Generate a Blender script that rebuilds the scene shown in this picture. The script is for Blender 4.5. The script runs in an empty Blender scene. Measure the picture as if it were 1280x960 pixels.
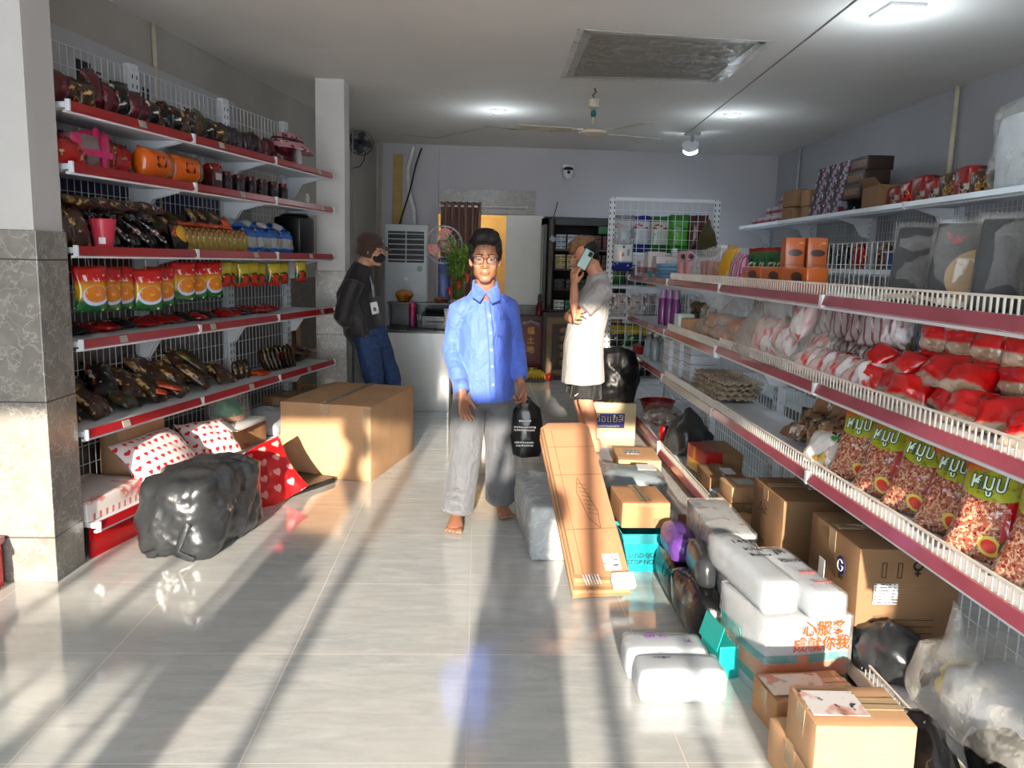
import bpy, bmesh, math, random
from mathutils import Vector, Matrix, Euler, noise
R = math.radians
SC = bpy.context.scene
COL = SC.collection
random.seed(7)

# ---------------------------------------------------------------- camera
FPX, CAMH, ROLL, VPX, VPY = 1000.0, 1.45, R(1.5), 598.0, 325.0
def _unroll(px, py):
    x, y = px - 640, py - 480
    c, s = math.cos(ROLL), math.sin(ROLL)
    return c*x + s*y, -s*x + c*y
_ux, _uy = _unroll(VPX, VPY)
PITCH = math.atan(-_uy/FPX)
YAW = math.atan(-_ux*math.cos(PITCH)/FPX)
def ray(px, py):
    x, y = _unroll(px, py)
    cp, sp, cy, sy = math.cos(PITCH), math.sin(PITCH), math.cos(YAW), math.sin(YAW)
    a, b, c = x, FPX*cp - y*sp, -FPX*sp - y*cp
    return Vector((a*cy + b*sy, -a*sy + b*cy, c))
cam_d = bpy.data.cameras.new('camera')
cam_d.sensor_width = 36.0; cam_d.lens = 36.0*FPX/1280.0; cam_d.clip_start = 0.02
cam = bpy.data.objects.new('camera', cam_d); COL.objects.link(cam)
_f = ray(640, 480)
_r = (ray(641, 480) - _f).normalized(); _u = (ray(640, 479) - _f).normalized(); _b = -_f.normalized()
cam.matrix_world = Matrix(((_r.x, _u.x, _b.x, 0), (_r.y, _u.y, _b.y, 0), (_r.z, _u.z, _b.z, CAMH), (0, 0, 0, 1)))
SC.camera = cam
SC.cycles.sample_clamp_indirect = 0.0; SC.cycles.caustics_reflective = True

# ---------------------------------------------------------------- light
SC.view_settings.view_transform = 'Standard'; SC.view_settings.look = 'None'
SC.view_settings.gamma = 1.0; SC.view_settings.use_curve_mapping = False
SC.view_settings.exposure = 0.32
SUN_ELEV, SUN_AZ, SUN_POWER, SKY_POWER = R(12.2), R(3.8), 11.0, 9.8
W = bpy.data.worlds.new('evening_sky'); SC.world = W; W.use_nodes = True
wb = W.node_tree.nodes['Background']; wb.inputs['Color'].default_value = (0.86, 0.93, 1.0, 1); wb.inputs['Strength'].default_value = SKY_POWER
sd = bpy.data.lights.new('low_sun', 'SUN'); sd.energy = SUN_POWER; sd.angle = R(0.8); sd.color = (1.0, 0.88, 0.73)
sun = bpy.data.objects.new('low_sun', sd); COL.objects.link(sun)
SUN_DIR = Vector((math.sin(SUN_AZ)*math.cos(SUN_ELEV), math.cos(SUN_AZ)*math.cos(SUN_ELEV), -math.sin(SUN_ELEV)))
sun.rotation_euler = SUN_DIR.to_track_quat('-Z', 'Y').to_euler()
sun.location = (-1, -8, 4)

# ---------------------------------------------------------------- materials
MATS = {}
def _nodes(name):
    m = bpy.data.materials.new(name); m.use_nodes = True
    nt = m.node_tree; return m, nt, nt.nodes['Principled BSDF']
def lin(c):
    return tuple((v/12.92 if v <= .04045 else ((v + .055)/1.055)**2.4) for v in c)
def c4(c): return (c[0], c[1], c[2], 1)
def mixc(nt, fac, a, b):
    n = nt.nodes.new('ShaderNodeMix'); n.data_type = 'RGBA'
    for sock, v in ((0, fac), (6, a), (7, b)):
        if isinstance(v, (int, float)): n.inputs[sock].default_value = v
        elif isinstance(v, tuple): n.inputs[sock].default_value = c4(v)
        else: nt.links.new(v, n.inputs[sock])
    return n.outputs[2]
def mth(nt, op, a, b=None, c=None, clamp=False):
    n = nt.nodes.new('ShaderNodeMath'); n.operation = op; n.use_clamp = clamp
    for i, v in enumerate((a, b, c)):
        if v is None: continue
        if isinstance(v, (int, float)): n.inputs[i].default_value = v
        else: nt.links.new(v, n.inputs[i])
    return n.outputs[0]
def coords(nt, kind='Object', scale=(1, 1, 1), rot=(0, 0, 0)):
    t = nt.nodes.new('ShaderNodeTexCoord'); mp = nt.nodes.new('ShaderNodeMapping')
    mp.inputs['Scale'].default_value = scale; mp.inputs['Rotation'].default_value = rot
    nt.links.new(t.outputs[kind], mp.inputs[0]); return mp.outputs[0]
def nz(nt, vec, scale, detail=3, rough=.55, dist=0):
    n = nt.nodes.new('ShaderNodeTexNoise'); n.inputs['Scale'].default_value = scale
    n.inputs['Detail'].default_value = detail; n.inputs['Roughness'].default_value = rough; n.inputs['Distortion'].default_value = dist
    nt.links.new(vec, n.inputs['Vector']); return n.outputs['Fac']
def bump(nt, b, h, strength, dist=.01):
    n = nt.nodes.new('ShaderNodeBump'); n.inputs['Strength'].default_value = strength; n.inputs['Distance'].default_value = dist
    nt.links.new(h, n.inputs['Height']); nt.links.new(n.outputs[0], b.inputs['Normal'])
def mat(name, col, rough=.5, metal=0.0, var=.12, scale=8, bmp=0.0, bscale=30, stretch=(1, 1, 1), alpha=1.0, trans=0.0, coat=0.0, emit=0.0, spec=.5):
    """plain procedural material: base colour (display values 0-1) broken up by noise"""
    if name in MATS: return MATS[name]
    m, nt, b = _nodes(name); col = lin(col)
    v = coords(nt, 'Object', stretch)
    f = nz(nt, v, scale)
    f = mth(nt, 'MULTIPLY_ADD', f, 2.2, -.6, True)
    nt.links.new(mixc(nt, f, tuple(x*(1 - var) for x in col), tuple(min(1, x*(1 + var)) for x in col)), b.inputs['Base Color'])
    b.inputs['Roughness'].default_value = rough; b.inputs['Metallic'].default_value = metal
    b.inputs['Alpha'].default_value = alpha; b.inputs['Transmission Weight'].default_value = trans
    b.inputs['Coat Weight'].default_value = coat; b.inputs['Specular IOR Level'].default_value = spec
    if emit:
        b.inputs['Emission Color'].default_value = c4(col); b.inputs['Emission Strength'].default_value = emit
    if bmp: bump(nt, b, nz(nt, v, bscale, 4), bmp)
    MATS[name] = m; return m

def print_mat(name, base, layers, rough=.32, bmp=.25, bscale=22, alpha=1.0, spec=.5, metal=0.0, coat=0.0):
    """printed packaging: a stack of shapes laid over a base colour in the pack's own coordinates (x across, z up)"""
    if name in MATS: return MATS[name]
    m, nt, b = _nodes(name)
    t = nt.nodes.new('ShaderNodeTexCoord'); sp = nt.nodes.new('ShaderNodeSeparateXYZ')
    nt.links.new(t.outputs['Object'], sp.inputs[0]); ax = dict(x=sp.outputs[0], y=sp.outputs[1], z=sp.outputs[2])
    out = lin(base)
    def rng(a, lo, hi, soft=.002):
        n = nt.nodes.new('ShaderNodeMapRange'); n.inputs[1].default_value = lo - soft; n.inputs[2].default_value = lo + soft
        nt.links.new(a, n.inputs[0])
        k = nt.nodes.new('ShaderNodeMapRange'); k.inputs[1].default_value = hi - soft; k.inputs[2].default_value = hi + soft
        k.inputs[3].default_value = 1; k.inputs[4].default_value = 0; nt.links.new(a, k.inputs[0])
        return mth(nt, 'MULTIPLY', n.outputs[0], k.outputs[0])
    for L in layers:
        k = L[0]
        if k == 'band': f = rng(ax[L[1]], L[2], L[3], L[5] if len(L) > 5 else .002); c = L[4]
        elif k == 'rect': f = mth(nt, 'MULTIPLY', rng(ax['x'], L[1], L[2]), rng(ax['z'], L[3], L[4])); c = L[5]
        elif k == 'ell':
            dx = mth(nt, 'DIVIDE', mth(nt, 'SUBTRACT', ax['x'], L[1]), L[3]); dz = mth(nt, 'DIVIDE', mth(nt, 'SUBTRACT', ax['z'], L[2]), L[4])
            d = mth(nt, 'ADD', mth(nt, 'MULTIPLY', dx, dx), mth(nt, 'MULTIPLY', dz, dz)); f = mth(nt, 'MULTIPLY_ADD', d, -14, 14.5, True); c = L[5]
        elif k == 'noise':   # (scale, threshold, colour, [x0,x1,z0,z1], [stretch])
            mp = nt.nodes.new('ShaderNodeMapping'); nt.links.new(t.outputs['Object'], mp.inputs[0])
            mp.inputs['Scale'].default_value = L[5] if len(L) > 5 and L[5] else (1, 1, 1)
            f = mth(nt, 'MULTIPLY_ADD', nz(nt, mp.outputs[0], L[1], 2.5), 18, -18*L[2], True); c = L[3]
            if len(L) > 4 and L[4]:
                f = mth(nt, 'MULTIPLY', f, mth(nt, 'MULTIPLY', rng(ax['x'], L[4][0], L[4][1]), rng(ax['z'], L[4][2], L[4][3])))
        elif k == 'stripe':  # (axis, period, duty, colour, [x0,x1,z0,z1])
            fr = mth(nt, 'FRACT', mth(nt, 'DIVIDE', mth(nt, 'ADD', ax[L[1]], 10.0), L[2])); f = mth(nt, 'LESS_THAN', fr, L[3]); c = L[4]
            if len(L) > 5: f = mth(nt, 'MULTIPLY', f, mth(nt, 'MULTIPLY', rng(ax['x'], L[5][0], L[5][1]), rng(ax['z'], L[5][2], L[5][3])))
        elif k == 'grad':
            n = nt.nodes.new('ShaderNodeMapRange'); n.inputs[1].default_value = L[2]; n.inputs[2].default_value = L[3]; nt.links.new(ax[L[1]], n.inputs[0])
            f = n.outputs[0]; c = L[4]
        out = mixc(nt, f, out, lin(c))
    if isinstance(out, tuple): b.inputs['Base Color'].default_value = c4(out)
    else: nt.links.new(out, b.inputs['Base Color'])
    b.inputs['Roughness'].default_value = rough; b.inputs['Alpha'].default_value = alpha; b.inputs['Specular IOR Level'].default_value = spec
    b.inputs['Metallic'].default_value = metal; b.inputs['Coat Weight'].default_value = coat
    if bmp: bump(nt, b, nz(nt, coords(nt), bscale, 3), bmp)
    MATS[name] = m; return m

def film_mat(name, col=(.85, .87, .88), a=.34, rough=.12, streak=.35):
    """clear wrapping film: mostly see-through with milky creases"""
    if name in MATS: return MATS[name]
    m, nt, b = _nodes(name)
    v = coords(nt); f = nz(nt, v, 9, 5, .7, 1.2)
    al = mth(nt, 'MULTIPLY_ADD', mth(nt, 'MULTIPLY_ADD', f, 4, -1.8, True), streak, a, True)
    nt.links.new(al, b.inputs['Alpha']); b.inputs['Base Color'].default_value = c4(lin(col)); b.inputs['Roughness'].default_value = rough
    bump(nt, b, nz(nt, v, 16, 4, .6, .8), .5, .02)
    MATS[name] = m; return m

def marble_mat(name, base, vein, scale=3.0, rough=.25, tile=None):
    if name in MATS: return MATS[name]
    m, nt, b = _nodes(name)
    v = coords(nt)
    d = nt.nodes.new('ShaderNodeTexVoronoi'); d.feature = 'DISTANCE_TO_EDGE'; d.inputs['Scale'].default_value = scale*2.2
    w = nt.nodes.new('ShaderNodeTexNoise'); w.inputs['Scale'].default_value = scale*2; w.inputs['Detail'].default_value = 4; nt.links.new(v, w.inputs['Vector'])
    mv = nt.nodes.new('ShaderNodeMix'); mv.data_type = 'RGBA'; mv.inputs[0].default_value = .35
    nt.links.new(v, mv.inputs[6]); nt.links.new(w.outputs['Color'], mv.inputs[7]); nt.links.new(mv.outputs[2], d.inputs['Vector'])
    f = mth(nt, 'MULTIPLY_ADD', d.outputs['Distance'], -16, .85, True); f = mth(nt, 'MULTIPLY', f, nz(nt, v, scale*1.3, 4))
    g = mth(nt, 'MULTIPLY_ADD', nz(nt, v, scale*1.8, 6, .65), 2.4, -.7, True)
    c = mixc(nt, g, tuple(x*.62 for x in lin(base)), lin(base)); c = mixc(nt, f, c, lin(vein))
    if tile:
        sp = nt.nodes.new('ShaderNodeSeparateXYZ'); nt.links.new(v, sp.inputs[0])
        fz = mth(nt, 'LESS_THAN', mth(nt, 'FRACT', mth(nt, 'DIVIDE', mth(nt, 'ADD', sp.outputs[2], 10), tile)), .012)
        c = mixc(nt, fz, c, lin((.35, .33, .31)))
    nt.links.new(c, b.inputs['Base Color']); b.inputs['Roughness'].default_value = rough
    MATS[name] = m; return m

def cardboard(name='cardboard', col=(.70, .52, .37), rough=.75):
    if name in MATS: return MATS[name]
    m, nt, b = _nodes(name); col = lin(col)
    v = coords(nt); f = mth(nt, 'MULTIPLY_ADD', nz(nt, v, 5, 4), 2, -.5, True)
    c = mixc(nt, f, tuple(x*.88 for x in col), tuple(min(1, x*1.1) for x in col))
    s = nz(nt, coords(nt, 'Object', (2, 2, 70)), 3, 2)
    c = mixc(nt, mth(nt, 'MULTIPLY_ADD', s, 2.0, -.9, True), c, tuple(x*.86 for x in col))
    nt.links.new(c, b.inputs['Base Color']); b.inputs['Roughness'].default_value = rough; b.inputs['Specular IOR Level'].default_value = .25
    bump(nt, b, nz(nt, coords(nt, 'Object', (3, 3, 60)), 4, 2), .12, .004)
    MATS[name] = m; return m

# ---------------------------------------------------------------- mesh helpers
class MB:
    """collects shapes in one bmesh"""
    def __init__(s): s.bm = bmesh.new(); s.mi = 0
    def _new(s, before):
        fs = [f for f in s.bm.faces if f.index == -1 or f not in before]
        return fs
    def _mark(s, n0):
        s.bm.faces.ensure_lookup_table()
        for f in s.bm.faces[n0:]: f.material_index = s.mi
    def box(s, c, d, rot=None, bev=0.0, seg=2):
        n0 = len(s.bm.faces)
        r = bmesh.ops.create_cube(s.bm, size=1.0); vs = r['verts']
        M_ = (Matrix.Translation(c) @ (rot.to_matrix().to_4x4() if rot else Matrix.Identity(4)) @ Matrix.Diagonal((d[0], d[1], d[2], 1)))
        bmesh.ops.transform(s.bm, matrix=M_, verts=vs)
        if bev:
            es = list({e for v in vs for e in v.link_edges})
            bmesh.ops.bevel(s.bm, geom=es, offset=min(bev, min(d)*.45), segments=seg, affect='EDGES', profile=.6)
        s._mark(n0); return s
    def quad(s, a, b, c, d):
        n0 = len(s.bm.faces); s.bm.faces.new([s.bm.verts.new(p) for p in (a, b, c, d)]); s._mark(n0); return s
    def prism(s, poly, axis, lo, hi):
        """poly: 2-D outline; axis: extrusion axis ('x','y','z'); the other two axes in order"""
        n0 = len(s.bm.faces)
        def P(p, h): return {'x': (h, p[0], p[1]), 'y': (p[0], h, p[1]), 'z': (p[0], p[1], h)}[axis]
        A = [s.bm.verts.new(P(p, lo)) for p in poly]; B = [s.bm.verts.new(P(p, hi)) for p in poly]
        n = len(poly); s.bm.faces.new(A); s.bm.faces.new(B[::-1])
        for i in range(n): s.bm.faces.new((A[i], B[i], B[(i+1) % n], A[(i+1) % n]))
        s._mark(n0); return s
    def tube(s, pts, r, seg=8, cap=True):
        return s.loft(pts, [(r, r)]*len(pts), seg, .15 if cap else 0)
    def loft(s, pts, rad, seg=14, capk=.6, ref=(1, 0, 0)):
        """closed tapering limb through pts; rad = (radius along ref side, radius across)"""
        n0 = len(s.bm.faces); pts = [Vector(p) for p in pts]; n = len(pts)
        rad = [(q, q) if isinstance(q, (int, float)) else q for q in rad]
        rings = []; ref = Vector(ref)
        for i, p in enumerate(pts):
            t = (pts[min(i+1, n-1)] - pts[max(i-1, 0)]).normalized()
            u = ref - t*ref.dot(t)
            if u.length < .05: u = Vector((0, 1, 0)) - t*t.y
            u.normalize(); w = t.cross(u)
            rings.append([s.bm.verts.new(p + u*rad[i][0]*math.cos(2*math.pi*k/seg) + w*rad[i][1]*math.sin(2*math.pi*k/seg)) for k in range(seg)])
        for a, b in zip(rings, rings[1:]):
            for k in range(seg): s.bm.faces.new((a[k], a[(k+1) % seg], b[(k+1) % seg], b[k]))
        for ring, i, j in ((rings[0], 0, 1), (rings[-1], n-1, n-2)):
            d = (pts[i] - pts[j]).normalized()*min(rad[i])*capk
            if capk > .3:
                mid = [s.bm.verts.new(pts[i] + (v.co - pts[i])*.72 + d*.72) for v in ring]
                for k in range(seg):
                    q = (ring[k], mid[k], mid[(k+1) % seg], ring[(k+1) % seg]); s.bm.faces.new(q if i == 0 else q[::-1])
                ring = mid
            top = s.bm.verts.new(pts[i] + d)
            for k in range(seg):
                q = (ring[k], top, ring[(k+1) % seg]); s.bm.faces.new(q if i == 0 else q[::-1])
        s._mark(n0); return s
    def ball(s, c, r, rot=None, seg=16, rings=10):
        n0 = len(s.bm.faces)
        if isinstance(r, (int, float)): r = (r, r, r)
        q = bmesh.ops.create_uvsphere(s.bm, u_segments=seg, v_segments=rings, radius=1.0)
        M_ = Matrix.Translation(c) @ (rot.to_matrix().to_4x4() if rot else Matrix.Identity(4)) @ Matrix.Diagonal((r[0], r[1], r[2], 1))
        bmesh.ops.transform(s.bm, matrix=M_, verts=q['verts']); s._mark(n0); return s
    def lathe(s, prof, c=(0, 0, 0), seg=20, rot=None):
        """prof: list of (radius, z) bottom to top, closed at both ends"""
        n0 = len(s.bm.faces); c = Vector(c); rm = rot.to_matrix() if rot else Matrix.Identity(3)
        rings = []
        for r, z in prof:
            if r < 1e-5: rings.append([s.bm.verts.new(c + rm @ Vector((0, 0, z)))])
            else: rings.append([s.bm.verts.new(c + rm @ Vector((r*math.cos(2*math.pi*k/seg), r*math.sin(2*math.pi*k/seg), z))) for k in range(seg)])
        for a, b in zip(rings, rings[1:]):
            for k in range(seg):
                k2 = (k+1) % seg
                if len(a) == 1 and len(b) == 1: continue
                if len(a) == 1: s.bm.faces.new((a[0], b[k2], b[k]))
                elif len(b) == 1: s.bm.faces.new((a[k], a[k2], b[0]))
                else: s.bm.faces.new((a[k], a[k2], b[k2], b[k]))
        for ring, flip in ((rings[0], True), (rings[-1], False)):
            if len(ring) > 1: s.bm.faces.new(ring[::-1] if flip else ring)
        s._mark(n0); return s
    def moved(s, M_):
        bmesh.ops.transform(s.bm, matrix=M_, verts=s.bm.verts[:]); return s
    def jitter(s, amp, scale, seed=0):
        o = Vector((seed*3.17, seed*1.31, seed*7.7))
        for v in s.bm.verts: v.co += noise.noise_vector(v.co*scale + o)*amp
        return s
    def mesh(s, name, mats, smooth=False, angle=None):
        s.bm.normal_update()
        me = bpy.data.meshes.new(name); bmesh.ops.recalc_face_normals(s.bm, faces=s.bm.faces[:]); s.bm.to_mesh(me); s.bm.free()
        for m in (mats if isinstance(mats, (list, tuple)) else [mats]): me.materials.append(m)
        if smooth:
            me.shade_smooth()
            if angle: me.set_sharp_from_angle(angle=R(angle))
        return me

def link(name, me, parent=None):
    o = bpy.data.objects.new(name, me); COL.objects.link(o)
    if parent: o.parent = parent
    return o
def part(name, mb, mats, parent, smooth=False, angle=None, label=None):
    o = link(name, mb.mesh(name, mats, smooth, angle), parent)
    if label: o['label'] = label
    return o
def tag(o, label, cat, group=None, kind=None):
    o['label'] = label; o['category'] = cat
    if group: o['group'] = group
    if kind: o['kind'] = kind
    return o
def put(o, loc=(0, 0, 0), rot=(0, 0, 0)):
    o.location = loc; o.rotation_euler = rot if isinstance(rot, (tuple, Euler)) else (0, 0, rot); return o
def thing(name, label, cat, loc=(0, 0, 0), rot=0.0, group=None):
    return put(tag(link(name, None), label, cat, group), loc, rot)
def solo(name, mb, mats, label, cat, loc=(0, 0, 0), rot=0.0, group=None, smooth=False, angle=None):
    return put(tag(link(name, mb.mesh(name, mats, smooth, angle)), label, cat, group), loc, rot)
def struct(name, mb, mats, smooth=False):
    o = link(name, mb.mesh(name, mats, smooth)); o['kind'] = 'structure'; return o
def dup(o, label, loc, rot, group=None, scale=None):
    """copy a thing, its parts and their sub-parts"""
    c = o.copy(); COL.objects.link(c)
    for ch in o.children:
        k = ch.copy(); COL.objects.link(k); k.parent = c
        for g in ch.children:
            q = g.copy(); COL.objects.link(q); q.parent = k
    c['label'] = label
    if group: c['group'] = group
    if scale: c.scale = scale if isinstance(scale, tuple) else (scale,)*3
    return put(c, loc, rot)
ORD = 'first second third fourth fifth sixth seventh eighth ninth tenth eleventh twelfth thirteenth fourteenth fifteenth sixteenth seventeenth eighteenth nineteenth twentieth'.split()
ORD += ['twenty-' + w for w in ORD[:9]] + ['thirtieth'] + ['thirty-' + w for w in ORD[:9]] + ['fortieth']
_tc = bpy.data.curves.new('lettering', 'FONT')
_to = bpy.data.objects.new('lettering', _tc)
def text_mesh(body, size, m, ext=.0006, spacing=1.0, squash=1.0, bold=0.0):
    """lettering as a thin raised mesh lying in local x (across) and z (up), facing -y, centred"""
    _tc.body = body; _tc.size = size; _tc.extrude = ext; _tc.align_x = 'CENTER'; _tc.align_y = 'CENTER'; _tc.space_character = spacing; _tc.offset = bold
    if _to.name not in COL.objects: COL.objects.link(_to)
    bpy.context.view_layer.update()
    me = bpy.data.meshes.new_from_object(_to.evaluated_get(bpy.context.evaluated_depsgraph_get()))
    COL.objects.unlink(_to)
    me.transform(Matrix.Rotation(R(90), 4, 'X') @ Matrix.Diagonal((squash, 1, 1, 1)))
    me.materials.clear(); me.materials.append(m); me.name = 'lettering'
    return me
def text(body, size, m, parent, loc, rot=(0, 0, 0), name='lettering', **k):
    return put(link(name, text_mesh(body, size, m, **k), parent), loc, rot)
def organic(name, mb, voxel, smooth, m, parent=None, post=None):
    """fuse overlapping shapes into one continuous smooth surface"""
    bmesh.ops.recalc_face_normals(mb.bm, faces=mb.bm.faces[:])
    me = bpy.data.meshes.new(name); mb.bm.to_mesh(me); mb.bm.free()
    o = bpy.data.objects.new(name, me); COL.objects.link(o)
    md = o.modifiers.new('fuse', 'REMESH'); md.mode = 'VOXEL'; md.voxel_size = voxel; md.use_smooth_shade = True
    if smooth:
        sm = o.modifiers.new('soften', 'SMOOTH'); sm.factor = .5; sm.iterations = smooth
    bpy.context.view_layer.update()
    ev = bpy.data.meshes.new_from_object(o.evaluated_get(bpy.context.evaluated_depsgraph_get()))
    COL.objects.unlink(o); bpy.data.objects.remove(o)
    if post:
        ev.update()
        nrm = [v.normal.copy() for v in ev.vertices]
        for v, n in zip(ev.vertices, nrm): v.co = post(v.co.copy(), n)
    ev.materials.clear()
    for q in (m if isinstance(m, (list, tuple)) else [m]): ev.materials.append(q)
    ev.shade_smooth(); ev.name = name
    return link(name, ev, parent)

# ================================================================ ROOM
ZC = 2.85
plaster = mat('white_plaster', (.80, .79, .78), .8, var=.07, scale=1.6, bmp=.12, bscale=40)
plaster_l = mat('grey_render', (.68, .66, .63), .85, var=.12, scale=1.8, bmp=.2, bscale=30)
plaster_b = mat('pale_lilac_plaster', (.73, .72, .745), .75, var=.05, scale=1.5, bmp=.1, bscale=40)
ceil_m = mat('ceiling_plaster', (.90, .885, .865), .85, var=.07, scale=.9, bmp=.1, bscale=30)
marble = marble_mat('grey_marble_tile', (.60, .58, .55), (.80, .78, .74), 4.5, .25, .60)
marble_d = marble_mat('dark_marble_tile', (.40, .39, .38), (.60, .59, .58), 3.0, .3, .60)
steel_w = mat('white_painted_steel', (.86, .88, .90), .35, var=.05)
wire_w = mat('white_wire', (.82, .84, .85), .4, var=.05)

def floor_mat():
    m, nt, b = _nodes('polished_grey_tile')
    v = coords(nt); sp = nt.nodes.new('ShaderNodeSeparateXYZ'); nt.links.new(v, sp.inputs[0])
    lx = mth(nt, 'FRACT', mth(nt, 'DIVIDE', mth(nt, 'ADD', sp.outputs[0], 13.01), .65)); ly = mth(nt, 'FRACT', mth(nt, 'DIVIDE', mth(nt, 'ADD', sp.outputs[1], 10.863), .65))
    g = mth(nt, 'MAXIMUM', mth(nt, 'LESS_THAN', lx, .006), mth(nt, 'LESS_THAN', ly, .006))
    st = nz(nt, coords(nt, 'Object', (1.2, 5, 1), (0, 0, R(20))), 3.5, 7, .72, .6)
    c = mixc(nt, mth(nt, 'MULTIPLY_ADD', st, 2.6, -.8, True), lin((.66, .67, .67)), lin((.80, .81, .80)))
    c = mixc(nt, mth(nt, 'MULTIPLY_ADD', nz(nt, v, .8, 2), 1.6, -.5, True), c, lin((.80, .795, .77)))
    c = mixc(nt, g, c, lin((.84, .80, .75)))
    nt.links.new(c, b.inputs['Base Color'])
    rg = mth(nt, 'MULTIPLY_ADD', nz(nt, v, 2.2, 4), .07, .03); rg = mth(nt, 'MAXIMUM', rg, mth(nt, 'MULTIPLY', g, .5))
    nt.links.new(rg, b.inputs['Roughness']); b.inputs['Specular IOR Level'].default_value = .8; b.inputs['Coat Weight'].default_value = .35; b.inputs['Coat Roughness'].default_value = .04
    bump(nt, b, st, .03, .01)
    return m
struct('floor', MB().box((.2, 3.5, -.05), (9.6, 19, .10)), floor_mat())
struct('ceiling', MB().box((.2, 4.4, ZC + .06), (9.0, 13.2, .12)), ceil_m)
def wall(name, a, b, z0, z1, t, m):
    a, b = Vector((*a, 0)), Vector((*b, 0)); d = (b - a); L = d.length
    mb = MB().box(((a + b)/2 + Vector((0, 0, (z0 + z1)/2))), (L, t, z1 - z0), Euler((0, 0, math.atan2(d.y, d.x))))
    return struct(name, mb, m)
wall('wall_left', (-3.28, -2.2), (-1.30, 10.6), 0, ZC, .12, plaster_l)
wall('wall_right', (3.46, -2.2), (3.84, 10.6), 0, ZC, .12, mat('grey_plaster', (.66, .66, .68), .8, var=.07, scale=1.6))
# back wall with the doorway cut out of it
struct('wall_back', MB().box((-.93, 10.36, ZC/2), (.82, .12, ZC)).box((2.15, 10.36, ZC/2), (3.6, .12, ZC)).box((-.085, 10.36, (ZC + 2.02)/2), (.87, .12, ZC - 2.02)), plaster_b)
struct('wall_passage', MB().box((-.1, 12.2, 1.3), (2.6, .1, 2.6)).box((-1.3, 11.3, 1.3), (.1, 1.8, 2.6)).box((1.1, 11.3, 1.3), (.1, 1.8, 2.6)).box((-.1, 11.3, 2.65), (2.6, 1.9, .1)), mat('ochre_plaster', (.80, .70, .48), .8))
_wf = MB()  # unseen shop front; openings and low panel shaped to steer the sunlight
for x0, x1, z0, z1 in ((1.14, 3.42, 0, ZC), (-3.2, -2.45, 0, ZC), (-2.45, 1.14, 1.96, 2.10), (-2.45, -.86, 2.10, ZC), (-.31, .12, 2.10, ZC), (.62, 1.14, 2.10, ZC), (.60, 1.14, 0, 1.0)):
    _wf.box(((x0 + x1)/2, -2.1, (z0 + z1)/2), (x1 - x0, .08, z1 - z0))
struct('wall_front', _wf, plaster)
frame_m = mat('grey_bar_metal', (.35, .36, .38), .4)
for k, (x0, x1, z1) in enumerate(((-.975, -.925, 1.96), (.140, .205, 1.96), (.437, .468, 1.96))):
    struct('trim_%d' % (10 + k), MB().box(((x0 + x1)/2, -2.0, z1/2), (x1 - x0, .06, z1)), frame_m)  # unseen posts, placed to throw the shadow strips on the floor
gt = thing('shadow_gate', 'unseen grey metal gate at the shop front, shaped to shadow the floor', 'gate', (0, -1.75, 0))  # out of view; rails and bars shaped to cast the left floor's shadow bands
part('top_rail', MB().box((-1.95, 0, 1.0), (1.2, .04, .09)), frame_m, gt); part('lower_rail', MB().box((-1.95, 0, .74), (1.2, .04, .16)), frame_m, gt)
for x, w, h in ((-2.5, .05, 1.25), (-2.32, .03, 1.05), (-2.12, .05, 1.3), (-1.94, .025, 1.05), (-1.78, .03, 1.28), (-1.60, .08, 1.05), (-1.42, .035, 1.35)):
    part('bar', MB().box((x, 0, h/2), (w, .04, h)), frame_m, gt)
# pillars with marble cladding to door height
def pillar(name, x0, x1, y0, y1, zm):
    cx, cy, sx, sy = (x0 + x1)/2, (y0 + y1)/2, x1 - x0, y1 - y0
    p = struct(name, MB().box((cx, cy, ZC/2), (sx, sy, ZC)), plaster)
    part('cladding', MB().box((cx, cy, zm/2), (sx + .024, sy + .024, zm), bev=.004), marble, p)
pillar('pillar_left', -2.06, -1.835, 3.44, 3.67, 1.525)
pillar('pillar_rear', -1.33, -1.10, 6.74, 6.99, 1.33)
# marble skirting on the left wall behind the shelves, along the back wall, and over the doorway
def strip(name, a, b, z0, z1, t, m): return wall(name, a, b, z0, z1, t, m)
strip('trim_1', (-2.16, 4.0), (-1.385, 9.0), 0, 1.25, .03, marble_d)
strip('trim_2', (.36, 10.285), (.80, 10.285), 0, .90, .03, marble_d)
strip('trim_3', (-.50, 10.28), (.70, 10.28), 2.03, 2.32, .03, marble)
struct('trim_4', MB().box((-.53, 10.28, 1.42), (.035, .05, 2.8)), plaster_b)
strip('trim_5', (.34, 10.29), (.80, 10.29), .90, 2.02, .015, mat('white_wall_strip', (.88, .87, .85), .5, var=.03))  # strip beside the doorway, whiter than the plaster around it
# banner boards on the left wall above and behind the shelves
bn = thing('shop_sign', 'long white and dark blue sign board with black lettering on the left wall', 'sign', (0, 0, 0))
def along_wall(t): return Vector((-3.28, -2.2, 0)).lerp(Vector((-1.30, 10.6, 0)), t/12.952)
WA = math.atan2(12.8, 1.98)
def wbox(mb, t0, t1, z0, z1, off, th): 
    c = (along_wall(t0) + along_wall(t1))/2 + Vector((math.sin(WA), -math.cos(WA), 0))*off
    return mb.box(c + Vector((0, 0, (z0 + z1)/2)), (t1 - t0, th, z1 - z0), Euler((0, 0, WA)))
part('white_panel', wbox(MB(), 6.15, 8.72, 2.06, 2.58, .075, .012), mat('white_sign_panel', (.72, .72, .74), .5, var=.03), bn)
part('blue_panel', wbox(MB(), 6.15, 8.72, 1.46, 2.06, .075, .012), mat('navy_sign_panel', (.05, .09, .30), .5, var=.15), bn)
part('red_panel', wbox(MB(), 6.15, 8.72, 1.26, 1.46, .075, .012), mat('maroon_sign_panel', (.30, .06, .06), .5, var=.15), bn)
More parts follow.
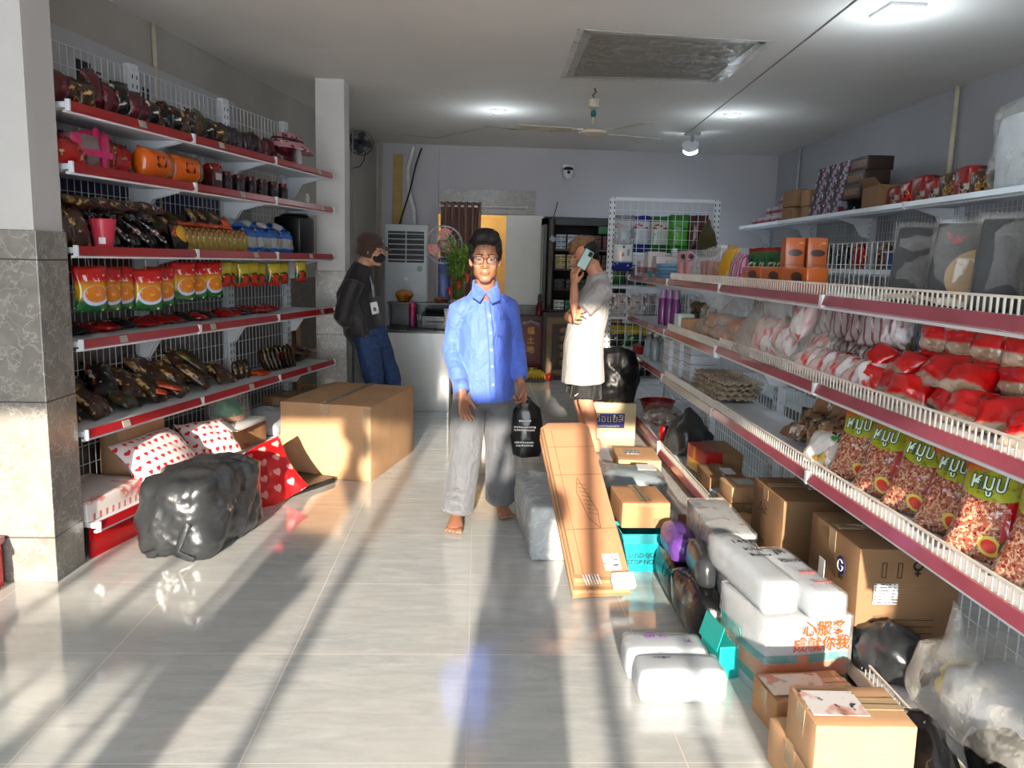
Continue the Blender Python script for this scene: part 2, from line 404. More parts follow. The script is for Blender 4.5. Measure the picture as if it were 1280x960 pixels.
blk = mat('black_print', (.03, .03, .035), .6, var=.05)
for t, z, s, w in ((6.95, 2.38, .17, '■≡'), (7.45, 2.36, .2, 'HI'), (8.05, 2.34, .16, '≡■≡≡'), (6.35, 2.4, .16, '■')):
    c = along_wall(t) + Vector((math.sin(WA), -math.cos(WA), 0))*.0825
    text(w, s, blk, bn, c + Vector((0, 0, z)), (0, 0, WA + math.pi*0), name='lettering')

# ---------------------------------------------------------------- ceiling fittings
def on_ceiling(px, py, z=ZC): d = ray(px, py); return Vector((0, 0, CAMH)) + d*((z - CAMH)/d.z)
glow = mat('lamp_diffuser', (.92, .98, 1.0), .4, emit=22)
for nm, pxy, lab, sq in (('square', (1122, 12), 'square flush ceiling light nearest the shop front', 1), ('r1', (915, 143), 'small round downlight above the right-hand aisle', 0), ('r2', (623, 138), 'small round downlight above the man in blue', 0)):
    p = on_ceiling(*pxy)
    t = thing('ceiling_light', lab, 'light', p, 0, 'ceiling lights')
    if sq:
        part('frame', MB().box((0, 0, -.008), (.20, .25, .016), bev=.004), steel_w, t); part('diffuser', MB().box((0, 0, -.018), (.165, .215, .008), bev=.003), glow, t)
    else:
        part('frame', MB().lathe([(.078, 0), (.078, -.006), (.06, -.012), (.0, -.012)][::-1]), steel_w, t); part('diffuser', MB().lathe([(0, -.017), (.055, -.017), (.058, -.012), (0, -.012)]), glow, t, True, 40)
    l = bpy.data.lights.new('lamp', 'POINT'); l.shadow_soft_size = .06; l.energy = 8.0 if sq else 4.5; l.color = (.8, .92, 1.0)
    lo = bpy.data.objects.new('lamp', l); COL.objects.link(lo); lo.parent = t; lo.location = (0, 0, -.28)
# surface spot on an arm near the rear
p = on_ceiling(866, 166)
t = thing('spotlight', 'white ceiling spotlight on a short arm near the rear wall', 'light', p)
part('mount', MB().box((0, 0, -.012), (.16, .10, .024), bev=.004).tube([(0, 0, -.02), (-.01, -.03, -.10)], .018), mat('grey_plastic', (.55, .56, .58), .4), t)
part('head', MB().lathe([(.05, 0), (.085, .05), (.09, .09), (.0, .09)], (-.02, -.02, -.20), 18, Euler((R(35), R(-12), 0))), steel_w, t, True, 40)
part('lens', MB().lathe([(0, -.004), (.072, -.004), (.078, .004), (0, .004)], (-.02, -.025, -.196), 18, Euler((R(35), R(-12), 0))), glow, t)
l = bpy.data.lights.new('lamp', 'SPOT'); l.energy = 45; l.spot_size = R(140); l.spot_blend = 1.0; l.color = (.75, .88, 1.0); l.shadow_soft_size = .05
lo = bpy.data.objects.new('lamp', l); COL.objects.link(lo); lo.parent = t; lo.location = (-.03, -.06, -.26); lo.rotation_euler = (R(25), 0, 0)
# cut-out in the ceiling covered with clear film
q = [on_ceiling(x, y) for x, y in ((735, 38), (952, 52), (890, 100), (712, 95))]
t = thing('ceiling_hatch', 'square ceiling opening taped over with crinkled clear plastic film', 'hatch', (0, 0, 0))
mb = MB()
for a, b_ in zip(q, q[1:] + q[:1]):
    d = (b_ - a); mb.box((a + b_)/2 + Vector((0, 0, -.004)), (d.length + .05, .05, .008), Euler((0, 0, math.atan2(d.y, d.x))))
part('frame', mb, mat('tape_strip', (.70, .69, .66), .4), t)
mb = MB(); mb.quad(*[v + Vector((0, 0, -.003)) for v in q]); part('backing', mb, mat('grey_cavity_board', (.54, .51, .46), .8, var=.15), t)
mb = MB(); N = 26
cen = sum(q, Vector())/4; ex = [cen + (v - cen)*1.13 for v in q]
g = [[mb.bm.verts.new((ex[0].lerp(ex[1], i/N)).lerp(ex[3].lerp(ex[2], i/N), j/N) + Vector((0, 0, -.012 - .018*abs(noise.noise(Vector((i*.35, j*.22, 3))))))) for i in range(N+1)] for j in range(N+1)]
for j in range(N):
    for i in range(N): mb.bm.faces.new((g[j][i], g[j][i+1], g[j+1][i+1], g[j+1][i]))
part('film', mb, film_mat('crinkled_clear_film', (.85, .85, .85), .12, .10, .4), t, True)
# ceiling fan
fx = on_ceiling(743, 110)
t = thing('ceiling_fan', 'cream three-blade ceiling fan hanging on a short rod', 'fan', fx)
cream = mat('cream_enamel', (.80, .76, .68), .35)
part('hook', MB().tube([(0, 0, 0), (.015, 0, -.03), (-.012, 0, -.06), (.008, 0, -.09)], .008), mat('bare_metal', (.45, .43, .40), .4, .8), t, True)
part('canopy', MB().lathe([(.02, -.17), (.045, -.15), (.05, -.09), (.03, -.085), (0, -.085)]), cream, t, True, 40)
part('rod', MB().tube([(0, 0, -.15), (0, 0, -.31)], .012), cream, t, True)
part('tape', MB().lathe([(.0, -.225), (.018, -.225), (.026, -.20), (.018, -.175), (0, -.175)]), mat('teal_tape', (.10, .45, .48), .5), t, True)
part('motor', MB().lathe([(0, -.385), (.05, -.382), (.11, -.36), (.115, -.34), (.06, -.315), (.02, -.30), (0, -.30)]), cream, t, True, 40)
for a in (186, 20, 300):
    mb = MB(); mb.box((.15, 0, -.345), (.12, .03, .006)); mb.prism([(.19, -.05), (.62, -.065), (.64, -.05), (.64, .05), (.62, .06), (.19, .04)], 'z', -.348, -.342)
    mb.moved(Matrix.Rotation(R(a), 4, 'Z') @ Matrix.Rotation(R(8), 4, 'X'))
    part('blade', mb, cream, t)
# cable looping across the ceiling, seam along it
crv = [on_ceiling(x, y) + Vector((0, 0, -.015)) for x, y in ((475, 160), (500, 166), (545, 171), (585, 163), (610, 156), (640, 160), (690, 162), (740, 158))]
solo('ceiling_cable', MB().tube(crv, .006, 6), mat('white_cable', (.78, .78, .76), .5), 'thin white cable strung loosely across the rear ceiling', 'cable', smooth=True)
a, b_ = on_ceiling(1075, -4), on_ceiling(862, 164)
solo('ceiling_conduit', MB().tube([a + Vector((0, 0, -.004)), b_ + Vector((0, 0, -.004))], .004, 6), mat('grey_line', (.60, .58, .56), .7), 'thin grey wire running along the ceiling towards the spotlight', 'cable')
# conduits on the side walls
def conduit(label, p, z0, r=.014, col=(.80, .76, .66)):
    solo('conduit', MB().tube([(p[0], p[1], z0), (p[0], p[1], ZC)], r, 8), mat('conduit_' + str(int(col[2]*100)), col, .5), label, 'pipe', group='wall conduits', smooth=True)
c = along_wall(7.62) + Vector((.075, 0, 0)); conduit('cream conduit dropping down the left wall above the shelves', c, 1.5)
def on_plane_x(px, py, x): d = ray(px, py); return Vector((0, 0, CAMH)) + d*(x/d.x)
c = on_plane_x(1197, 113, 3.62); conduit('cream conduit on the right wall above the red boxes', c, 1.9, .02)
c = on_plane_x(1000, 190, 3.72); conduit('pale conduit at the far end of the right wall', c, 1.9, .016, (.72, .72, .76))

# ---------------------------------------------------------------- shelving
rail_red = mat('red_price_rail', (.62, .09, .12), .28, var=.12, scale=4)
rail_pink = mat('dusty_red_price_rail', (.64, .31, .36), .22, var=.16, scale=5, coat=.3)
rail_white = mat('cream_price_rail', (.80, .76, .70), .3, var=.08)
slotted = print_mat('slotted_steel', (.86, .88, .90), [('stripe', 'z', .05, .45, (.14, .14, .15), [.014, .024, .04, 2.45]), ('stripe', 'z', .05, .45, (.14, .14, .15), [-.024, -.014, .04, 2.45])], .35, 0)
shelf_top = mat('grey_shelf_top', (.74, .74, .72), .4, var=.08)
kick_red = mat('red_kick_plate', (.72, .05, .07), .25, var=.15)
def wire_grid(x0, x1, z0, z1, y, dx=.05, dz=.10, r=.0018):
    mb = MB()
    n = max(1, round((x1 - x0)/dx)); m_ = max(1, round((z1 - z0)/dz))
    for i in range(n + 1): mb.box((x0 + (x1 - x0)*i/n, y, (z0 + z1)/2), (2*r, 2*r, z1 - z0))
    for j in range(m_ + 1): mb.box(((x0 + x1)/2, y - 2*r, z0 + (z1 - z0)*j/m_), (x1 - x0, 2*r, 2*r))
    return mb
def shelving(label, P, rz, L, D, levels, H, posts=(1, 1), rail=None, kick=True, z_mesh=.12, tickets=False, group=None, slots=True):
    """levels: (height, fence?, rail material, shelf depth). local x along the run, front edge at y=0, back at y=D"""
    t = thing('shelving_unit', label, 'shelf', P, rz, group)
    for k, on in enumerate(posts):
        if not on: continue
        x = (.0375, L - .0375)[k]
        put(part('upright', MB().box((0, 0, H/2), (.075, .045, H), bev=.003), slotted, t), (x, D + .02, 0))
    part('back_mesh', wire_grid(.03, L - .03, z_mesh, H - .03, D), wire_w, t)
    for (z, fence, rl, sd) in levels:
        y0 = D - sd
        s = part('shelf', MB().box((L/2, (y0 + D - .012)/2, z - .014), (L - .006, D - y0 - .014, .026), bev=.003), [steel_w], t)
        r_ = rl or rail
        mb = MB().prism([(y0 - .004, z - .040), (y0 - .022, z - .030), (y0 - .010, z + .006), (y0 - .002, z + .006)], 'x', .006, L - .006)
        part('price_rail', mb, r_, s)
        part('shelf_lip', MB().box((L/2, y0 + .004, z - .042), (L - .004, .02, .012), bev=.002), steel_w, s)
        for x in (.006, L - .006): part('end_cap', MB().box((x, y0 - .012, z - .016), (.012, .022, .05), bev=.002), steel_w, s)
        if z > .3:
            for x in (.014, L - .014): part('bracket', MB().prism([(y0 + .03, z - .030), (D, z - .030), (D, z - .20), (D - .05, z - .19), (D - .12, z - .085)], 'x', x - .004, x + .004), steel_w, s)
        if fence:
            mb = MB(); n = int(L/.028)
            for i in range(n + 1): mb.box((.012 + (L - .024)*i/n, y0 + .004, z + .024), (.006, .004, .05))
            mb.box((L/2, y0 + .004, z + .049), (L - .02, .006, .007)); mb.box((L/2, y0 + .004, z + .003), (L - .02, .006, .006))
            part('fence', mb, mat('cream_fence', (.90, .87, .82), .4), s)
        if tickets:
            mb = MB(); rr = random.Random(int(z*1000) + int(L*10) + len(label))
            for i in range(rr.choice((0, 1, 1))): mb.box((rr.uniform(.1, L - .1), y0 - .019, z - .014), (.055, .003, .034), Euler((R(-16), 0, 0)))
            if len(mb.bm.faces): part('ticket', mb, mat('grey_ticket', (.66, .64, .60), .6), s)
            else: mb.bm.free()
    if kick:
        z0 = levels[0][0]; y0 = D - levels[0][3]
        part('kick_plate', MB().box((L/2, y0 + .035, (z0 - .03)/2), (L - .004, .012, z0 - .03)), kick_red if kick == 1 else rail_pink, t)
    return t
RL = R(77); LX, LY = Vector((math.cos(RL), math.sin(RL), 0)), Vector((-math.sin(RL), math.cos(RL), 0))
LP = Vector((-1.818, 3.715, 0))
def LS(t, d, z): return LP + LX*t + LY*d + Vector((0, 0, z))      # along the left shelves, depth, height
LZ = (.175, .614, 1.035, 1.46, 1.827, 2.09)
for i, lab in enumerate(('tall white shelving bay beside the marble pillar, nearest the entrance', 'middle bay of the tall left-hand shelves', 'last bay of the tall left-hand shelves by the rear pillar')):
    shelving(lab, LP + LX*(.963*i), RL, .963, .36, [(z, False, rail_red, .36 if k else .40) for k, z in enumerate(LZ)], 2.48, (1, 1) if i == 2 else (1, 0), tickets=True, group='left-hand shelving bays')
RRZ = R(-90.9); RX, RY = Vector((math.cos(RRZ), math.sin(RRZ), 0)), Vector((-math.sin(RRZ), math.cos(RRZ), 0))
RP = Vector((1.399, 7.36, 0))
def RS(t, d, z): return RP + RX*t + RY*d + Vector((0, 0, z))      # t runs from the rear towards the entrance
for lab, t0, L, lv, H, posts in (
        ('white shelving bay at the rear end of the right-hand run', 0, 1.62, [(.15, 0, rail_pink, .36), (.655, 0, rail_pink, .36), (.98, 0, rail_pink, .36), (1.345, 0, rail_pink, .36)], 1.60, (1, 1)),
        ('short white shelving bay with the egg trays and bagged bread', 1.62, 1.33, [(.10, 1, rail_pink, .36), (.645, 1, rail_white, .36), (.985, 1, rail_pink, .36), (1.345, 1, rail_pink, .36)], 1.60, (0, 1)),
        ('white shelving bay with the orange boxes on its top shelf', 2.95, 1.39, [(.10, 1, rail_pink, .36), (.65, 1, rail_pink, .36), (1.005, 1, rail_pink, .36), (1.345, 1, rail_pink, .36)], 1.60, (0, 1)),
        ('white shelving bay with noodle packs and snack bags, nearest the entrance', 4.34, 1.6, [(.10, 1, rail_white, .36), (.65, 1, rail_pink, .36), (1.005, 1, rail_pink, .36), (1.345, 1, rail_pink, .36)], 1.60, (1, 1))):
    shelving(lab, RP + RX*t0, RRZ, L, .36, lv, H, posts, kick=2, z_mesh=.1 if t0 > 4 else .12, group='right-hand shelving bays')
# tall shelving along the right wall behind
for i, lab in enumerate(('rear wall shelf bay near the spotlight', 'wall shelf bay under the stack of dark boxes', 'wall shelf bay under the red packs', 'wall shelf bay carrying the big clear bag')):
    shelving('tall white ' + lab, (3.12 + .05*1 - .045*i, 9.75 - 1.35*i, 0), R(-92), 1.35, .34, [(.15, 0, steel_w, .36), (.9, 0, steel_w, .34), (1.45, 0, steel_w, .34), (1.93, 0, steel_w, .34)], 2.0, (1, 1) if i == 3 else (1, 0), kick=False, group='shelving along the right wall')

# ================================================================ PEOPLE
def skin_mat(name, col):
    if name in MATS: return MATS[name]
    m, nt, b = _nodes(name); col = lin(col); v = coords(nt)
    c = mixc(nt, mth(nt, 'MULTIPLY_ADD', nz(nt, v, 14, 4), 2, -.5, True), tuple(x*.85 for x in col), tuple(min(1, x*1.12) for x in col))
    nt.links.new(c, b.inputs['Base Color']); b.inputs['Roughness'].default_value = .48
    b.inputs['Subsurface Weight'].default_value = .08; b.inputs['Subsurface Radius'].default_value = (.02, .008, .004)
    bump(nt, b, nz(nt, v, 160, 3), .08, .002)
    MATS[name] = m; return m
def frame(origin, fwd, up=(0, 0, 1)):
    """matrix whose local -y is fwd and local z is near up"""
    y = -Vector(fwd).normalized(); x = y.cross(Vector(up)).normalized(); z = x.cross(y)
    return Matrix.Translation(origin) @ Matrix((x, y, z)).transposed().to_4x4()
class Sub:
    """adds shapes to a builder through a local frame"""
    def __init__(s, mb, M_): s.mb, s.M = mb, M_
    def ball(s, c, r, rot=None, **k):
        q = s.M.to_3x3().normalized() @ (rot.to_matrix() if rot else Matrix.Identity(3))
        s.mb.ball(s.M @ Vector(c), r, q.to_euler(), **k); return s
    def loft(s, pts, rad, **k):
        k['ref'] = s.M.to_3x3() @ Vector(k.get('ref', (1, 0, 0))); s.mb.loft([s.M @ Vector(p) for p in pts], rad, **k); return s
    def tube(s, pts, r, **k): s.mb.tube([s.M @ Vector(p) for p in pts], r, **k); return s
def head(mb, M_):
    """head with a face; local origin between the eyes, facing -y, z up"""
    h = Sub(mb, M_)
    h.ball((0, .018, .040), (.076, .096, .084)); h.ball((0, -.022, -.030), (.064, .064, .090)); h.ball((0, -.004, -.045), (.062, .07, .06)); h.ball((0, -.030, -.056), (.061, .060, .058))
    h.ball((0, -.028, -.078), (.050, .050, .036)); h.ball((0, -.058, -.100), (.034, .026, .021))
    for s in (-1, 1):
        h.ball((s*.036, -.058, -.034), (.024, .020, .026)); h.ball((s*.030, -.078, .020), (.026, .012, .008), Euler((0, s*R(8), 0)))
        h.ball((s*.031, -.0775, .0075), (.018, .011, .0065)); h.ball((s*.031, -.0765, -.0105), (.017, .010, .006))
        h.ball((s*.0135, -.090, -.038), (.009, .010, .008)); h.ball((s*.044, -.014, -.066), (.018, .036, .030))
        h.ball((s*.077, .012, -.012), (.009, .019, .031), Euler((R(-8), 0, s*R(18)))); h.ball((s*.074, .004, -.032), (.008, .010, .012))
    h.loft([(0, -.082, .012), (0, -.096, -.014), (0, -.106, -.034)], [.008, .0095, .012], seg=10); h.ball((0, -.104, -.036), (.0125, .012, .0105))
    h.ball((0, -.0885, -.0635), (.024, .010, .0055)); h.ball((0, -.0865, -.0735), (.021, .010, .0065)); h.ball((0, -.082, -.055), (.020, .012, .010))
def eyes(parent, M_, iris=(.05, .03, .02)):
    mb = MB()
    for s in (-1, 1): Sub(mb, M_).ball((s*.031, -.0735, -.001), .0125)
    part('eyes', mb, mat('eye_white', (.42, .37, .33), .3, var=.02), parent, True)
    for s in (-1, 1):
        mb = MB(); Sub(mb, M_).ball((s*.031, -.0845, -.001), (.0058, .003, .0055)); part('iris', mb, mat('iris_dark', (.05, .03, .025), .15), parent, True)
        mb = MB(); Sub(mb, M_).loft([(s*.014, -.089, .021), (s*.030, -.0905, .026), (s*.050, -.079, .021)], [(.004, .003), (.005, .0035), (.003, .002)], seg=8); part('eyebrow', mb, mat('black_hair', (.05, .042, .04), .55, bmp=.6, bscale=160, stretch=(1, 1, .25)), parent, True)
    mb = MB(); Sub(mb, M_).loft([(-.024, -.0925, -.068), (0, -.0995, -.0675), (.024, -.0925, -.068)], [(.0015, .0008), (.003, .0016), (.0015, .0008)], seg=8); part('mouth', mb, mat('lip_line', (.42, .22, .19), .5), parent, True)
def hand(mb, M_, side, curl, spread=1.0, thumb=.6, fingers=None):
    """wrist at the origin, fingers along -z, palm facing -y; side = +1 puts the thumb at +x"""
    h = Sub(mb, M_)
    h.loft([(0, 0, .03), (0, 0, 0), (0, -.002, -.03), (0, 0, -.062), (0, .001, -.084)], [(.025, .019), (.026, .019), (.034, .017), (.040, .0145), (.038, .012)], seg=14, capk=.5)
    L = (.066, .076, .070, .054)
    for i in range(4):
        x = side*(.0315 - .021*i)*spread
        c = fingers[i] if fingers else curl
        p = Vector((x*.95, 0, -.080)); pts = [p]; a = .12
        for k, fr in enumerate((.45, .32, .23)):
            a += c*(.6, 1.0, .8)[k]
            p = p + Vector((x*.10, -math.sin(a)*L[i]*fr, -math.cos(a)*L[i]*fr)); pts.append(p)
        r0 = (.0092, .0095, .0092, .0080)[i]
        h.loft(pts, [r0, r0*.96, r0*.88, r0*.72], seg=10)
    p = [(side*.022, -.004, -.022), (side*.040, -.012, -.046), (side*.050, -.020 - .02*thumb, -.070), (side*(.052 - .012*thumb), -.026 - .035*thumb, -.092)]
    h.loft(p, [.014, .0125, .0105, .008], seg=10)
def foot(mb, M_, side):
    """ankle at origin, sole at z=-.07, toes to -y; side=+1 big toe at +x"""
    f = Sub(mb, M_)
    f.loft([(0, .01, .02), (0, .02, -.03), (0, .015, -.048)], [(.034, .042), (.033, .042), (.030, .038)], seg=12, capk=.5)
    f.loft([(0, .04, -.045), (0, -.02, -.040), (side*.004, -.09, -.050), (side*.004, -.135, -.057)], [(.030, .026), (.036, .030), (.044, .020), (.043, .013)], seg=14, capk=.5, ref=(1, 0, 0))
    for i in range(5):
        x = side*(.036 - .0185*i); L = (.052, .050, .044, .037, .030)[i]; r = (.0135, .0095, .009, .0085, .008)[i]
        f.loft([(x*.95, -.130 + abs(i - 1)*.005, -.058), (x*1.04, -.130 - L*.6, -.056), (x*1.06, -.130 - L, -.060)], [r, r, r*.8], seg=8)
HAIR = lambda: mat('black_hair', (.05, .042, .04), .55, bmp=.6, bscale=160, stretch=(1, 1, .25))
def cloth(name, col, rough=.8, var=.1):
    if name in MATS: return MATS[name]
    m, nt, b = _nodes(name); col = lin(col); v = coords(nt)
    c = mixc(nt, mth(nt, 'MULTIPLY_ADD', nz(nt, v, 9, 4), 2, -.5, True), tuple(x*(1 - var) for x in col), tuple(min(1, x*(1 + var)) for x in col))
    nt.links.new(c, b.inputs['Base Color']); b.inputs['Roughness'].default_value = rough; b.inputs['Sheen Weight'].default_value = .15
    h = mth(nt, 'ADD', nz(nt, coords(nt, 'Object', (1, 1, .55), (R(20), 0, R(30))), 13, 3, .5, 1.0), mth(nt, 'MULTIPLY', nz(nt, v, 220, 2), .06))
    bump(nt, b, h, .7, .03)
    MATS[name] = m; return m
def wrinkle(amp, scale, seed, stretch=(1, 1, 1)):
    def f(co, n):
        q = Vector((co.x*stretch[0], co.y*stretch[1], co.z*stretch[2]))*scale + Vector((seed*5.1, seed*2.3, seed))
        a = noise.noise(q); b = noise.noise(q*2.3 + Vector((9, 1, 4)))
        return co + n*amp*((1 - abs(a)*2) + .5*b)
    return f

# ---- man in the blue shirt: turned a little to his left, right leg forward, bag in his left hand
P1 = Vector((.04, 4.36, 0))
man1 = thing('person', 'man in glasses, blue long-sleeved shirt and grey trousers standing barefoot mid-floor', 'person', P1)
V = Vector
H1 = frame(V((-.003, -.10, 1.457)), V((-.02, -1, -.04)))
sh_r, sh_l = V((-.140, -.005, 1.185)), V((.128, .055, 1.205))
el_r, wr_r = V((-.172, .01, .955)), V((-.112, -.150, .742))
el_l, wr_l = V((.176, .075, .975)), V((.205, -.035, .800))
hip_r, kn_r, an_r = V((-.075, .01, .76)), V((-.088, -.06, .41)), V((-.135, -.085, .075))
hip_l, kn_l, an_l = V((.08, .05, .76)), V((.102, .075, .41)), V((.118, .165, .075))
mb = MB()
head(mb, H1)
mb.loft([(0, .02, 1.17), (0, -.005, 1.26), (0, -.045, 1.34), (0, -.06, 1.40)], [(.075, .062), (.056, .054), (.052, .052), (.055, .055)], seg=16)
mb.loft([(0, .03, .72), (.0, .03, .85), (-.003, .02, 1.0), (-.004, .02, 1.10), (-.004, .03, 1.19)], [(.13, .095), (.125, .095), (.125, .10), (.125, .095), (.08, .06)], seg=18)
for a, e, w in ((sh_r, el_r, wr_r), (sh_l, el_l, wr_l)):
    mb.loft([a + V((0, .01, -.015)), a.lerp(e, .5), e, e.lerp(w, .5), w], [.044, .042, .037, .034, .025], seg=12)
for a, k, n in ((hip_r, kn_r, an_r), (hip_l, kn_l, an_l)):
    mb.loft([a, a.lerp(k, .5), k, k.lerp(n, .4), n], [.078, .066, .05, .048, .034], seg=12)
hand(mb, frame(wr_r, V((.55, -.6, .1)), V((-.30, .25, 1))), 1, .30, 1.0, .35)
hand(mb, frame(wr_l, V((-.75, -.5, 0)), V((-.05, .25, 1))), 1, .95, .95, .8, (.35, .75, 1.2, 1.25))
foot(mb, Matrix.Translation(an_r) @ Matrix.Rotation(R(-4), 4, 'Z'), 1)
foot(mb, Matrix.Translation(an_l) @ Matrix.Rotation(R(14), 4, 'Z'), -1)
skin1 = skin_mat('tanned_skin', (.60, .41, .31))
organic('body', mb, .0042, 2, skin1, man1)
eyes(man1, H1)
# hair: short, brushed up
mb = MB(); h = Sub(mb, H1)
h.ball((0, .030, .068), (.084, .096, .088)); h.ball((0, -.030, .118), (.070, .060, .040)); h.ball((-.03, -.055, .104), (.038, .03, .022)); h.ball((.03, -.055, .103), (.038, .03, .022))
for s in (-1, 1): h.ball((s*.073, .010, .030), (.012, .035, .045)); h.ball((s*.068, -.028, .055), (.014, .028, .030))
organic('hair', mb, .006, 3, HAIR(), man1, wrinkle(.004, 60, 1, (1, 1, .4)))
# glasses
gm = mat('dark_frame', (.05, .045, .05), .25)
mb = MB(); h = Sub(mb, H1)
for s in (-1, 1):
    pts = [(s*.034 + .026*(abs(math.cos(a))**.7)*(1 if math.cos(a) > 0 else -1), -.100, -.003 + .0185*(abs(math.sin(a))**.7)*(1 if math.sin(a) > 0 else -1)) for a in [2*math.pi*k/20 for k in range(21)]]
    h.tube(pts, .0017, seg=6); h.tube([(s*.060, -.100, .006), (s*.074, -.08, .008), (s*.080, -.01, .004), (s*.080, .012, -.004)], .0016, seg=6)
h.tube([(-.009, -.101, .002), (0, -.104, .005), (.009, -.101, .002)], .0017, seg=6)
gl = part('glasses', mb, gm, man1, True)
lens_m, nt, b = _nodes('glasses_lens'); b.inputs['Alpha'].default_value = .10; b.inputs['Roughness'].default_value = .05; b.inputs['Base Color'].default_value = (.2, .2, .22, 1)
for s in (-1, 1):
    mb = MB(); Sub(mb, H1).ball((s*.034, -.100, -.003), (.024, .0008, .017)); part('lens', mb, lens_m, gl, True)
# shirt
blue = cloth('blue_cotton', (.30, .42, .80), .62, .08)
mb = MB()
mb.loft([(.008, .035, .695), (.006, .03, .80), (.002, .022, .95), (-.002, .018, 1.08), (-.004, .022, 1.185), (-.004, .022, 1.245), (-.002, .012, 1.30)], [(.170, .142), (.164, .136), (.150, .132), (.150, .126), (.130, .098), (.098, .076), (.064, .058)], seg=22, capk=.15, ref=(1, .28, 0))
for a, e, w, c in ((sh_r, el_r, wr_r, 1), (sh_l, el_l, wr_l, -1)):
    mb.loft([a + V((c*.055, .0, .020)), a + V((0, 0, -.005)), a.lerp(e, .5), e, e.lerp(w, .5), w.lerp(e, .12)], [.050, .058, .054, .052, .047, .040], seg=16, capk=.25)
# folds that gather at the elbows and waist
for c in ((el_r, .058), (el_l, .056)):
    for k in range(3): mb.loft([c[0] + V((-.05, -.02, .03*k - .03)), c[0] + V((0, -.055, .03*k - .015)), c[0] + V((.05, -.02, .03*k - .04))], [.006, .011, .006], seg=8)
shirt = organic('shirt', mb, .0065, 4, blue, man1, wrinkle(.0045, 9, 2, (1, 1, .6)))
cm = mb = MB()
for s in (-1, 1):
    mb.prism([(0, 0), (s*.045, .055), (s*.075, .030), (s*.075, -.035), (s*.032, -.062)], 'y', -.004, .004)
    mb.bm.verts.ensure_lookup_table()
mb.moved(Matrix.Translation((.004, -.092, 1.278)) @ Matrix.Rotation(R(-38), 4, 'X') @ Matrix.Rotation(R(10), 4, 'Z'))
part('collar', mb, blue, shirt)
mb = MB(); mb.loft([(-.060, -.055, 1.300), (-.060, .0, 1.325), (0, .040, 1.34), (.060, .0, 1.325), (.060, -.055, 1.300)], [(.012, .022)]*5, seg=8, ref=(1, 0, 0)); part('collar_band', mb, blue, shirt, True)
mb = MB(); mb.loft([(.010, -.082, 1.235), (.028, -.118, 1.10), (.042, -.118, .95), (.052, -.108, .80), (.056, -.100, .70)], [(.016, .006)]*5, seg=8); part('placket', mb, blue, shirt, True)
for z, y in ((1.16, -.108), (1.07, -.127), (.98, -.125), (.89, -.120), (.79, -.113)):
    x = .028 + (1.15 - z)*.066; part('button', MB().lathe([(0, -.002), (.006, -.002), (.006, .002), (0, .002)], (x, y, z), 10, Euler((R(90), 0, 0))), mat('pale_button', (.75, .78, .85), .3), shirt)
mb = MB(); mb.box((0, 0, 0), (.075, .006, .085), bev=.003).box((0, -.005, .036), (.078, .005, .010)); mb.moved(Matrix.Translation((.098, -.094, 1.095)) @ Matrix.Rotation(R(34), 4, 'Z') @ Matrix.Rotation(R(-4), 4, 'X')); part('pocket', mb, blue, shirt)
for w, e in ((wr_r, el_r), (wr_l, el_l)):
    d = (e - w).normalized(); mb = MB(); mb.loft([w + d*.015, w + d*.075], [(.041, .041), (.043, .043)], seg=18, capk=.05); part('cuff', mb, blue, shirt, True)
# trousers
grey = cloth('grey_flannel', (.36, .37, .39), .85, .1)
mb = MB()
mb.loft([(0, .035, .80), (0, .035, .74), (0, .03, .66)], [(.130, .098), (.140, .105), (.145, .11)], seg=20, capk=.3)
for a, k, n, s in ((hip_r, kn_r, an_r, -1), (hip_l, kn_l, an_l, 1)):
    mb.loft([a + V((0, 0, .02)), a.lerp(k, .5), k, k.lerp(n, .55), n + V((0, .015, .005))], [(.092, .098), (.090, .096), (.084, .090), (.086, .094), (.090, .100)], seg=18, capk=.12)
for k in range(3): mb.loft([an_r + V((-.07, -.06, .03 + .05*k)), an_r + V((0, -.10, .05 + .05*k)), an_r + V((.07, -.05, .025 + .05*k))], [.006, .010, .006], seg=8)
organic('trousers', mb, .0075, 4, grey, man1, wrinkle(.005, 7, 5, (1, 1, .35)))

# the black carrier bag he holds
BAGB = mat('black_plastic', (.035, .037, .045), .28, bmp=.5, bscale=14, spec=.6)
hb = P1 + V((.232, -.045, .715))
bag = thing('carrier_bag', 'black plastic carrier bag with white lettering held by the man in blue', 'bag', hb)
mb = MB(); mb.loft([(.01, .0, -.025), (.012, .02, -.07), (.018, .03, -.15), (.02, .035, -.27), (.018, .035, -.335)], [(.028, .02), (.075, .032), (.085, .055), (.088, .062), (.075, .055)], seg=18, capk=.25)
o = organic('bag_body', mb, .007, 2, BAGB, bag, wrinkle(.005, 12, 8, (1, 1, .4)))
mb = MB()
for y in (-.01, .018): mb.loft([(-.035, y, -.06), (-.022, y*.5, -.01), (.0, 0, .012), (.022, y*.5, -.012), (.045, y, -.06)], [(.010, .003)]*5, seg=8)
part('handle', mb, BAGB, bag, True)
wht = mat('white_print', (.80, .80, .80), .5, var=.04)
for i, (b_, s, z) in enumerate((('shopme', .026, -.115), ('everyday goods', .021, -.155), ('for your home', .021, -.178), ('thank you', .019, -.245), ('open daily', .019, -.268))):
    pass
mb = MB()
for z, w in ((-.125, .05), (-.16, .10), (-.176, .10), (-.245, .09), (-.262, .075)):
    rr = random.Random(int(-z*1000)); x = -w/2 - .01
    while x < w/2: 
        d = rr.uniform(.004, .011); mb.box((x + d/2, -.027 - .02*min(1, -z/.2), z + rr.uniform(-.001, .001)), (d*.8, .004, .009)); x += d + .002
part('printed_lines', mb, wht, bag, label='rows of small white print')

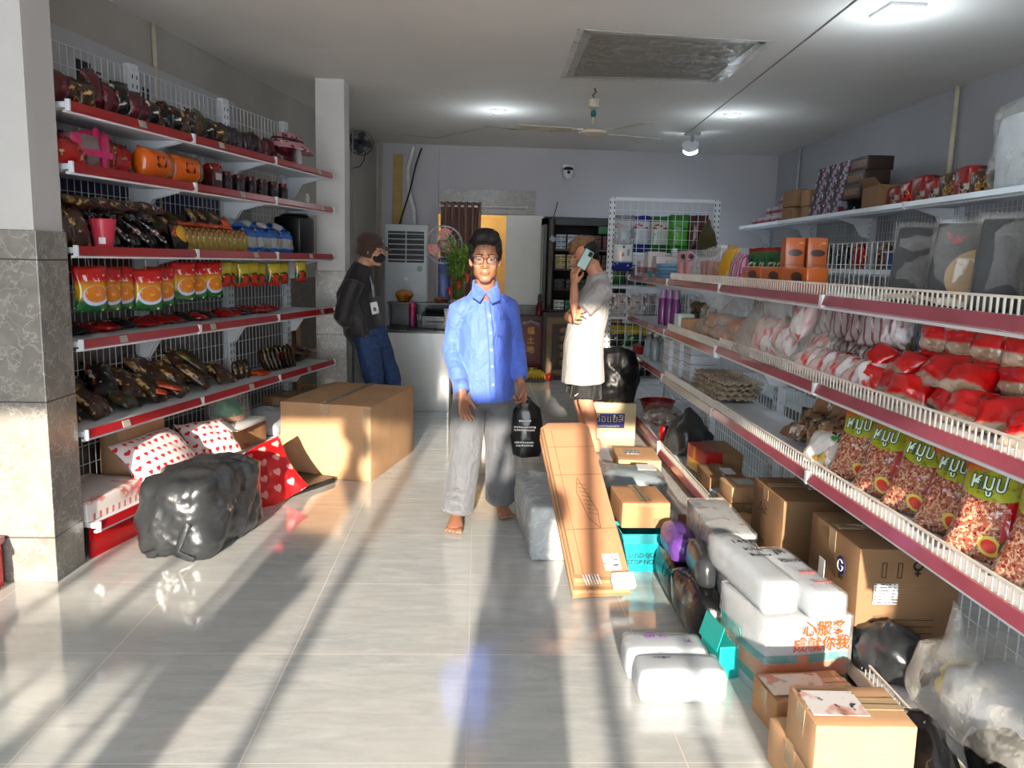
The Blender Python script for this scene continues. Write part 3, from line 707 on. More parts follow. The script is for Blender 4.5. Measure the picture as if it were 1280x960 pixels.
# ---- man at the counter, in profile, leaning back with hands behind him
P2 = Vector((-.895, 6.48, 0))
man2 = thing('person', 'person in dark cap, black mask, dark jacket and ripped blue jeans by the counter', 'person', P2)
H2 = frame(V((.052, -.01, 1.505)), V((1, -.25, -.06)))
mb = MB(); head(mb, H2)
mb.loft([(-.05, .01, 1.22), (-.03, .01, 1.33), (.0, 0, 1.42)], [.06, .053, .055], seg=14)
mb.loft([(.0, .02, .80), (-.04, .02, .95), (-.075, .02, 1.10), (-.06, .02, 1.25)], [(.10, .13), (.10, .135), (.11, .15), (.08, .13)], seg=18, ref=(1, 0, 0))
A2 = ((V((-.08, -.15, 1.235)), V((-.155, -.19, .98)), V((-.12, -.02, .90))), (V((-.05, .18, 1.235)), V((-.14, .21, .98)), V((-.11, .06, .90))))
for a, e, w in A2: mb.loft([a, a.lerp(e, .5), e, e.lerp(w, .5), w], [.05, .043, .037, .033, .026], seg=12)
L2 = ((V((.02, -.08, .82)), V((.085, -.10, .44)), V((.10, -.09, .075))), (V((.06, .10, .82)), V((.20, .09, .46)), V((.18, .13, .075))))
for a, k, n in L2: mb.loft([a, a.lerp(k, .5), k, k.lerp(n, .4), n], [.075, .064, .05, .047, .034], seg=12)
hand(mb, frame(A2[0][2], V((-.9, .1, 0)), V((-.05, -1, .3))), 1, .4); hand(mb, frame(A2[1][2], V((-.9, -.1, 0)), V((-.05, 1, .3))), -1, .4)
foot(mb, Matrix.Translation(L2[0][2]) @ Matrix.Rotation(R(78), 4, 'Z'), 1); foot(mb, Matrix.Translation(L2[1][2]) @ Matrix.Rotation(R(78), 4, 'Z'), -1)
organic('body', mb, .0046, 2, skin_mat('light_skin', (.78, .58, .47)), man2)
eyes(man2, H2)
cap_m = cloth('brown_cap_cloth', (.26, .17, .15), .8)
mb = MB(); h = Sub(mb, H2)
h.ball((0, .024, .062), (.089, .108, .085)); h.loft([(0, -.03, .030), (0, -.10, .030), (0, -.150, .004)], [(.082, .012), (.082, .007), (.058, .006)], seg=16, capk=.2)
h.loft([(0, .045, -.05), (0, .025, .03)], [(.094, .088), (.092, .10)], seg=16, capk=.2)
cap = organic('cap', mb, .006, 3, cap_m, man2)
mb = MB(); Sub(mb, H2).ball((.02, -.078, .078), (.016, .004, .016)); part('badge', mb, wht, cap, label='small white cap badge')
mb = MB(); h = Sub(mb, H2); h.ball((0, -.046, -.058), (.064, .068, .046)); h.ball((0, -.088, -.045), (.024, .028, .026))
mk = organic('face_mask', mb, .006, 3, cloth('black_mask', (.06, .06, .065), .8), man2)
mb = MB()
for s in (-1, 1): Sub(mb, H2).tube([(s*.055, -.05, -.045), (s*.072, -.01, -.02), (s*.080, .012, .008), (s*.082, .022, -.01)], .0018, seg=6)
part('ear_loop', mb, wht, mk)
jk = cloth('dark_jacket', (.10, .085, .10), .6)
mb = MB()
mb.loft([(.01, .02, .80), (-.03, .02, .88), (-.07, .02, 1.02), (-.095, .02, 1.15), (-.05, .02, 1.27), (-.01, .01, 1.385)], [(.135, .165), (.15, .175), (.15, .18), (.14, .18), (.118, .16), (.085, .090)], seg=22, capk=.15)
for a, e, w in A2: mb.loft([a + V((.01, 0, .02)), a.lerp(e, .5), e, e.lerp(w, .5), w + V((0, 0, .03))], [.078, .074, .066, .058, .045], seg=16, capk=.3)
jo = organic('jacket', mb, .008, 4, jk, man2, wrinkle(.007, 8, 12, (1, 1, .6)))
mb = MB(); Sub(mb, H2); mb.loft([(.03, -.07, 1.34), (.055, -.07, 1.25), (.075, -.09, 1.14)], [(.004, .002)]*3, seg=6); mb.loft([(.025, .06, 1.34), (.06, .0, 1.24), (.078, -.08, 1.14)], [(.004, .002)]*3, seg=6)
ly = part('lanyard', mb, mat('pale_blue_ribbon', (.65, .68, .78), .5), man2, True, label='pale blue lanyard ribbon')
mb = MB(); mb.box((.085, -.115, 1.055), (.060, .008, .095), Euler((0, R(-12), R(25))), bev=.004); part('id_card', mb, mat('white_card', (.86, .86, .86), .4, var=.03), ly, label='white identity card in a holder')
mb = MB(); mb.box((.0865, -.1205, 1.045), (.024, .002, .03), Euler((0, R(-12), R(25)))); part('card_photo', mb, mat('grey_photo', (.35, .35, .36), .5), ly)
dn = print_mat('ripped_denim', (.13, .22, .38), [('noise', 30, .56, (.17, .28, .46)), ('noise', 11, .70, (.55, .62, .68), None, (1.6, 1.6, .8))], .8, .3, 40)
mb = MB(); mb.loft([(.03, .02, .88), (.04, .02, .80), (.05, .01, .72)], [(.13, .15), (.135, .16), (.13, .155)], seg=18, capk=.3)
for a, k, n in L2: mb.loft([a, a.lerp(k, .5), k, k.lerp(n, .5), n + V((0, 0, .01))], [.100, .090, .074, .068, .070], seg=16, capk=.15)
organic('jeans', mb, .008, 3, dn, man2, wrinkle(.006, 9, 3, (1, 1, .6)))

# ---- man on the phone, in profile facing left
P3 = Vector((.90, 6.08, 0))
man3 = thing('person', 'man in white t-shirt and black shorts holding a phone to his ear', 'person', P3)
H3 = frame(V((-.105, -.0, 1.512)), V((-1, -.06, -.28)))
mb = MB(); head(mb, H3)
mb.loft([(.03, .0, 1.24), (.0, 0, 1.36), (-.045, 0, 1.44)], [(.07, .06), (.056, .054), (.058, .056)], seg=14)
mb.loft([(-.06, .0, .62), (-.075, 0, .78), (-.065, 0, .95), (-.02, 0, 1.12), (.01, 0, 1.26)], [(.12, .14), (.14, .15), (.135, .15), (.12, .16), (.08, .14)], seg=18)
A3 = ((V((.02, -.17, 1.245)), V((-.185, -.215, 1.045)), V((-.188, -.14, 1.285))), (V((-.0, .18, 1.235)), V((-.19, .15, 1.02)), V((-.19, -.10, 1.035))))
for a, e, w in A3: mb.loft([a, a.lerp(e, .5), e, e.lerp(w, .5), w], [.056, .049, .042, .037, .027], seg=14)
L3 = ((V((-.055, -.08, .66)), V((-.06, -.085, .40)), V((.015, -.08, .075))), (V((-.05, .09, .66)), V((-.075, .10, .40)), V((-.02, .11, .075))))
for a, k, n in L3: mb.loft([a, a.lerp(k, .5), k, k.lerp(n, .35) + V((.012, 0, 0)), n.lerp(k, .22), n], [.085, .075, .058, .057, .04, .034], seg=14)
hand(mb, frame(A3[0][2], V((.75, .65, 0)), V((-.10, -.15, -1))), 1, .42, 1.0, .7)
hand(mb, frame(A3[1][2] + V((0, -.01, .0)), V((.85, .15, -.2)), V((-.75, .75, -.25))), 1, .35)
foot(mb, Matrix.Translation(L3[0][2]) @ Matrix.Rotation(R(-95), 4, 'Z'), -1); foot(mb, Matrix.Translation(L3[1][2]) @ Matrix.Rotation(R(-85), 4, 'Z'), 1)
organic('body', mb, .0044, 2, skin_mat('warm_skin', (.82, .58, .46)), man3)
eyes(man3, H3)
mb = MB(); h = Sub(mb, H3)
h.ball((0, .034, .040), (.080, .088, .078)); h.ball((0, .075, .0), (.062, .035, .06))
organic('hair', mb, .006, 3, HAIR(), man3, wrinkle(.003, 60, 4))
mb = MB(); h = Sub(mb, H3)
h.ball((0, .010, .090), (.078, .096, .048)); h.ball((0, -.055, .085), (.068, .05, .040)); h.ball((0, -.080, .052), (.062, .024, .034))
for k in range(7): h.loft([((k - 3)*.018, .04, .12), ((k - 3)*.019, -.02, .135), ((k - 3)*.019, -.085, .10)], [.012, .014, .007], seg=8)
organic('hair_top', mb, .0055, 2, mat('bronze_hair', (.52, .38, .24), .55, var=.35, scale=60, bmp=.6, bscale=160, stretch=(1, .2, 1)), man3, wrinkle(.003, 70, 6)).__setitem__('label', 'dyed light brown top hair')
white_c = cloth('white_cotton', (.70, .68, .67), .8, .04)
mb = MB()
mb.loft([(-.075, .0, .545), (-.08, 0, .66), (-.085, 0, .82), (-.07, 0, .95), (-.03, 0, 1.10), (.005, 0, 1.22), (.01, 0, 1.30), (.0, 0, 1.365)], [(.165, .205), (.160, .200), (.152, .188), (.142, .175), (.128, .18), (.105, .165), (.092, .125), (.070, .070)], seg=24, capk=.15)
for a, e, w in A3: mb.loft([V((a.x - .005, a.y*.55, a.z + .025)), a + V((.0, 0, .0)), a.lerp(e, .35), a.lerp(e, .66)], [.07, .078, .076, .074], seg=16, capk=.2)
ts = organic('t_shirt', mb, .007, 4, white_c, man3, wrinkle(.0045, 7, 9, (1, 1, .5)))
mb = MB(); Sub(mb, H3); mb.loft([(-.06, -.03, 1.325), (-.03, -.066, 1.345), (.02, -.066, 1.372), (.062, -.025, 1.385), (.066, .03, 1.385), (.02, .066, 1.372), (-.04, .062, 1.34)], [(.008, .014)]*7, seg=8); part('collar', mb, white_c, ts, True)
mb = MB()
for s, (a, k, n) in ((-1, L3[0]), (1, L3[1])): mb.loft([a + V((-.01, s*.005, .05)), a.lerp(k, .5), k + V((0, 0, .03))], [(.100, .075), (.112, .092), (.122, .104)], seg=18, capk=.1)
mb.loft([(-.06, 0, .72), (-.06, 0, .62)], [(.115, .14), (.12, .15)], seg=18, capk=.2)
sh = organic('shorts', mb, .0075, 3, cloth('black_shorts', (.03, .03, .033), .7), man3, wrinkle(.004, 9, 14, (1, 1, .4)))
mb = MB(); mb.loft([(-.155, -.155, .455), (-.15, -.163, .46), (-.13, -.170, .478)], [(.004, .003), (.005, .003), (.002, .002)], seg=8); part('emblem', mb, wht, sh, True, label='small white curved mark near the hem')
# phone and the little blue-and-white packet
M_ = frame(P3 + V((-.112, -.128, 1.475)), V((.12, -1, .12)), V((.55, 0, 1)))
ph = thing('mobile_phone', 'pale mobile phone in dark case held to the ear', 'phone'); ph.matrix_world = M_
part('case', MB().box((0, .0, 0), (.078, .009, .155), bev=.006), mat('dark_case', (.12, .13, .15), .35), ph)
part('back_panel', MB().box((0, -.005, 0), (.070, .003, .147), bev=.001), mat('mint_panel', (.74, .86, .84), .2, var=.05), ph)
part('camera_block', MB().box((.016, -.009, .05), (.030, .006, .036), bev=.002), mat('dark_case', (.12, .13, .15), .35), ph)
M_ = frame(P3 + V((-.09, -.225, 1.085)), V((-.1, -1, .1)), V((.5, 0, 1)))
kp = thing('packet', 'small blue and white packet in the hand of the man in white', 'packet'); kp.matrix_world = M_
part('wrapper', MB().box((0, 0, 0), (.028, .012, .075), bev=.005), print_mat('blue_white_wrap', (.85, .87, .92), [('band', 'z', -.015, .03, (.25, .25, .75))], .3), kp)

# ---- people standing outside the picture, behind the lens, whose shadows lie across the floor
def bystander(label, loc, rz, sole, arms, stance=.09):
    t = thing('person', label, 'person', loc, rz)
    mb = MB(); Hm = frame(V((0, -.03, 1.50)), V((0, -1, 0))); head(mb, Hm)
    mb.loft([(0, .02, 1.20), (0, .01, 1.30), (0, -.01, 1.42)], [.06, .054, .055], seg=12)
    mb.loft([(0, .02, .72), (0, .02, .85), (0, .015, 1.0), (0, .02, 1.15), (0, .02, 1.26)], [(.14, .10), (.13, .095), (.135, .10), (.155, .10), (.10, .07)], seg=16)
    for s in (-1, 1):
        e, w = V(arms[0]), V(arms[1]); e.x *= s; w.x *= s; a = V((s*.16, .02, 1.22))
        mb.loft([a, a.lerp(e, .5), e, e.lerp(w, .5), w], [.05, .043, .038, .034, .026], seg=12); hand(mb, frame(w, V((-s, 0, 0)), V((0, .7, -.7))), s, .5)
        h_, k, n = V((s*.075, .02, .74)), V((s*stance, .0, .42)), V((s*stance, .02, .075))
        mb.loft([h_, h_.lerp(k, .5), k, k.lerp(n, .4), n], [.08, .068, .052, .05, .036], seg=12); foot(mb, Matrix.Translation(n), -s)
    organic('body', mb, .006, 2, skin1, t)
    mb = MB(); Sub(mb, Hm).ball((0, .03, .06), (.083, .095, .08)); part('hair', mb, HAIR(), t, True)
    mb = MB(); mb.loft([(0, .02, .66), (0, .02, .85), (0, .015, 1.0), (0, .02, 1.15), (0, .02, 1.29)], [(.165, .125), (.155, .115), (.155, .12), (.165, .115), (.085, .07)], seg=18, capk=.15)
    for s in (-1, 1):
        e = V(arms[0]); e.x *= s; a = V((s*.15, .02, 1.22)); mb.loft([a, a.lerp(e, .7)], [.07, .062], seg=14, capk=.2)
    organic('shirt', mb, .01, 3, grey, t)
    mb = MB()
    for s in (-1, 1): mb.loft([(s*.075, .02, .78), (s*stance, .0, .42), (s*stance, .02, .09)], [.095, .08, .072], seg=16, capk=.15)
    organic('trousers', mb, .01, 3, cloth('navy_trousers', (.12, .14, .2)), t)
bystander('person taking the picture at the shop entrance, arms raised', (-.045, -.42, 0), math.pi, 0, ((.17, -.14, 1.10), (.09, -.30, 1.36)), .098)
bystander('person standing sideways at the shop entrance, left of the photographer', (-1.16, -.55, 0), R(80), 0, ((.21, .06, .98), (.19, -.06, .76)), .07)

# ================================================================ GOODS: shared builders
def pouch(w, h, t, seed=0, nx=10, nz=12, crinkle=.5, pinch=.10, seal=.07):
    """filled sachet or bag with flat crimped seals at top and bottom; bottom centre at the origin, front faces -y"""
    mb = MB(); o = Vector((seed*3.7, seed*1.9, seed*5.3)); V_ = {}
    for j in range(nz + 1):
        for i in range(nx + 1):
            u, v = -1 + 2*i/nx, j/nz
            vv = min(1, max(0, (v - seal)/(1 - 2*seal)))
            th = t/2*max(0, 1 - abs(u)**2.6)**.6*max(0, 1 - abs(2*vv - 1)**3.2)**.7
            x = u*w/2*(1 - pinch*math.sin(math.pi*vv)); z = v*h
            n1 = noise.noise_vector(Vector((u*1.6, v*2.2, 0)) + o)
            x += n1.x*.02*w*crinkle*2; z += n1.z*.02*h*crinkle*2
            yo = n1.y*t*.22*crinkle
            edge = i in (0, nx) or j in (0, nz)
            for side in (-1, 1):
                if edge and side == 1: V_[i, j, 1] = V_[i, j, -1]; continue
                n2 = noise.noise(Vector((u*3, v*5, side*7)) + o)*t*.16*crinkle
                V_[i, j, side] = mb.bm.verts.new((x, yo + side*(th + (0 if edge else .0012)) + n2*(0 if edge else 1), z))
    for side in (-1, 1):
        for j in range(nz):
            for i in range(nx):
                q = [V_[i, j, side], V_[i+1, j, side], V_[i+1, j+1, side], V_[i, j+1, side]]
                try: mb.bm.faces.new(q if side < 0 else q[::-1])
                except ValueError: pass
    return mb
def crumple(mb, amp, scale, seed=0):
    """sharp folds along the surface normal"""
    mb.bm.normal_update(); o = Vector((seed*4.1, seed*2.7, seed*1.3))
    for v in mb.bm.verts:
        n = noise.noise(v.co*scale + o); v.co += v.normal*amp*(1 - 2.6*abs(n))
        if v.co.z < 0: v.co.z = 0
    return mb
def sack(rx, ry, rz, seed=0, knot=True, amp=.12, seg=34, rings=22, flat=.35):
    """soft plastic bag sagging on its flat bottom, origin under its middle"""
    mb = MB(); o = Vector((seed*2.3, seed*4.1, seed))
    mb.ball((0, 0, 0), 1.0, seg=seg, rings=rings)
    for v in mb.bm.verts:
        d = v.co.copy(); k = 1 + amp*noise.noise(d*2.0 + o) + amp*.5*noise.noise(d*5 + o)
        z = d.z
        if z < -flat: z = -flat + (z + flat)*.08
        if knot and z > .80: f = (z - .80)/.2; k *= 1 - .55*f; z += .35*f
        v.co = Vector((d.x*rx*k*1.06, d.y*ry*k*1.06, (z + flat + .05)*rz/(1.05 + flat)))
    s_ = min(rx, ry)
    crumple(mb, s_*.11, 1.5/s_, seed); crumple(mb, s_*.045, 4.2/s_, seed + 3)
    return mb
def softbox(sx, sy, sz, bulge=.02, amp=.003, seed=0, n=6, bev=.006):
    """box with slightly bowed faces and softened edges, bottom centre at the origin"""
    mb = MB(); mb.box((0, 0, sz/2), (sx, sy, sz), bev=bev, seg=2)
    bmesh.ops.subdivide_edges(mb.bm, edges=[e for e in mb.bm.edges if e.calc_length() > .05], cuts=n - 1, use_grid_fill=True)
    o = Vector((seed*1.7, seed*3.3, seed*.9))
    for v in mb.bm.verts:
        a, b, c = v.co.x/(sx/2), v.co.y/(sy/2), (v.co.z - sz/2)/(sz/2)
        s = min(sx, sy, sz)*bulge
        v.co += Vector((a*(1 - b*b)*(1 - c*c), b*(1 - a*a)*(1 - c*c), (c if c > 0 else 0)*(1 - a*a)*(1 - b*b)))*s
        nv = noise.noise_vector(v.co*6 + o)*amp
        if v.co.z < .01: nv.z = 0
        v.co += nv
        if v.co.z < 0: v.co.z = 0
    return mb
CB = cardboard(); CB2 = cardboard('cardboard_pale', (.76, .60, .45)); CB3 = cardboard('cardboard_dark', (.56, .43, .31))
TAPE = mat('clear_parcel_tape', (.80, .70, .55), .15, var=.08, alpha=.55); PAPER = print_mat('printed_label', (.90, .90, .89), [('stripe', 'z', .011, .45, (.30, .30, .32), [-.6, .6, -.6, .6]), ('noise', 90, .50, (.90, .90, .89), None, (1, 1, .25))], .45, 0)
WHITEP = mat('plain_white_label', (.90, .90, .90), .45, var=.03); INK = mat('black_ink', (.06, .055, .05), .6, var=.05); SEAM = mat('seam_shadow_gap', (.30, .22, .15), .8)
FILM = film_mat('clear_wrapping_film'); FILM2 = film_mat('clear_bag_film', (.84, .83, .80), .15, .12, .30); FILM3 = film_mat('milky_film', (.84, .86, .87), .55, .2, .35)
BLACKP = mat('black_bin_liner', (.17, .18, .19), .30, bmp=.5, bscale=14, spec=.7)
def facebox(mb, size, face, a, b, w, h, th=.0016, off=0.0):
    """thin panel on one face of a box: f front(-y) k back r right l left t top; a, b from the face centre"""
    sx, sy, sz = size
    if face == 'f': return mb.box((a, -sy/2 - off, sz/2 + b), (w, th*2, h))
    if face == 'k': return mb.box((a, sy/2 + off, sz/2 + b), (w, th*2, h))
    if face == 'r': return mb.box((sx/2 + off, a, sz/2 + b), (th*2, w, h))
    if face == 'l': return mb.box((-sx/2 - off, a, sz/2 + b), (th*2, w, h))
    return mb.box((a, b, sz + off), (w, h, th*2))
FROT = dict(f=0, k=math.pi, r=math.pi/2, l=-math.pi/2)
def carton(label, loc, rz, size, m=None, tape='x', labels=(), words=(), bulge=.03, seed=0, group=None, name='carton', cat='box', wrap=None, seam=True):
    """cardboard box: body, taped flap seam, stuck-on labels, printed lettering, optional film"""
    t = thing(name, label, cat, loc, rz, group); sx, sy, sz = size; m = m or CB
    off = min(size)*bulge*.9 + .0012
    part('box_body', softbox(sx, sy, sz, bulge, .003, seed), m, t, True, 35)
    if tape:
        mb = MB(); d = (sx*.985, .055) if tape == 'x' else (.055, sy*.985)
        facebox(mb, size, 't', 0, 0, d[0], d[1], .0008, off)
        part('tape', mb, TAPE, t)
        if seam:
            mb = MB(); facebox(mb, size, 't', 0, 0, sx*.97 if tape == 'x' else .004, .004 if tape == 'x' else sy*.97, .0010, off); part('flap_seam', mb, SEAM, t)
        for f in (('l', 'r') if tape == 'x' else ('f', 'k')): part('tape', facebox(MB(), size, f, 0, sz/2 - .04, .055, .08, .0008, off*.5), TAPE, t)
    for (f, a, b, w, h, *mm) in labels: put(part('label', MB().box((0, 0, 0), (w, h, .0024) if f == 't' else (w, .0024, h)), mm[0] if mm else PAPER, t), *((((a, b, sz + off + .001), (0, 0, 0))) if f == 't' else (dict(f=(a, -sy/2 - off, sz/2 + b), k=(-a, sy/2 + off, sz/2 + b), r=(sx/2 + off, a, sz/2 + b), l=(-sx/2 - off, -a, sz/2 + b))[f], (0, 0, FROT[f]))))
    for (f, a, b, s, w, *mm) in words:
        lo = dict(f=(a, -sy/2 - off - .001, sz/2 + b), k=(-a, sy/2 + off + .001, sz/2 + b), r=(sx/2 + off + .001, a, sz/2 + b), l=(-sx/2 - off - .001, -a, sz/2 + b), t=(a, b, sz + off + .001))[f]
        text(w, s, mm[0] if mm else INK, t, lo, (R(-90), 0, 0) if f == 't' else (0, 0, FROT[f]), name='lettering')
    if wrap:
        w = softbox(sx + .012, sy + .012, sz + .008, bulge + .02, .006, seed + 5, 8); part('film_wrap', w, wrap, t, True, 50)
    return t
def item(name, mb, mats, label, cat, loc, rot, group=None, smooth=True, angle=50):
    return solo(name, mb, mats, label, cat, loc, rot, group, smooth, angle)

# ---------------------------------------------------------------- LEFT SHELVES
RLZ = RL    # turned to face the aisle
maroon = print_mat('maroon_pack', (.30, .04, .09), [('noise', 9, .54, (.72, .60, .62)), ('noise', 14, .56, (.14, .03, .05)), ('noise', 30, .60, (.55, .12, .2))], .3, .5, 30)
blackpk = print_mat('black_pack', (.06, .05, .05), [('noise', 10, .56, (.50, .40, .24)), ('noise', 16, .58, (.50, .11, .09)), ('noise', 26, .61, (.8, .78, .72))], .22, .6, 26)
brownpk = print_mat('brown_gold_pack', (.24, .14, .08), [('noise', 10, .52, (.55, .38, .17)), ('noise', 18, .55, (.10, .06, .04)), ('noise', 26, .59, (.78, .64, .40))], .3, .6, 26)
olivepk = print_mat('olive_pack', (.20, .19, .09), [('noise', 10, .52, (.42, .40, .16)), ('noise', 18, .57, (.07, .06, .04)), ('noise', 18, .60, (.60, .24, .12))], .3, .6, 26)
purplepk = print_mat('dark_plum_pack', (.17, .09, .13), [('noise', 12, .55, (.62, .56, .58)), ('noise', 18, .57, (.08, .04, .06))], .3, .6, 26)
redpk = print_mat('red_pack', (.62, .05, .05), [('noise', 8, .54, (.84, .16, .12)), ('noise', 14, .58, (.25, .02, .03)), ('noise', 24, .62, (.85, .70, .5))], .25, .6, 22)
goldpk = print_mat('gold_sachet', (.58, .47, .18), [('noise', 12, .54, (.78, .70, .34)), ('noise', 20, .55, (.48, .14, .08)), ('noise', 26, .59, (.90, .86, .66))], .25, .5, 26)
orangepk = print_mat('orange_red_packet', (.80, .28, .10), [('noise', 12, .58, (.85, .45, .20)), ('noise', 24, .64, (.90, .85, .75))], .25, .4, 26)
bluepk = print_mat('blue_white_pack', (.10, .34, .66), [('band', 'z', .03, .10, (.62, .62, .62)), ('noise', 14, .60, (.80, .84, .88)), ('noise', 20, .66, (.55, .14, .12))], .22, .5, 26)
KINDS = dict(m=(maroon, 'maroon'), k=(blackpk, 'black'), b=(brownpk, 'brown and gold'), o=(olivepk, 'olive'), p=(purplepk, 'dark plum'), r=(redpk, 'red'), g=(goldpk, 'gold'), a=(orangepk, 'orange-red'), u=(bluepk, 'blue and white'))
PROTO = {}
def snack(kind, w, h, t, label, loc, rot, group, seed=None):
    """one foil pack; the same kind and size shares its mesh"""
    key = (kind, round(w, 2), round(h, 2), round(t, 2), (seed or 0) % 3)
    if key not in PROTO:
        PROTO[key] = pouch(w, h, t, (seed or 0) % 3 + ord(kind[0]) % 7, crinkle=.9).mesh('pack', KINDS[kind][0] if kind in KINDS else kind, True)
    return put(tag(link('snack_pack', PROTO[key]), label, 'snack pack', group), loc, rot)
def lr(extra=0, tilt=0, roll=0): return Euler((tilt, roll, 0)).to_matrix().to_4x4(), RLZ + extra
def lrot(yaw=0, tilt=0, roll=0):
    """tilt<0 leans the top back"""
    return (Matrix.Rotation(RLZ + yaw, 4, 'Z') @ Matrix.Rotation(tilt, 4, 'X') @ Matrix.Rotation(roll, 4, 'Y')).to_euler()
rr = random.Random(3)
row = [(.07, 'm', .15), (.15, 'b', .15), (.23, 'b', .13), (.33, 'm', .21), (.42, 'm', .17), (.505, 'k', .19), (.585, 'm', .16), (.66, 'm', .16), (.735, 'k', .15), (.81, 'b', .15), (.885, 'k', .17), (.96, 'k', .16), (1.035, 'b', .15), (1.115, 'k', .17), (1.20, 'o', .18), (1.285, 'k', .15), (1.365, 'b', .14), (1.44, 'p', .15), (1.51, 'p', .14), (1.58, 'p', .14), (1.655, 'p', .14), (1.73, 'p', .14), (1.81, 'p', .15), (1.89, 'm', .13), (1.97, 'p', .13), (2.05, 'm', .15)]
for i, (t, k, h) in enumerate(row):
    snack(k, .115, h, .085, '%s foil pack on the top left shelf, %s along from the pillar' % (KINDS[k][1], ORD[i]), LS(t, .09 + rr.uniform(-.02, .02), LZ[5]), lrot(rr.uniform(-.3, .3), rr.uniform(-.25, .02), rr.uniform(-.15, .15)), 'packs on the top left shelf', i)
for i in range(10):
    t = .12 + .21*i; k = 'mkbkkopkpp'[i]
    snack(k, .13, .15, .085, '%s foil pack in the top left shelf\'s back row, %s along' % (KINDS[k][1], ORD[i]), LS(t, .24, LZ[5]), lrot(rr.uniform(-.3, .3), rr.uniform(-.2, .05), rr.uniform(-.15, .15)), 'packs on the top left shelf', i)
item('gift_bag', sack(.10, .08, .17, 3), maroon, 'burgundy bag under the pink hat at the end of the top left shelf', 'bag', LS(2.30, .13, LZ[5]), lrot())
item('bottle', MB().lathe([(0, 0), (.026, .002), (.028, .09), (.018, .12), (.012, .125), (.012, .15), (0, .15)]), mat('silver_plastic', (.78, .76, .76), .2), 'small silvery bottle beside the burgundy bag on the top shelf', 'bottle', LS(2.43, .06, LZ[5]), 0)
hat = thing('sun_hat', 'pink floral sun hat resting on the burgundy bag, top left shelf', 'hat', LS(2.33, .10, LZ[5] + .135), lrot(0, .12, .05))
flo = print_mat('pink_floral_cloth', (.72, .52, .55), [('noise', 16, .52, (.35, .14, .18)), ('noise', 30, .60, (.88, .78, .76))], .8, .3, 30)
mb = MB().lathe([(0, .0), (.10, .0), (.19, -.03), (.20, -.026), (.195, -.015), (.115, .03), (.10, .07), (.06, .085), (0, .088)], seg=26); mb.jitter(.012, 14, 2); part('crown_and_brim', mb, flo, hat, True)
mb = MB().lathe([(.115, .022), (.121, .02), (.112, .045), (.106, .045)], seg=26); part('hat_band', mb, mat('dark_ribbon', (.18, .08, .10), .7), hat, True)

# second shelf from the top: gift bundle, red bags, orange packs, jars
item('snack_bag', sack(.12, .10, .12, 5, False), redpk, 'red foil bag lying under the pink bundle by the marble pillar', 'bag', LS(.08, .12, LZ[4]), lrot())
pinkb = thing('gift_bundle', 'hot pink ribboned gift bundle on the second-highest left shelf', 'gift', LS(.25, .16, LZ[4]), lrot())
hotp = mat('hot_pink_wrap', (.80, .12, .38), .35, var=.25, scale=14, bmp=.4)
part('wrapped_box', softbox(.26, .18, .15, .08, .01, 2), print_mat('pink_grey_wrap', (.52, .44, .44), [('band', 'x', -.13, -.08, (.78, .12, .36)), ('band', 'x', .05, .13, (.78, .12, .36)), ('noise', 9, .58, (.30, .10, .16))], .35, .4), pinkb, True, 50)
for k, (a, l) in enumerate(((-35, .11), (25, .13), (70, .09), (150, .10))):
    mb = MB(); mb.loft([(.06, -.05, .13), (.06 + .6*l*math.cos(R(a)), -.06, .13 + .6*l*math.sin(R(a))), (.06 + l*math.cos(R(a)), -.05, .13 + l*math.sin(R(a)) - .01)], [(.012, .006), (.030, .010), (.006, .004)], seg=10); part('bow_loop', mb, hotp, pinkb, True)
part('ribbon', MB().box((0, -.101, .075), (.26, .006, .028)).box((.07, -.101, .075), (.028, .007, .15)), hotp, pinkb)
for i, (t, h, y) in enumerate(((.43, .19, 0), (.55, .16, .1))): snack('r', .15, h, .11, ('red foil bag standing behind the pink gift bundle', 'red round-bellied bag beside the first orange pack')[i], LS(t, .14, LZ[4]), lrot(y, -.15), 'red bags on the second left shelf', i)
og = print_mat('orange_roll_pack', (.86, .38, .06), [('noise', 8, .60, (.92, .52, .14)), ('ell', .085, .085, .060, .068, (.22, .10, .05)), ('ell', .085, .085, .048, .055, (.80, .70, .42)), ('ell', .085, .085, .030, .034, (.30, .24, .12)), ('ell', .085, .085, .016, .022, (.82, .78, .55)), ('noise', 60, .52, (.25, .12, .05), [-.10, 0.0, .06, .12], (1, 1, .6))], .25, .4, 16)
PROTO['og'] = pouch(.31, .17, .16, 4, crinkle=.35, seal=.03, pinch=.03).mesh('pack', og, True)
for i, t in enumerate((.80, 1.08)): put(tag(link('orange_pack', PROTO['og']), ('big orange pack with round emblem, nearer the pillar', 'big orange pack with round emblem, beside the small red-topped box')[i], 'snack pack', 'orange packs'), LS(t, .12, LZ[4]), lrot(.08 - .1*i, -.05))
bx = thing('snack_box', 'small dark box with bright red pleated top', 'box', LS(1.34, .10, LZ[4]), lrot())
part('box_body', softbox(.10, .07, .12, .02), print_mat('dark_red_box', (.28, .04, .05), [('rect', -.03, .04, .06, .10, (.75, .72, .70))], .4, 0), bx, True, 35)
mb = MB()
for k in range(5): mb.prism([(-.055 + .022*k, .118), (-.033 + .022*k, .118), (-.044 + .022*k, .15 + .008*(k % 2))], 'y', -.03, .03)
part('pleated_top', mb, redpk, bx)
jar = thing('jar', 'dark spice jar on the second-highest left shelf, first of the row', 'jar', LS(1.50, .24, LZ[4]), 0, 'dark jars in the back row')
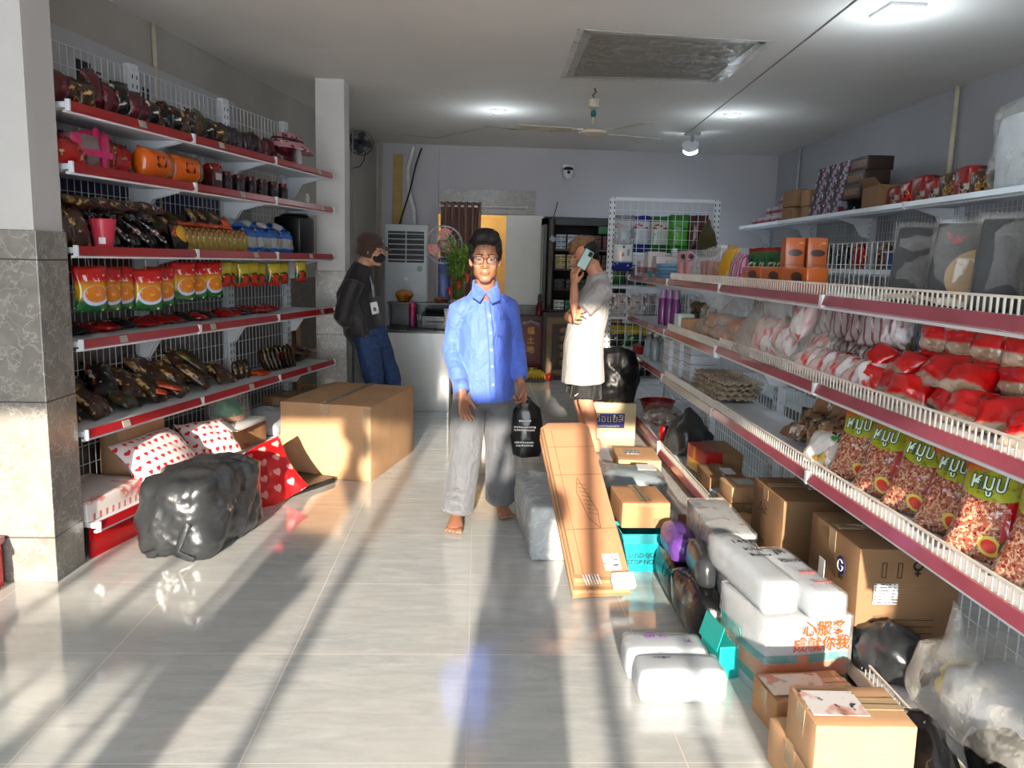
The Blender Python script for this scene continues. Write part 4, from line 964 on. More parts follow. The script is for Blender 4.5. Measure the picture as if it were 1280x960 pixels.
part('glass', MB().lathe([(0, 0), (.034, 0), (.036, .09), (.028, .11), (0, .11)]), purplepk, jar, True, 40); part('lid', MB().lathe([(0, .11), (.030, .11), (.030, .135), (0, .135)]), mat('maroon_lid', (.36, .06, .10), .35), jar, True, 40)
for i in range(1, 12): dup(jar, 'dark spice jar on the second-highest left shelf, %s of the row' % ORD[i], LS(1.50 + .078*i, .24 - .09*(i % 2), LZ[4]), rr.uniform(0, 6))
item('figurine', MB().lathe([(0, 0), (.022, 0), (.014, .02), (.020, .05), (.010, .07), (.016, .085), (0, .10)]), mat('ivory', (.78, .76, .72), .4), 'tiny white ornament alone at the far end of the second left shelf', 'ornament', LS(2.62, .08, LZ[4]), 0)

# third shelf from the top
item('snack_bag', pouch(.22, .22, .12, 2), olivepk, 'yellow-green bag at the pillar end of the third left shelf', 'bag', LS(.16, .24, LZ[3]), lrot(.2, -.2))
for i, t in enumerate((.05, .15)): snack('b', .14, .19, .06, ('brown noodle pack against the pillar, third left shelf', 'brown noodle pack left of the pink cup, third left shelf')[i], LS(t, .07, LZ[3]), lrot(.1*i, -.2, -.1), 'brown noodle packs', i)
cup = thing('cup', 'pink tapered plastic cup on the third left shelf', 'cup', LS(.30, .07, LZ[3]), 0)
part('cup_body', MB().lathe([(0, 0), (.042, .002), (.060, .135), (.063, .137), (.060, .14), (.054, .138), (.04, .01), (0, .008)], seg=24), mat('coral_pink_plastic', (.78, .22, .30), .35, var=.06), cup, True, 40)
part('sticker', MB().box((.015, -.047, .035), (.03, .004, .03), Euler((R(-8), 0, R(12)))), WHITEP, cup)
for i in range(11):
    t = .44 + .052*i; snack('k', .10, .26, .05, 'long black glossy pouch on the third left shelf, %s of the row' % ORD[i], LS(t, .10 + .01*(i % 3), LZ[3] + .01), lrot(.15, R(-42) - .05*(i % 3), R(-18)), 'long black pouches', i)
for i in range(6):
    t = .34 + .11*i; k = 'bkbkbk'[i]; snack(k, .12, .28, .05, '%s pouch laid across the black pouches, %s from the pillar' % (KINDS[k][1], ORD[i]), LS(t, .12, LZ[3] + .20), lrot(.5, R(-80), R(-55)), 'pouches laid on top', i)
item('snack_bag', pouch(.13, .17, .07, 6), print_mat('yellow_cartoon_pack', (.10, .08, .06), [('ell', 0, .09, .045, .05, (.80, .60, .15)), ('noise', 16, .6, (.78, .30, .10))], .25, .5), 'black pack with yellow picture in front of the black pouches', 'snack pack', LS(.93, .06, LZ[3]), lrot(0, -.3, .1))
for i in range(12):
    snack('g', .075, .135, .04, 'small gold sachet in front on the third left shelf, %s of the row' % ORD[i], LS(1.00 + .058*i, .06, LZ[3]), lrot(rr.uniform(-.1, .1), -.12), 'gold sachets', i)
for i in range(5): snack('a', .14, .10, .035, 'orange-red packet lying on the gold sachets, %s from the pillar' % ORD[i], LS(1.03 + .125*i, .09, LZ[3] + .145), lrot(.1*i, R(-85)), 'orange-red packets', i)
for i in range(6): k = 'bbobbb'[i]; snack(k, .15, .19, .06, '%s pouch piled behind the gold sachets, %s from the pillar' % (KINDS[k][1], ORD[i]), LS(1.05 + .13*i, .24, LZ[3] + .05 + (.05 if i > 2 else 0)), lrot(.3*(i % 2), -.5), 'brown pouches behind the gold sachets', i)
snack('a', .06, .24, .03, 'tall thin orange packet leaning in front of the brown pouches', LS(1.56, .05, LZ[3]), lrot(0, -.35, -.35), 'orange-red packets', 2)
for i in range(8): snack('u', .10, .17, .06, 'blue and white pack standing on the third left shelf, %s of its row' % ORD[i], LS(1.72 + .088*i, .08 + .02*(i % 2), LZ[3]), lrot(-.2 + .1*(i % 3), -.2, .12), 'blue and white packs', i)
for i in range(4): snack('u', .15, .12, .05, 'blue and white pack laid over the row, %s from the pillar' % ORD[i], LS(1.70 + .19*i, .12, LZ[3] + .165), lrot(.3*i, R(-70)), 'blue and white packs', i + 1)
item('storage_bin', MB().box((0, 0, .14), (.26, .22, .28), bev=.03).lathe([(.09, .27), (.11, .285), (.09, .30), (.0, .30)], (0, 0, 0), 20), mat('black_rubber_plastic', (.03, .03, .035), .35), 'black plastic bin at the dark far end of the third left shelf', 'bin', LS(2.62, .19, LZ[3]), lrot(), smooth=True, angle=40)

# bags hanging from the third shelf
ryg = print_mat('red_yellow_green_bag', (.80, .62, .10), [('band', 'z', .135, .30, (.74, .05, .04), .02), ('band', 'z', -.05, .062, (.04, .36, .14), .012), ('noise', 40, .56, (.92, .80, .76), [-.06, .07, .145, .175], (1, 1, .6)), ('ell', .01, .078, .066, .048, (.74, .78, .90)), ('ell', .01, .086, .056, .040, (.80, .46, .12)), ('noise', 40, .58, (.92, .66, .22), [-.04, .06, .055, .115]), ('noise', 30, .63, (.86, .88, .86), [-.09, .09, .005, .05])], .16, .45, 24, coat=.3)
yg = print_mat('yellow_green_bag', (.72, .64, .16), [('band', 'z', -.05, .075, (.05, .34, .12), .02), ('ell', 0, .05, .035, .035, (.10, .22, .08)), ('ell', 0, .05, .026, .026, (.72, .16, .10)), ('band', 'z', -.05, .025, (.70, .10, .07), .008), ('noise', 30, .60, (.86, .82, .48))], .16, .45, 26, coat=.3)
hookm = mat('chrome_wire', (.75, .75, .78), .2, .9)
def hanger(mesh, label, t, d, ztop, h, yaw, group):
    o = put(tag(link('hanging_snack_bag', mesh), label, 'snack bag', group), LS(t, d, ztop - h), lrot(yaw - .45))
    part('hook', MB().tube([(0, .0, h - .006), (0, .004, h + .01), (0, .012, LZ[3] - .03 - ztop + h)], .0016, 5), hookm, o); return o
M1 = [pouch(.175, .215, .065, s).mesh('bag', ryg, True) for s in (1, 2)]; M2 = [pouch(.11, .155, .045, s).mesh('bag', yg, True) for s in (3, 4)]
for i, (t, d, zt, y) in enumerate(((.14, .03, 1.375, .1), (.29, .06, 1.37, .15), (.41, .08, 1.37, .1), (.56, .03, 1.36, -.15), (.72, .06, 1.37, 0), (.90, .04, 1.395, .1), (1.07, .08, 1.395, -.1), (1.19, .04, 1.40, .15))):
    hanger(M1[i % 2], 'red, yellow and green snack bag hanging from a shelf, %s from the pillar' % ORD[i], t, d, zt, .215, y, 'hanging red, yellow and green bags')
for i, (t, d, zt, y) in enumerate(((1.36, .05, 1.40, .1), (1.47, .08, 1.40, -.1), (1.58, .05, 1.395, .2), (1.72, .06, 1.40, 0), (1.85, .08, 1.39, .1), (2.0, .05, 1.395, -.1), (2.15, .06, 1.40, .1), (2.42, .05, 1.41, 0))):
    hanger(M2[i % 2], 'small yellow and green bag hanging from a shelf, %s after the red-topped bags' % ORD[i], t, d, zt, .155, y, 'hanging yellow and green bags')
for i in range(17):
    k = 'rkrrkrrrkrkrrkrrr'[i]; snack(k, .15, .19, .045, '%s pack lying flat on the fourth left shelf, %s from the pillar' % (KINDS[k][1], ORD[i]), LS(.10 + .138*i, .19 - .03*(i % 2), LZ[2] + .015), lrot(rr.uniform(-.5, .5), R(-84)), 'flat packs on the fourth left shelf', i)

# fifth shelf: dark pouches in loose heaps
for i in range(19):
    k = 'bkobbkobkbobbbkbbob'[i]; t = .07 + .078*i
    snack(k, .155, .24, .065, '%s pouch heaped on the fifth left shelf, %s from the pillar' % (KINDS[k][1], ORD[i]), LS(t, .16 + .05*((i*7) % 3 - 1), LZ[1] + .015 + .035*(i % 3)), lrot(rr.uniform(-.4, .4), R(-62) + .2*(i % 2), rr.uniform(-.5, .2)), 'pouches heaped on the fifth left shelf', i)
for i in range(9):
    k = 'obkbobkbo'[i]; snack(k, .16, .22, .06, '%s pouch at the back of the fifth left shelf, %s from the pillar' % (KINDS[k][1], ORD[i]), LS(.12 + .155*i, .27, LZ[1] + .02 + .05*(i % 2)), lrot(rr.uniform(-.4, .4), R(-35)), 'pouches heaped on the fifth left shelf', i)
for i in range(2): snack('a', .11, .18, .03, ('yellow-orange pouch hanging over the front edge, pillar side', 'yellow-orange pouch over the front edge, far side')[i], LS(.80 + .14*i, .10, LZ[1] + .05), lrot(.5, R(-75)), 'orange-red packets', i)
for i in range(3): snack('b', .09, .13, .04, 'brown pack standing by the second upright, %s of three' % ORD[i], LS(1.66 + .07*i, .15, LZ[1]), lrot(.2, -.2), 'brown packs by the second upright', i)
snack('a', .16, .11, .03, 'flat orange packet lying alone on the fifth left shelf', LS(1.93, .08, LZ[1] + .012), lrot(0, R(-86)), 'orange-red packets', 1)
for i in range(8): k = 'bbobkbob'[i]; snack(k, .12, .17, .035, '%s pack fanned upright near the wooden stool, %s of its row' % (KINDS[k][1], ORD[i]), LS(2.08 + .055*i, .15, LZ[1]), lrot(.9, -.25, .25 - .07*i), 'fanned packs on the fifth left shelf', i)
for i in range(6): k = 'obobob'[i]; snack(k, .12, .15, .045, '%s pouch piled at the far end of the fifth left shelf, %s down' % (KINDS[k][1], ORD[i]), LS(2.55 + .045*i, .14 + .03*(i % 2), LZ[1] + .02 + .022*(i % 3)), lrot(.3*i, R(-70)), 'pile at the far end', i)

# deck: sheets, heart-print parcels, cartons, bags
hearts = lambda n, base, c, c2=None: n
def heart_mat(name, base, col, per=.05):
    """little hearts in rows"""
    if name in MATS: return MATS[name]
    m, nt, b = _nodes(name); t = nt.nodes.new('ShaderNodeTexCoord'); sp = nt.nodes.new('ShaderNodeSeparateXYZ'); nt.links.new(t.outputs['Object'], sp.inputs[0])
    zc = mth(nt, 'DIVIDE', mth(nt, 'ADD', sp.outputs[2], 5), per); rowi = mth(nt, 'FLOOR', zc)
    xs = mth(nt, 'ADD', mth(nt, 'DIVIDE', mth(nt, 'ADD', sp.outputs[0], 5), per), mth(nt, 'MULTIPLY', rowi, .5))
    x = mth(nt, 'ABSOLUTE', mth(nt, 'MULTIPLY_ADD', mth(nt, 'FRACT', xs), 3.0, -1.5)); y = mth(nt, 'MULTIPLY_ADD', mth(nt, 'FRACT', zc), 3.0, -1.45)
    yy = mth(nt, 'SUBTRACT', mth(nt, 'MULTIPLY', y, 1.15), mth(nt, 'MULTIPLY', mth(nt, 'SQRT', x), .72))
    d = mth(nt, 'ADD', mth(nt, 'MULTIPLY', x, x), mth(nt, 'MULTIPLY', yy, yy))
    nt.links.new(mixc(nt, mth(nt, 'MULTIPLY_ADD', d, -12, 7.5, True), lin(base), lin(col)), b.inputs['Base Color'])
    b.inputs['Roughness'].default_value = .35; bump(nt, b, nz(nt, coords(nt), 9, 3), .35); MATS[name] = m; return m
hw = heart_mat('red_hearts_on_white', (.90, .84, .83), (.78, .12, .16)); hr = heart_mat('white_hearts_on_red', (.82, .07, .09), (.92, .62, .60), .085)
carton('white and pink patterned box lying flat on the bottom shelf beside the pillar', LS(.22, .17, LZ[0]), lrot(.02), (.46, .34, .10), print_mat('pink_print_white', (.88, .85, .83), [('noise', 7, .56, (.80, .42, .42)), ('noise', 14, .60, (.88, .80, .74)), ('stripe', 'x', .045, .35, (.78, .40, .40), [-.22, .22, .0, .035])], .35, .1), tape=None, name='flat_box')
c = LS(.64, -.06, LZ[0] + .0); item('heart_parcel', pouch(.52, .32, .17, 3, 14, 12, .5, .05, .03), hw, 'large white parcel with red hearts on the bottom left shelf', 'parcel', c + Vector((0, 0, .05)), lrot(0, R(-46)))
item('heart_parcel', pouch(.36, .28, .13, 5, 12, 12, .7, .05, .03), hw, 'crumpled white parcel with red hearts, further from the pillar', 'parcel', LS(1.14, -.02, LZ[0] + .06), lrot(-.25, R(-50), .1))
carton('pale carton standing behind the heart-print parcels', LS(.72, .27, LZ[0]), lrot(.03), (.34, .17, .34), CB2, tape='x')
item('paper_sheet', MB().box((0, 0, 0), (.13, .10, .004), bev=.001).jitter(.006, 9, 1), WHITEP, 'white paper slip propped on the heart-print parcel', 'paper', LS(1.32, .03, LZ[0] + .20), lrot(.1, R(35), .2))
carton('brown carton with round red print on the bottom left shelf', LS(1.60, .20, LZ[0]), lrot(-.05), (.46, .30, .15), CB, labels=(), words=(), tape='x')
red_dot = part('printed_disc', MB().lathe([(0, -.0012), (.055, -.0012), (.055, .0012), (0, .0012)], (0, 0, 0), 24, Euler((R(90), 0, 0))), mat('red_print', (.66, .25, .18), .6), bpy.data.objects[[o.name for o in COL.objects if o.get('label', '').startswith('brown carton with round red')][0]])
red_dot.location = (-.02, -.153, .07)
item('foam_tray', MB().box((0, 0, .015), (.40, .12, .03), bev=.01), mat('white_foam', (.88, .88, .87), .6), 'white foam strip lying on the brown carton with red print', 'tray', LS(1.58, .07, LZ[0] + .15), lrot(.02))
gb = thing('shopping_bag', 'clear plastic bag of green goods at the bottom left shelf', 'bag', LS(1.60, .20, LZ[0] + .182), lrot())
part('contents', sack(.11, .09, .13, 6, False), print_mat('green_goods', (.15, .55, .42), [('noise', 9, .55, (.80, .55, .35)), ('noise', 12, .6, (.35, .70, .30)), ('band', 'z', -.02, .035, (.85, .55, .40))], .4), gb, True)
mb = sack(.17, .12, .24, 8, True, .16); part('bag_film', mb, FILM2, gb, True)
item('plastic_bag', sack(.22, .15, .16, 9, False, .15), mat('grey_white_plastic', (.74, .75, .77), .3, bmp=.5, bscale=10), 'white plastic bag full of goods behind the big carton', 'bag', LS(2.12, .20, LZ[0]), lrot())
carton('small brown carton at the far end of the bottom left shelf', LS(2.48, .22, LZ[0]), lrot(), (.30, .22, .21), CB3, tape='x')
carton('open white-labelled box on the bottom left shelf by the rear pillar', LS(2.72, .15, LZ[0]), lrot(.1), (.20, .18, .12), CB, tape='x', labels=(('f', 0, 0, .12, .07, WHITEP),))
# wooden stool seen past the end of the shelves
st = thing('stool', 'plain wooden stool between the shelves and the rear pillar', 'stool', (-1.48, 7.25, 0), R(12))
wood = mat('pale_wood', (.66, .52, .36), .6, var=.2, scale=12, stretch=(1, 1, .2))
part('seat', MB().box((0, 0, .94), (.30, .30, .035), bev=.006), wood, st)
for sx in (-1, 1):
    for sy in (-1, 1): part('leg', MB().box((sx*.12, sy*.12, .46), (.04, .04, .925), bev=.004), wood, st)
for z in (.30, .62): part('rung', MB().box((0, -.12, z), (.22, .022, .03), bev=.003), wood, st)

# ================================================================ GOODS ON THE FLOOR
carton('very large plain carton standing on the floor behind the black bag', (-.876, 5.60, 0), R(-13), (.63, .90, .50), CB2, tape='y', bulge=.015, name='carton')
bigc = [o for o in COL.objects if o.get('label', '').startswith('very large plain carton')][0]
part('corner_tape', MB().box((.29, -.458, .25), (.05, .003, .47)), TAPE, bigc)
t = thing('bin_bag', 'large boxy black bin bag parcel on the floor beside the heart-print parcels', 'bag', (-1.38, 4.0, 0), R(-12))
mb = softbox(.36, .58, .37, .06, .018, 3, 26, .05); crumple(mb, .016, 7, 2); crumple(mb, .006, 19, 5)
part('wrapped_parcel', mb, BLACKP, t, True)
mb = MB(); mb.loft([(.02, -.05, .375), (.03, .0, .41), (.0, .06, .405), (-.05, .14, .385)], [(.10, .02), (.06, .018), (.09, .012), (.06, .006)], seg=14); mb.jitter(.012, 16, 4); part('loose_neck', mb, BLACKP, t, True)
for s in (-1, 1):
    mb = MB(); mb.loft([(s*.03, -.285, .30), (s*.10, -.30, .18), (s*.04, -.305, .05), (s*.12, -.30, .005)], [(.012, .008), (.022, .014), (.016, .012), (.03, .006)], seg=8); mb.jitter(.01, 14, s); part('fold', mb, BLACKP, t, True)
item('heart_bag', pouch(.36, .36, .15, 7, 14, 14, .9, .12, .05), hr, 'bright red bag with white heart outlines leaning behind the black parcel', 'bag', (-1.13, 4.60, .02), (R(-34), R(-24), R(30)))
item('flat_parcel', softbox(.30, .40, .035, .05, .006, 2), mat('dark_grey_mailer', (.16, .15, .14), .35, bmp=.4), 'flat dark mailer lying on the floor under the red heart bag', 'parcel', (-1.13, 4.98, 0), R(-30), angle=60)
# red tray at the left edge of the picture, in front of the neighbouring shelf
rb = thing('red_crate', 'red shelf-front crate at the left edge beside the marble pillar', 'crate', (-2.15, 3.255, 0), 0)
part('crate_body', MB().box((0, 0, .10), (.24, .28, .20), bev=.01), kick_red, rb); part('rim', MB().box((0, 0, .205), (.26, .30, .03), bev=.008), rail_pink, rb)
part('panel', MB().box((.121, 0, .10), (.006, .20, .12), bev=.003), rail_red, rb)
item('hanging_pack', pouch(.10, .16, .06, 3), print_mat('tan_pack', (.70, .52, .34), [('noise', 12, .56, (.82, .70, .5))], .4), 'tan pack sticking out at the left edge beside the pillar', 'snack pack', tuple(on_plane_x(4, 300, -2.13)), 0)

# grey film-wrapped crate and the flattened boxes leaning on it
t = thing('wrapped_crate', 'grey film-wrapped crate on the floor behind the flattened boxes', 'crate', (.40, 4.08, 0), R(4))
part('crate_body', softbox(.27, .68, .262, .03, .006, 4, 8, .02), mat('grey_green_plastic', (.52, .56, .55), .35, bmp=.4, var=.12), t, True, 60)
part('film_wrap', softbox(.285, .695, .27, .05, .012, 6, 12, .02), FILM3, t, True, 60)
bs = thing('flattened_boxes', 'bundle of flattened brown boxes leaning on the grey crate', 'cardboard')
e1, e2, e0 = Vector((.565, 3.30, .0)), Vector((.455, 4.10, .565)), None
u = (e2 - e1).normalized(); x_ = Vector((.985, .16, .02)); x_ = (x_ - u*x_.dot(u)).normalized(); n_ = x_.cross(u)
bs.matrix_world = Matrix.Translation(e1 + n_*.055) @ Matrix((x_, u, n_)).transposed().to_4x4()
for k in range(7):
    L = 1.0 - .012*abs(k - 3); w = .262 - .003*k
    mb = MB(); mb.prism([(-w/2, .0 + .012*k), (w/2, .0 + .006*k), (w/2 - .004, L - .03), (w/2 - .035, L), (-w/2 + .045, L), (-w/2 + .0, L - .035)], 'z', -.042 + .0125*k, -.033 + .0125*k)
    part('sheet', mb, (CB, CB2, CB3)[k % 3] if k < 6 else cardboard('cardboard_warm', (.70, .50, .37)), bs)
top = -.033 + .0125*6 + .001
mb = MB()
for v in (.30, .62, .80): mb.box((0, v, top), (.24, .0035, .001))
mb.box((-.085, .45, top), (.003, .95, .001)); part('crease', mb, mat('crease_line', (.52, .38, .26), .8), bs)
mb = MB(); a = [(-.01, .60), (.05, .40), (.045, .30), (.0, .36), (-.03, .52)]
for p, q_ in zip(a, a[1:] + a[:1]):
    d = Vector((q_[0] - p[0], q_[1] - p[1], 0)); mb.box(((p[0] + q_[0])/2, (p[1] + q_[1])/2, top), (d.length, .003, .0012), Euler((0, 0, math.atan2(d.y, d.x))))
for k in range(8): mb.box((.002 + .004*k, .56 - .025*k, top), (.05, .0015, .0012), Euler((0, 0, -.3)))
part('printed_diagram', mb, mat('faded_print', (.42, .30, .20), .7), bs)
part('label', MB().box((.055, .12, top), (.075, .085, .0016)), print_mat('label_lines', (.90, .89, .87), [('noise', 70, .55, (.35, .35, .38), None, (.3, 1, 1))], .5, 0), bs)
mb = MB()
for k in range(6): mb.box((-.085 + .013*k, .035, top), (.005, .05, .0016), Euler((0, 0, .15)))
part('printed_stripes', mb, mat('white_print2', (.86, .86, .86), .5, var=.03), bs)
part('bubble_sleeve', softbox(.10, .07, .03, .2, .006, 3), FILM3, bs, True).location = (.085, .02, top - .015)

# things behind: white paper, kraft box, grey mailer
item('plastic_sheet', MB().box((0, 0, 0), (.22, .40, .006), bev=.002).jitter(.012, 8, 3), mat('white_poly', (.86, .87, .88), .3), 'crumpled white plastic sheet on the floor behind the flattened boxes', 'sheet', (.88, 5.55, .012), R(20))
carton('flat kraft box with white label at the end of the right-hand run', (1.17, 5.62, 0), R(-4), (.30, .44, .095), CB2, tape=None, labels=(('t', -.03, .02, .11, .13, PAPER),))
gm_ = thing('mailer', 'shiny grey plastic mailer with white label between the cartons and shelf', 'parcel', (1.03, 5.02, 0), R(-6))
part('padded_body', softbox(.37, .50, .11, .25, .02, 5, 10, .04), print_mat('grey_silver_mailer', (.60, .65, .68), [('noise', 5, .60, (.36, .38, .40))], .22, .6, 10), gm_, True, 70)
part('label', MB().box((.09, .05, .137), (.12, .15, .002)), PAPER, gm_)
part('dark_strip', softbox(.33, .10, .05, .2, .01, 2), mat('black_poly', (.06, .06, .07), .3), gm_, True).location = (0, -.26, 0)
item('cardboard_sheet', MB().box((0, 0, 0), (.17, .48, .008), bev=.002).jitter(.006, 4, 2), mat('maroon_card', (.46, .28, .26), .7), 'dull red cardboard sheet lying beside the turquoise box', 'cardboard', (1.16, 4.12, .03), (R(3), R(-4), R(-10)))
item('bubble_parcel', softbox(.16, .30, .12, .2, .012, 8, 8, .03), FILM3, 'small film-wrapped parcel behind the little carton', 'parcel', (1.02, 4.30, 0), R(10))
# turquoise box with a small carton on it
tq = thing('turquoise_box', 'turquoise flared open box with dark lettering, under a small carton', 'box', (.84, 3.78, 0), R(2))
tqm = mat('turquoise_card', (.10, .66, .70), .35, var=.06)
mb = MB(); n0 = 0
lo, hi, zt = [(-.10, -.17), (.10, -.17), (.10, .17), (-.10, .17)], [(-.145, -.185), (.135, -.185), (.135, .185), (-.145, .185)], .19
A = [mb.bm.verts.new((*p, .0)) for p in lo]; B = [mb.bm.verts.new((*p, zt)) for p in hi]; C_ = [mb.bm.verts.new((p[0]*.97, p[1]*.97, zt)) for p in hi]; D_ = [mb.bm.verts.new((p[0]*.97, p[1]*.97, .008)) for p in lo]
mb.bm.faces.new(A[::-1]); mb.bm.faces.new(D_)
for P_, Q_ in ((A, B), (B, C_), (C_, D_)):
    for k in range(4): mb.bm.faces.new((P_[k], P_[(k+1) % 4], Q_[(k+1) % 4], Q_[k]))
part('box_body', mb, tqm, tq)
part('base_rim', MB().box((0, -.186, .165), (.275, .006, .04), Euler((R(-4), 0, 0))), mat('turquoise_dark', (.06, .52, .56), .4), tq)
for k, wd in enumerate(('LUSD·0JD0·197D', 'STOP NOW 3502')): text(wd, .030, mat('navy_ink', (.05, .20, .28), .6), tq, (.0, -.184 + .002*k, .085 - .034*k), (R(-4), 0, 0))
carton('small tan carton sitting on the turquoise box', (.825, 3.83, .1915), R(2), (.235, .30, .125), CB, tape='y', words=(), labels=(('f', .065, -.03, .055, .035, mat('faint_print', (.56, .44, .30), .7)),))
# black, purple and film-wrapped parcels in a line towards the camera
PURP = print_mat('purple_pack', (.36, .22, .52), [('noise', 9, .56, (.55, .42, .68)), ('noise', 16, .6, (.18, .10, .28))], .3, .5)
item('parcel', softbox(.12, .42, .15, .15, .012, 3, 8, .03), print_mat('teal_black_wrap', (.06, .07, .08), [('noise', 6, .58, (.08, .36, .38))], .25, .6, 10), 'black and teal wrapped parcel under the purple packet', 'parcel', (.925, 3.42, 0), R(-3))
item('packet', softbox(.11, .30, .10, .2, .010, 4, 8, .03), PURP, 'purple foil packet on the black parcels beside the turquoise box', 'packet', (.93, 3.44, .165), R(-4))
item('bin_bag', softbox(.10, .38, .20, .2, .022, 6, 10, .03), print_mat('black_teal_poly', (.05, .05, .055), [('noise', 7, .62, (.12, .36, .34))], .22, .7, 12), 'long black plastic bag parcel in front of the purple packet', 'bag', (.905, 3.00, 0), R(2))
item('bin_bag', softbox(.07, .30, .11, .25, .018, 9, 10, .03), BLACKP, 'narrow black bag lying on top of the long black parcel', 'bag', (.925, 3.06, .205), R(-6))
t = thing('wrapped_parcel', 'grey film-wrapped parcel standing behind the white parcels', 'parcel', (1.085, 3.36, 0), R(-2)); part('box_body', softbox(.17, .50, .36, .03, .004, 3), print_mat('grey_print_box', (.66, .68, .70), [('noise', 6, .56, (.44, .50, .54)), ('noise', 14, .60, (.58, .40, .34))], .5), t, True, 40); part('film_wrap', softbox(.18, .51, .37, .05, .008, 5, 9), FILM2, t, True, 60)
t = thing('wrapped_parcel', 'white parcel in creased clear film beside the long black bag', 'parcel', (1.03, 2.96, .0), R(0)); part('box_body', softbox(.115, .24, .30, .03, .004, 5), mat('pale_grey_card', (.80, .81, .82), .5), t, True, 40); part('film_wrap', softbox(.125, .25, .308, .06, .010, 7, 9), FILM2, t, True, 60)
tb = thing('teal_box', 'open teal carton on the floor left of the orange-striped box', 'box', (.905, 2.70, 0), R(8))
tealm = mat('teal_card', (.06, .58, .56), .4, var=.07)
part('box_body', MB().box((0, 0, .06), (.075, .16, .12), bev=.004), tealm, tb)
for s in (-1, 1): part('flap', MB().box((s*.040, -.01, .15), (.004, .15, .09), Euler((0, s*R(-16), 0))), tealm, tb)
FILMT = film_mat('thin_film', (.9, .9, .9), .12, .05, .22)
# the white, orange and teal box with two white parcels on top
ob = (.315, .33, .285)
om = print_mat('orange_teal_carton', (.68, .70, .72), [('band', 'z', .07, .130, (.80, .38, .06)), ('band', 'z', .130, .160, (.05, .50, .49)), ('rect', -.04, .0, .10, .160, (.80, .38, .06)), ('band', 'z', .035, .07, (.05, .46, .44))], .35, .15)
oj = mat('orange_lettering', (.86, .30, .04), .5, var=.04)
carton('white box with orange and teal bands and orange characters, under two white parcels', (1.115, 2.665, 0), R(9), ob, om, tape=None, words=(), wrap=FILMT, seam=False)
_ob = [o for o in COL.objects if o.get('label', '').startswith('white box with orange')][0]
text('心服务', .056, oj, _ob, (.044, -.1865, .252), bold=.0007, spacing=.95); text('成就你我', .056, oj, _ob, (.040, -.1845, .196), bold=.0007, squash=.95)
WP = print_mat('white_bubble_mailer', (.66, .69, .72), [('noise', 6, .64, (.76, .78, .80))], .35, .3, 14)
def white_parcel(label, loc, rz, size, notes, seed):
    t = thing('white_parcel', label, 'parcel', loc, rz, 'white parcels'); sx, sy, sz = size
    part('padded_body', softbox(sx, sy, sz, .05, .004, seed, 8, .025), WP, t, True, 60)
    part('film_wrap', softbox(sx + .006, sy + .006, sz + .003, .06, .006, seed + 3, 12, .02), FILMT, t, True, 70)
    for (a, b, s, w, m) in notes: text(w, s, m, t, (a, b, sz + min(size)*.05 + .006), (R(-90), 0, 0), name='handwriting')
    return t
pen = mat('marker_ink', (.10, .10, .14), .6); redpen = mat('red_stamp_ink', (.84, .25, .25), .6)
white_parcel('white film-wrapped parcel marked 1451 on top of the orange-striped box', (1.01, 2.74, .297), R(6), (.128, .50, .115), ((.02, .12, .045, '1451', pen), (.02, .04, .04, 'K/u', pen), (.03, -.02, .035, 'Ruats', pen)), 3)
white_parcel('white film-wrapped parcel with red stamp, right-hand of the two on the striped box', (1.155, 2.66, .297), R(7), (.120, .44, .10), ((0, .14, .05, 'JR', pen), (.0, .05, .04, 'Gitte', pen), (.0, -.06, .03, '卄卅', redpen), (.01, -.14, .022, '▬▬▬', redpen)), 6)
white_parcel('white foam parcel lying nearest the camera on the sunlit floor', (.712, 2.52, 0), R(0), (.292, .135, .112), ((-.06, .02, .03, '~ne~', pen),), 9)
white_parcel('white foam parcel with purple scribbles behind the nearest white parcel', (.692, 2.67, 0), R(-1), (.282, .145, .115), ((-.03, .02, .035, '@Pks', mat('purple_ink', (.45, .25, .55), .6)), (.08, -.02, .03, '/A', mat('purple_ink', (.45, .25, .55), .6))), 12)
# cartons nearest the camera
RL_ = print_mat('faded_pink_label', (.80, .72, .66), [('noise', 14, .54, (.78, .45, .36)), ('noise', 30, .58, (.60, .58, .58))], .5, 0)
carton('worn carton with pink-printed top in front of the striped box', (1.085, 2.36, 0), R(5), (.285, .17, .122), CB, tape='x', labels=(('t', -.04, 0, .20, .12, RL_),), bulge=.04)
carton('carton lying underneath the nearest labelled carton', (1.045, 2.02, 0), R(3), (.30, .29, .135), CB2, tape='x', bulge=.03)
carton('tan carton with torn paper label, nearest the camera on the right', (1.03, 1.965, .138), R(-2), (.265, .20, .148), CB2, tape='x', labels=(('t', -.05, .0, .15, .12, print_mat('torn_label', (.82, .80, .80), [('noise', 10, .55, (.78, .60, .56)), ('noise', 30, .60, (.20, .20, .22)), ('noise', 8, .62, (.50, .38, .28))], .5, 0)),), bulge=.03)
# plastic bags at the lower right corner
BG = print_mat('black_poly_bag', (.05, .052, .055), [('noise', 4, .62, (.12, .12, .12))], .16, .8, 9, spec=.7)
item('bin_bag', sack(.072, .16, .25, 4, False, .2), BG, 'glossy black bag squeezed between the shelf and the nearest carton', 'bag', (1.235, 1.96, 0), 0)
item('bin_bag', sack(.16, .15, .16, 7, False, .2), BG, 'black bag under the clear plastic at the lower right corner', 'bag', (1.50, 1.86, .105), R(30))

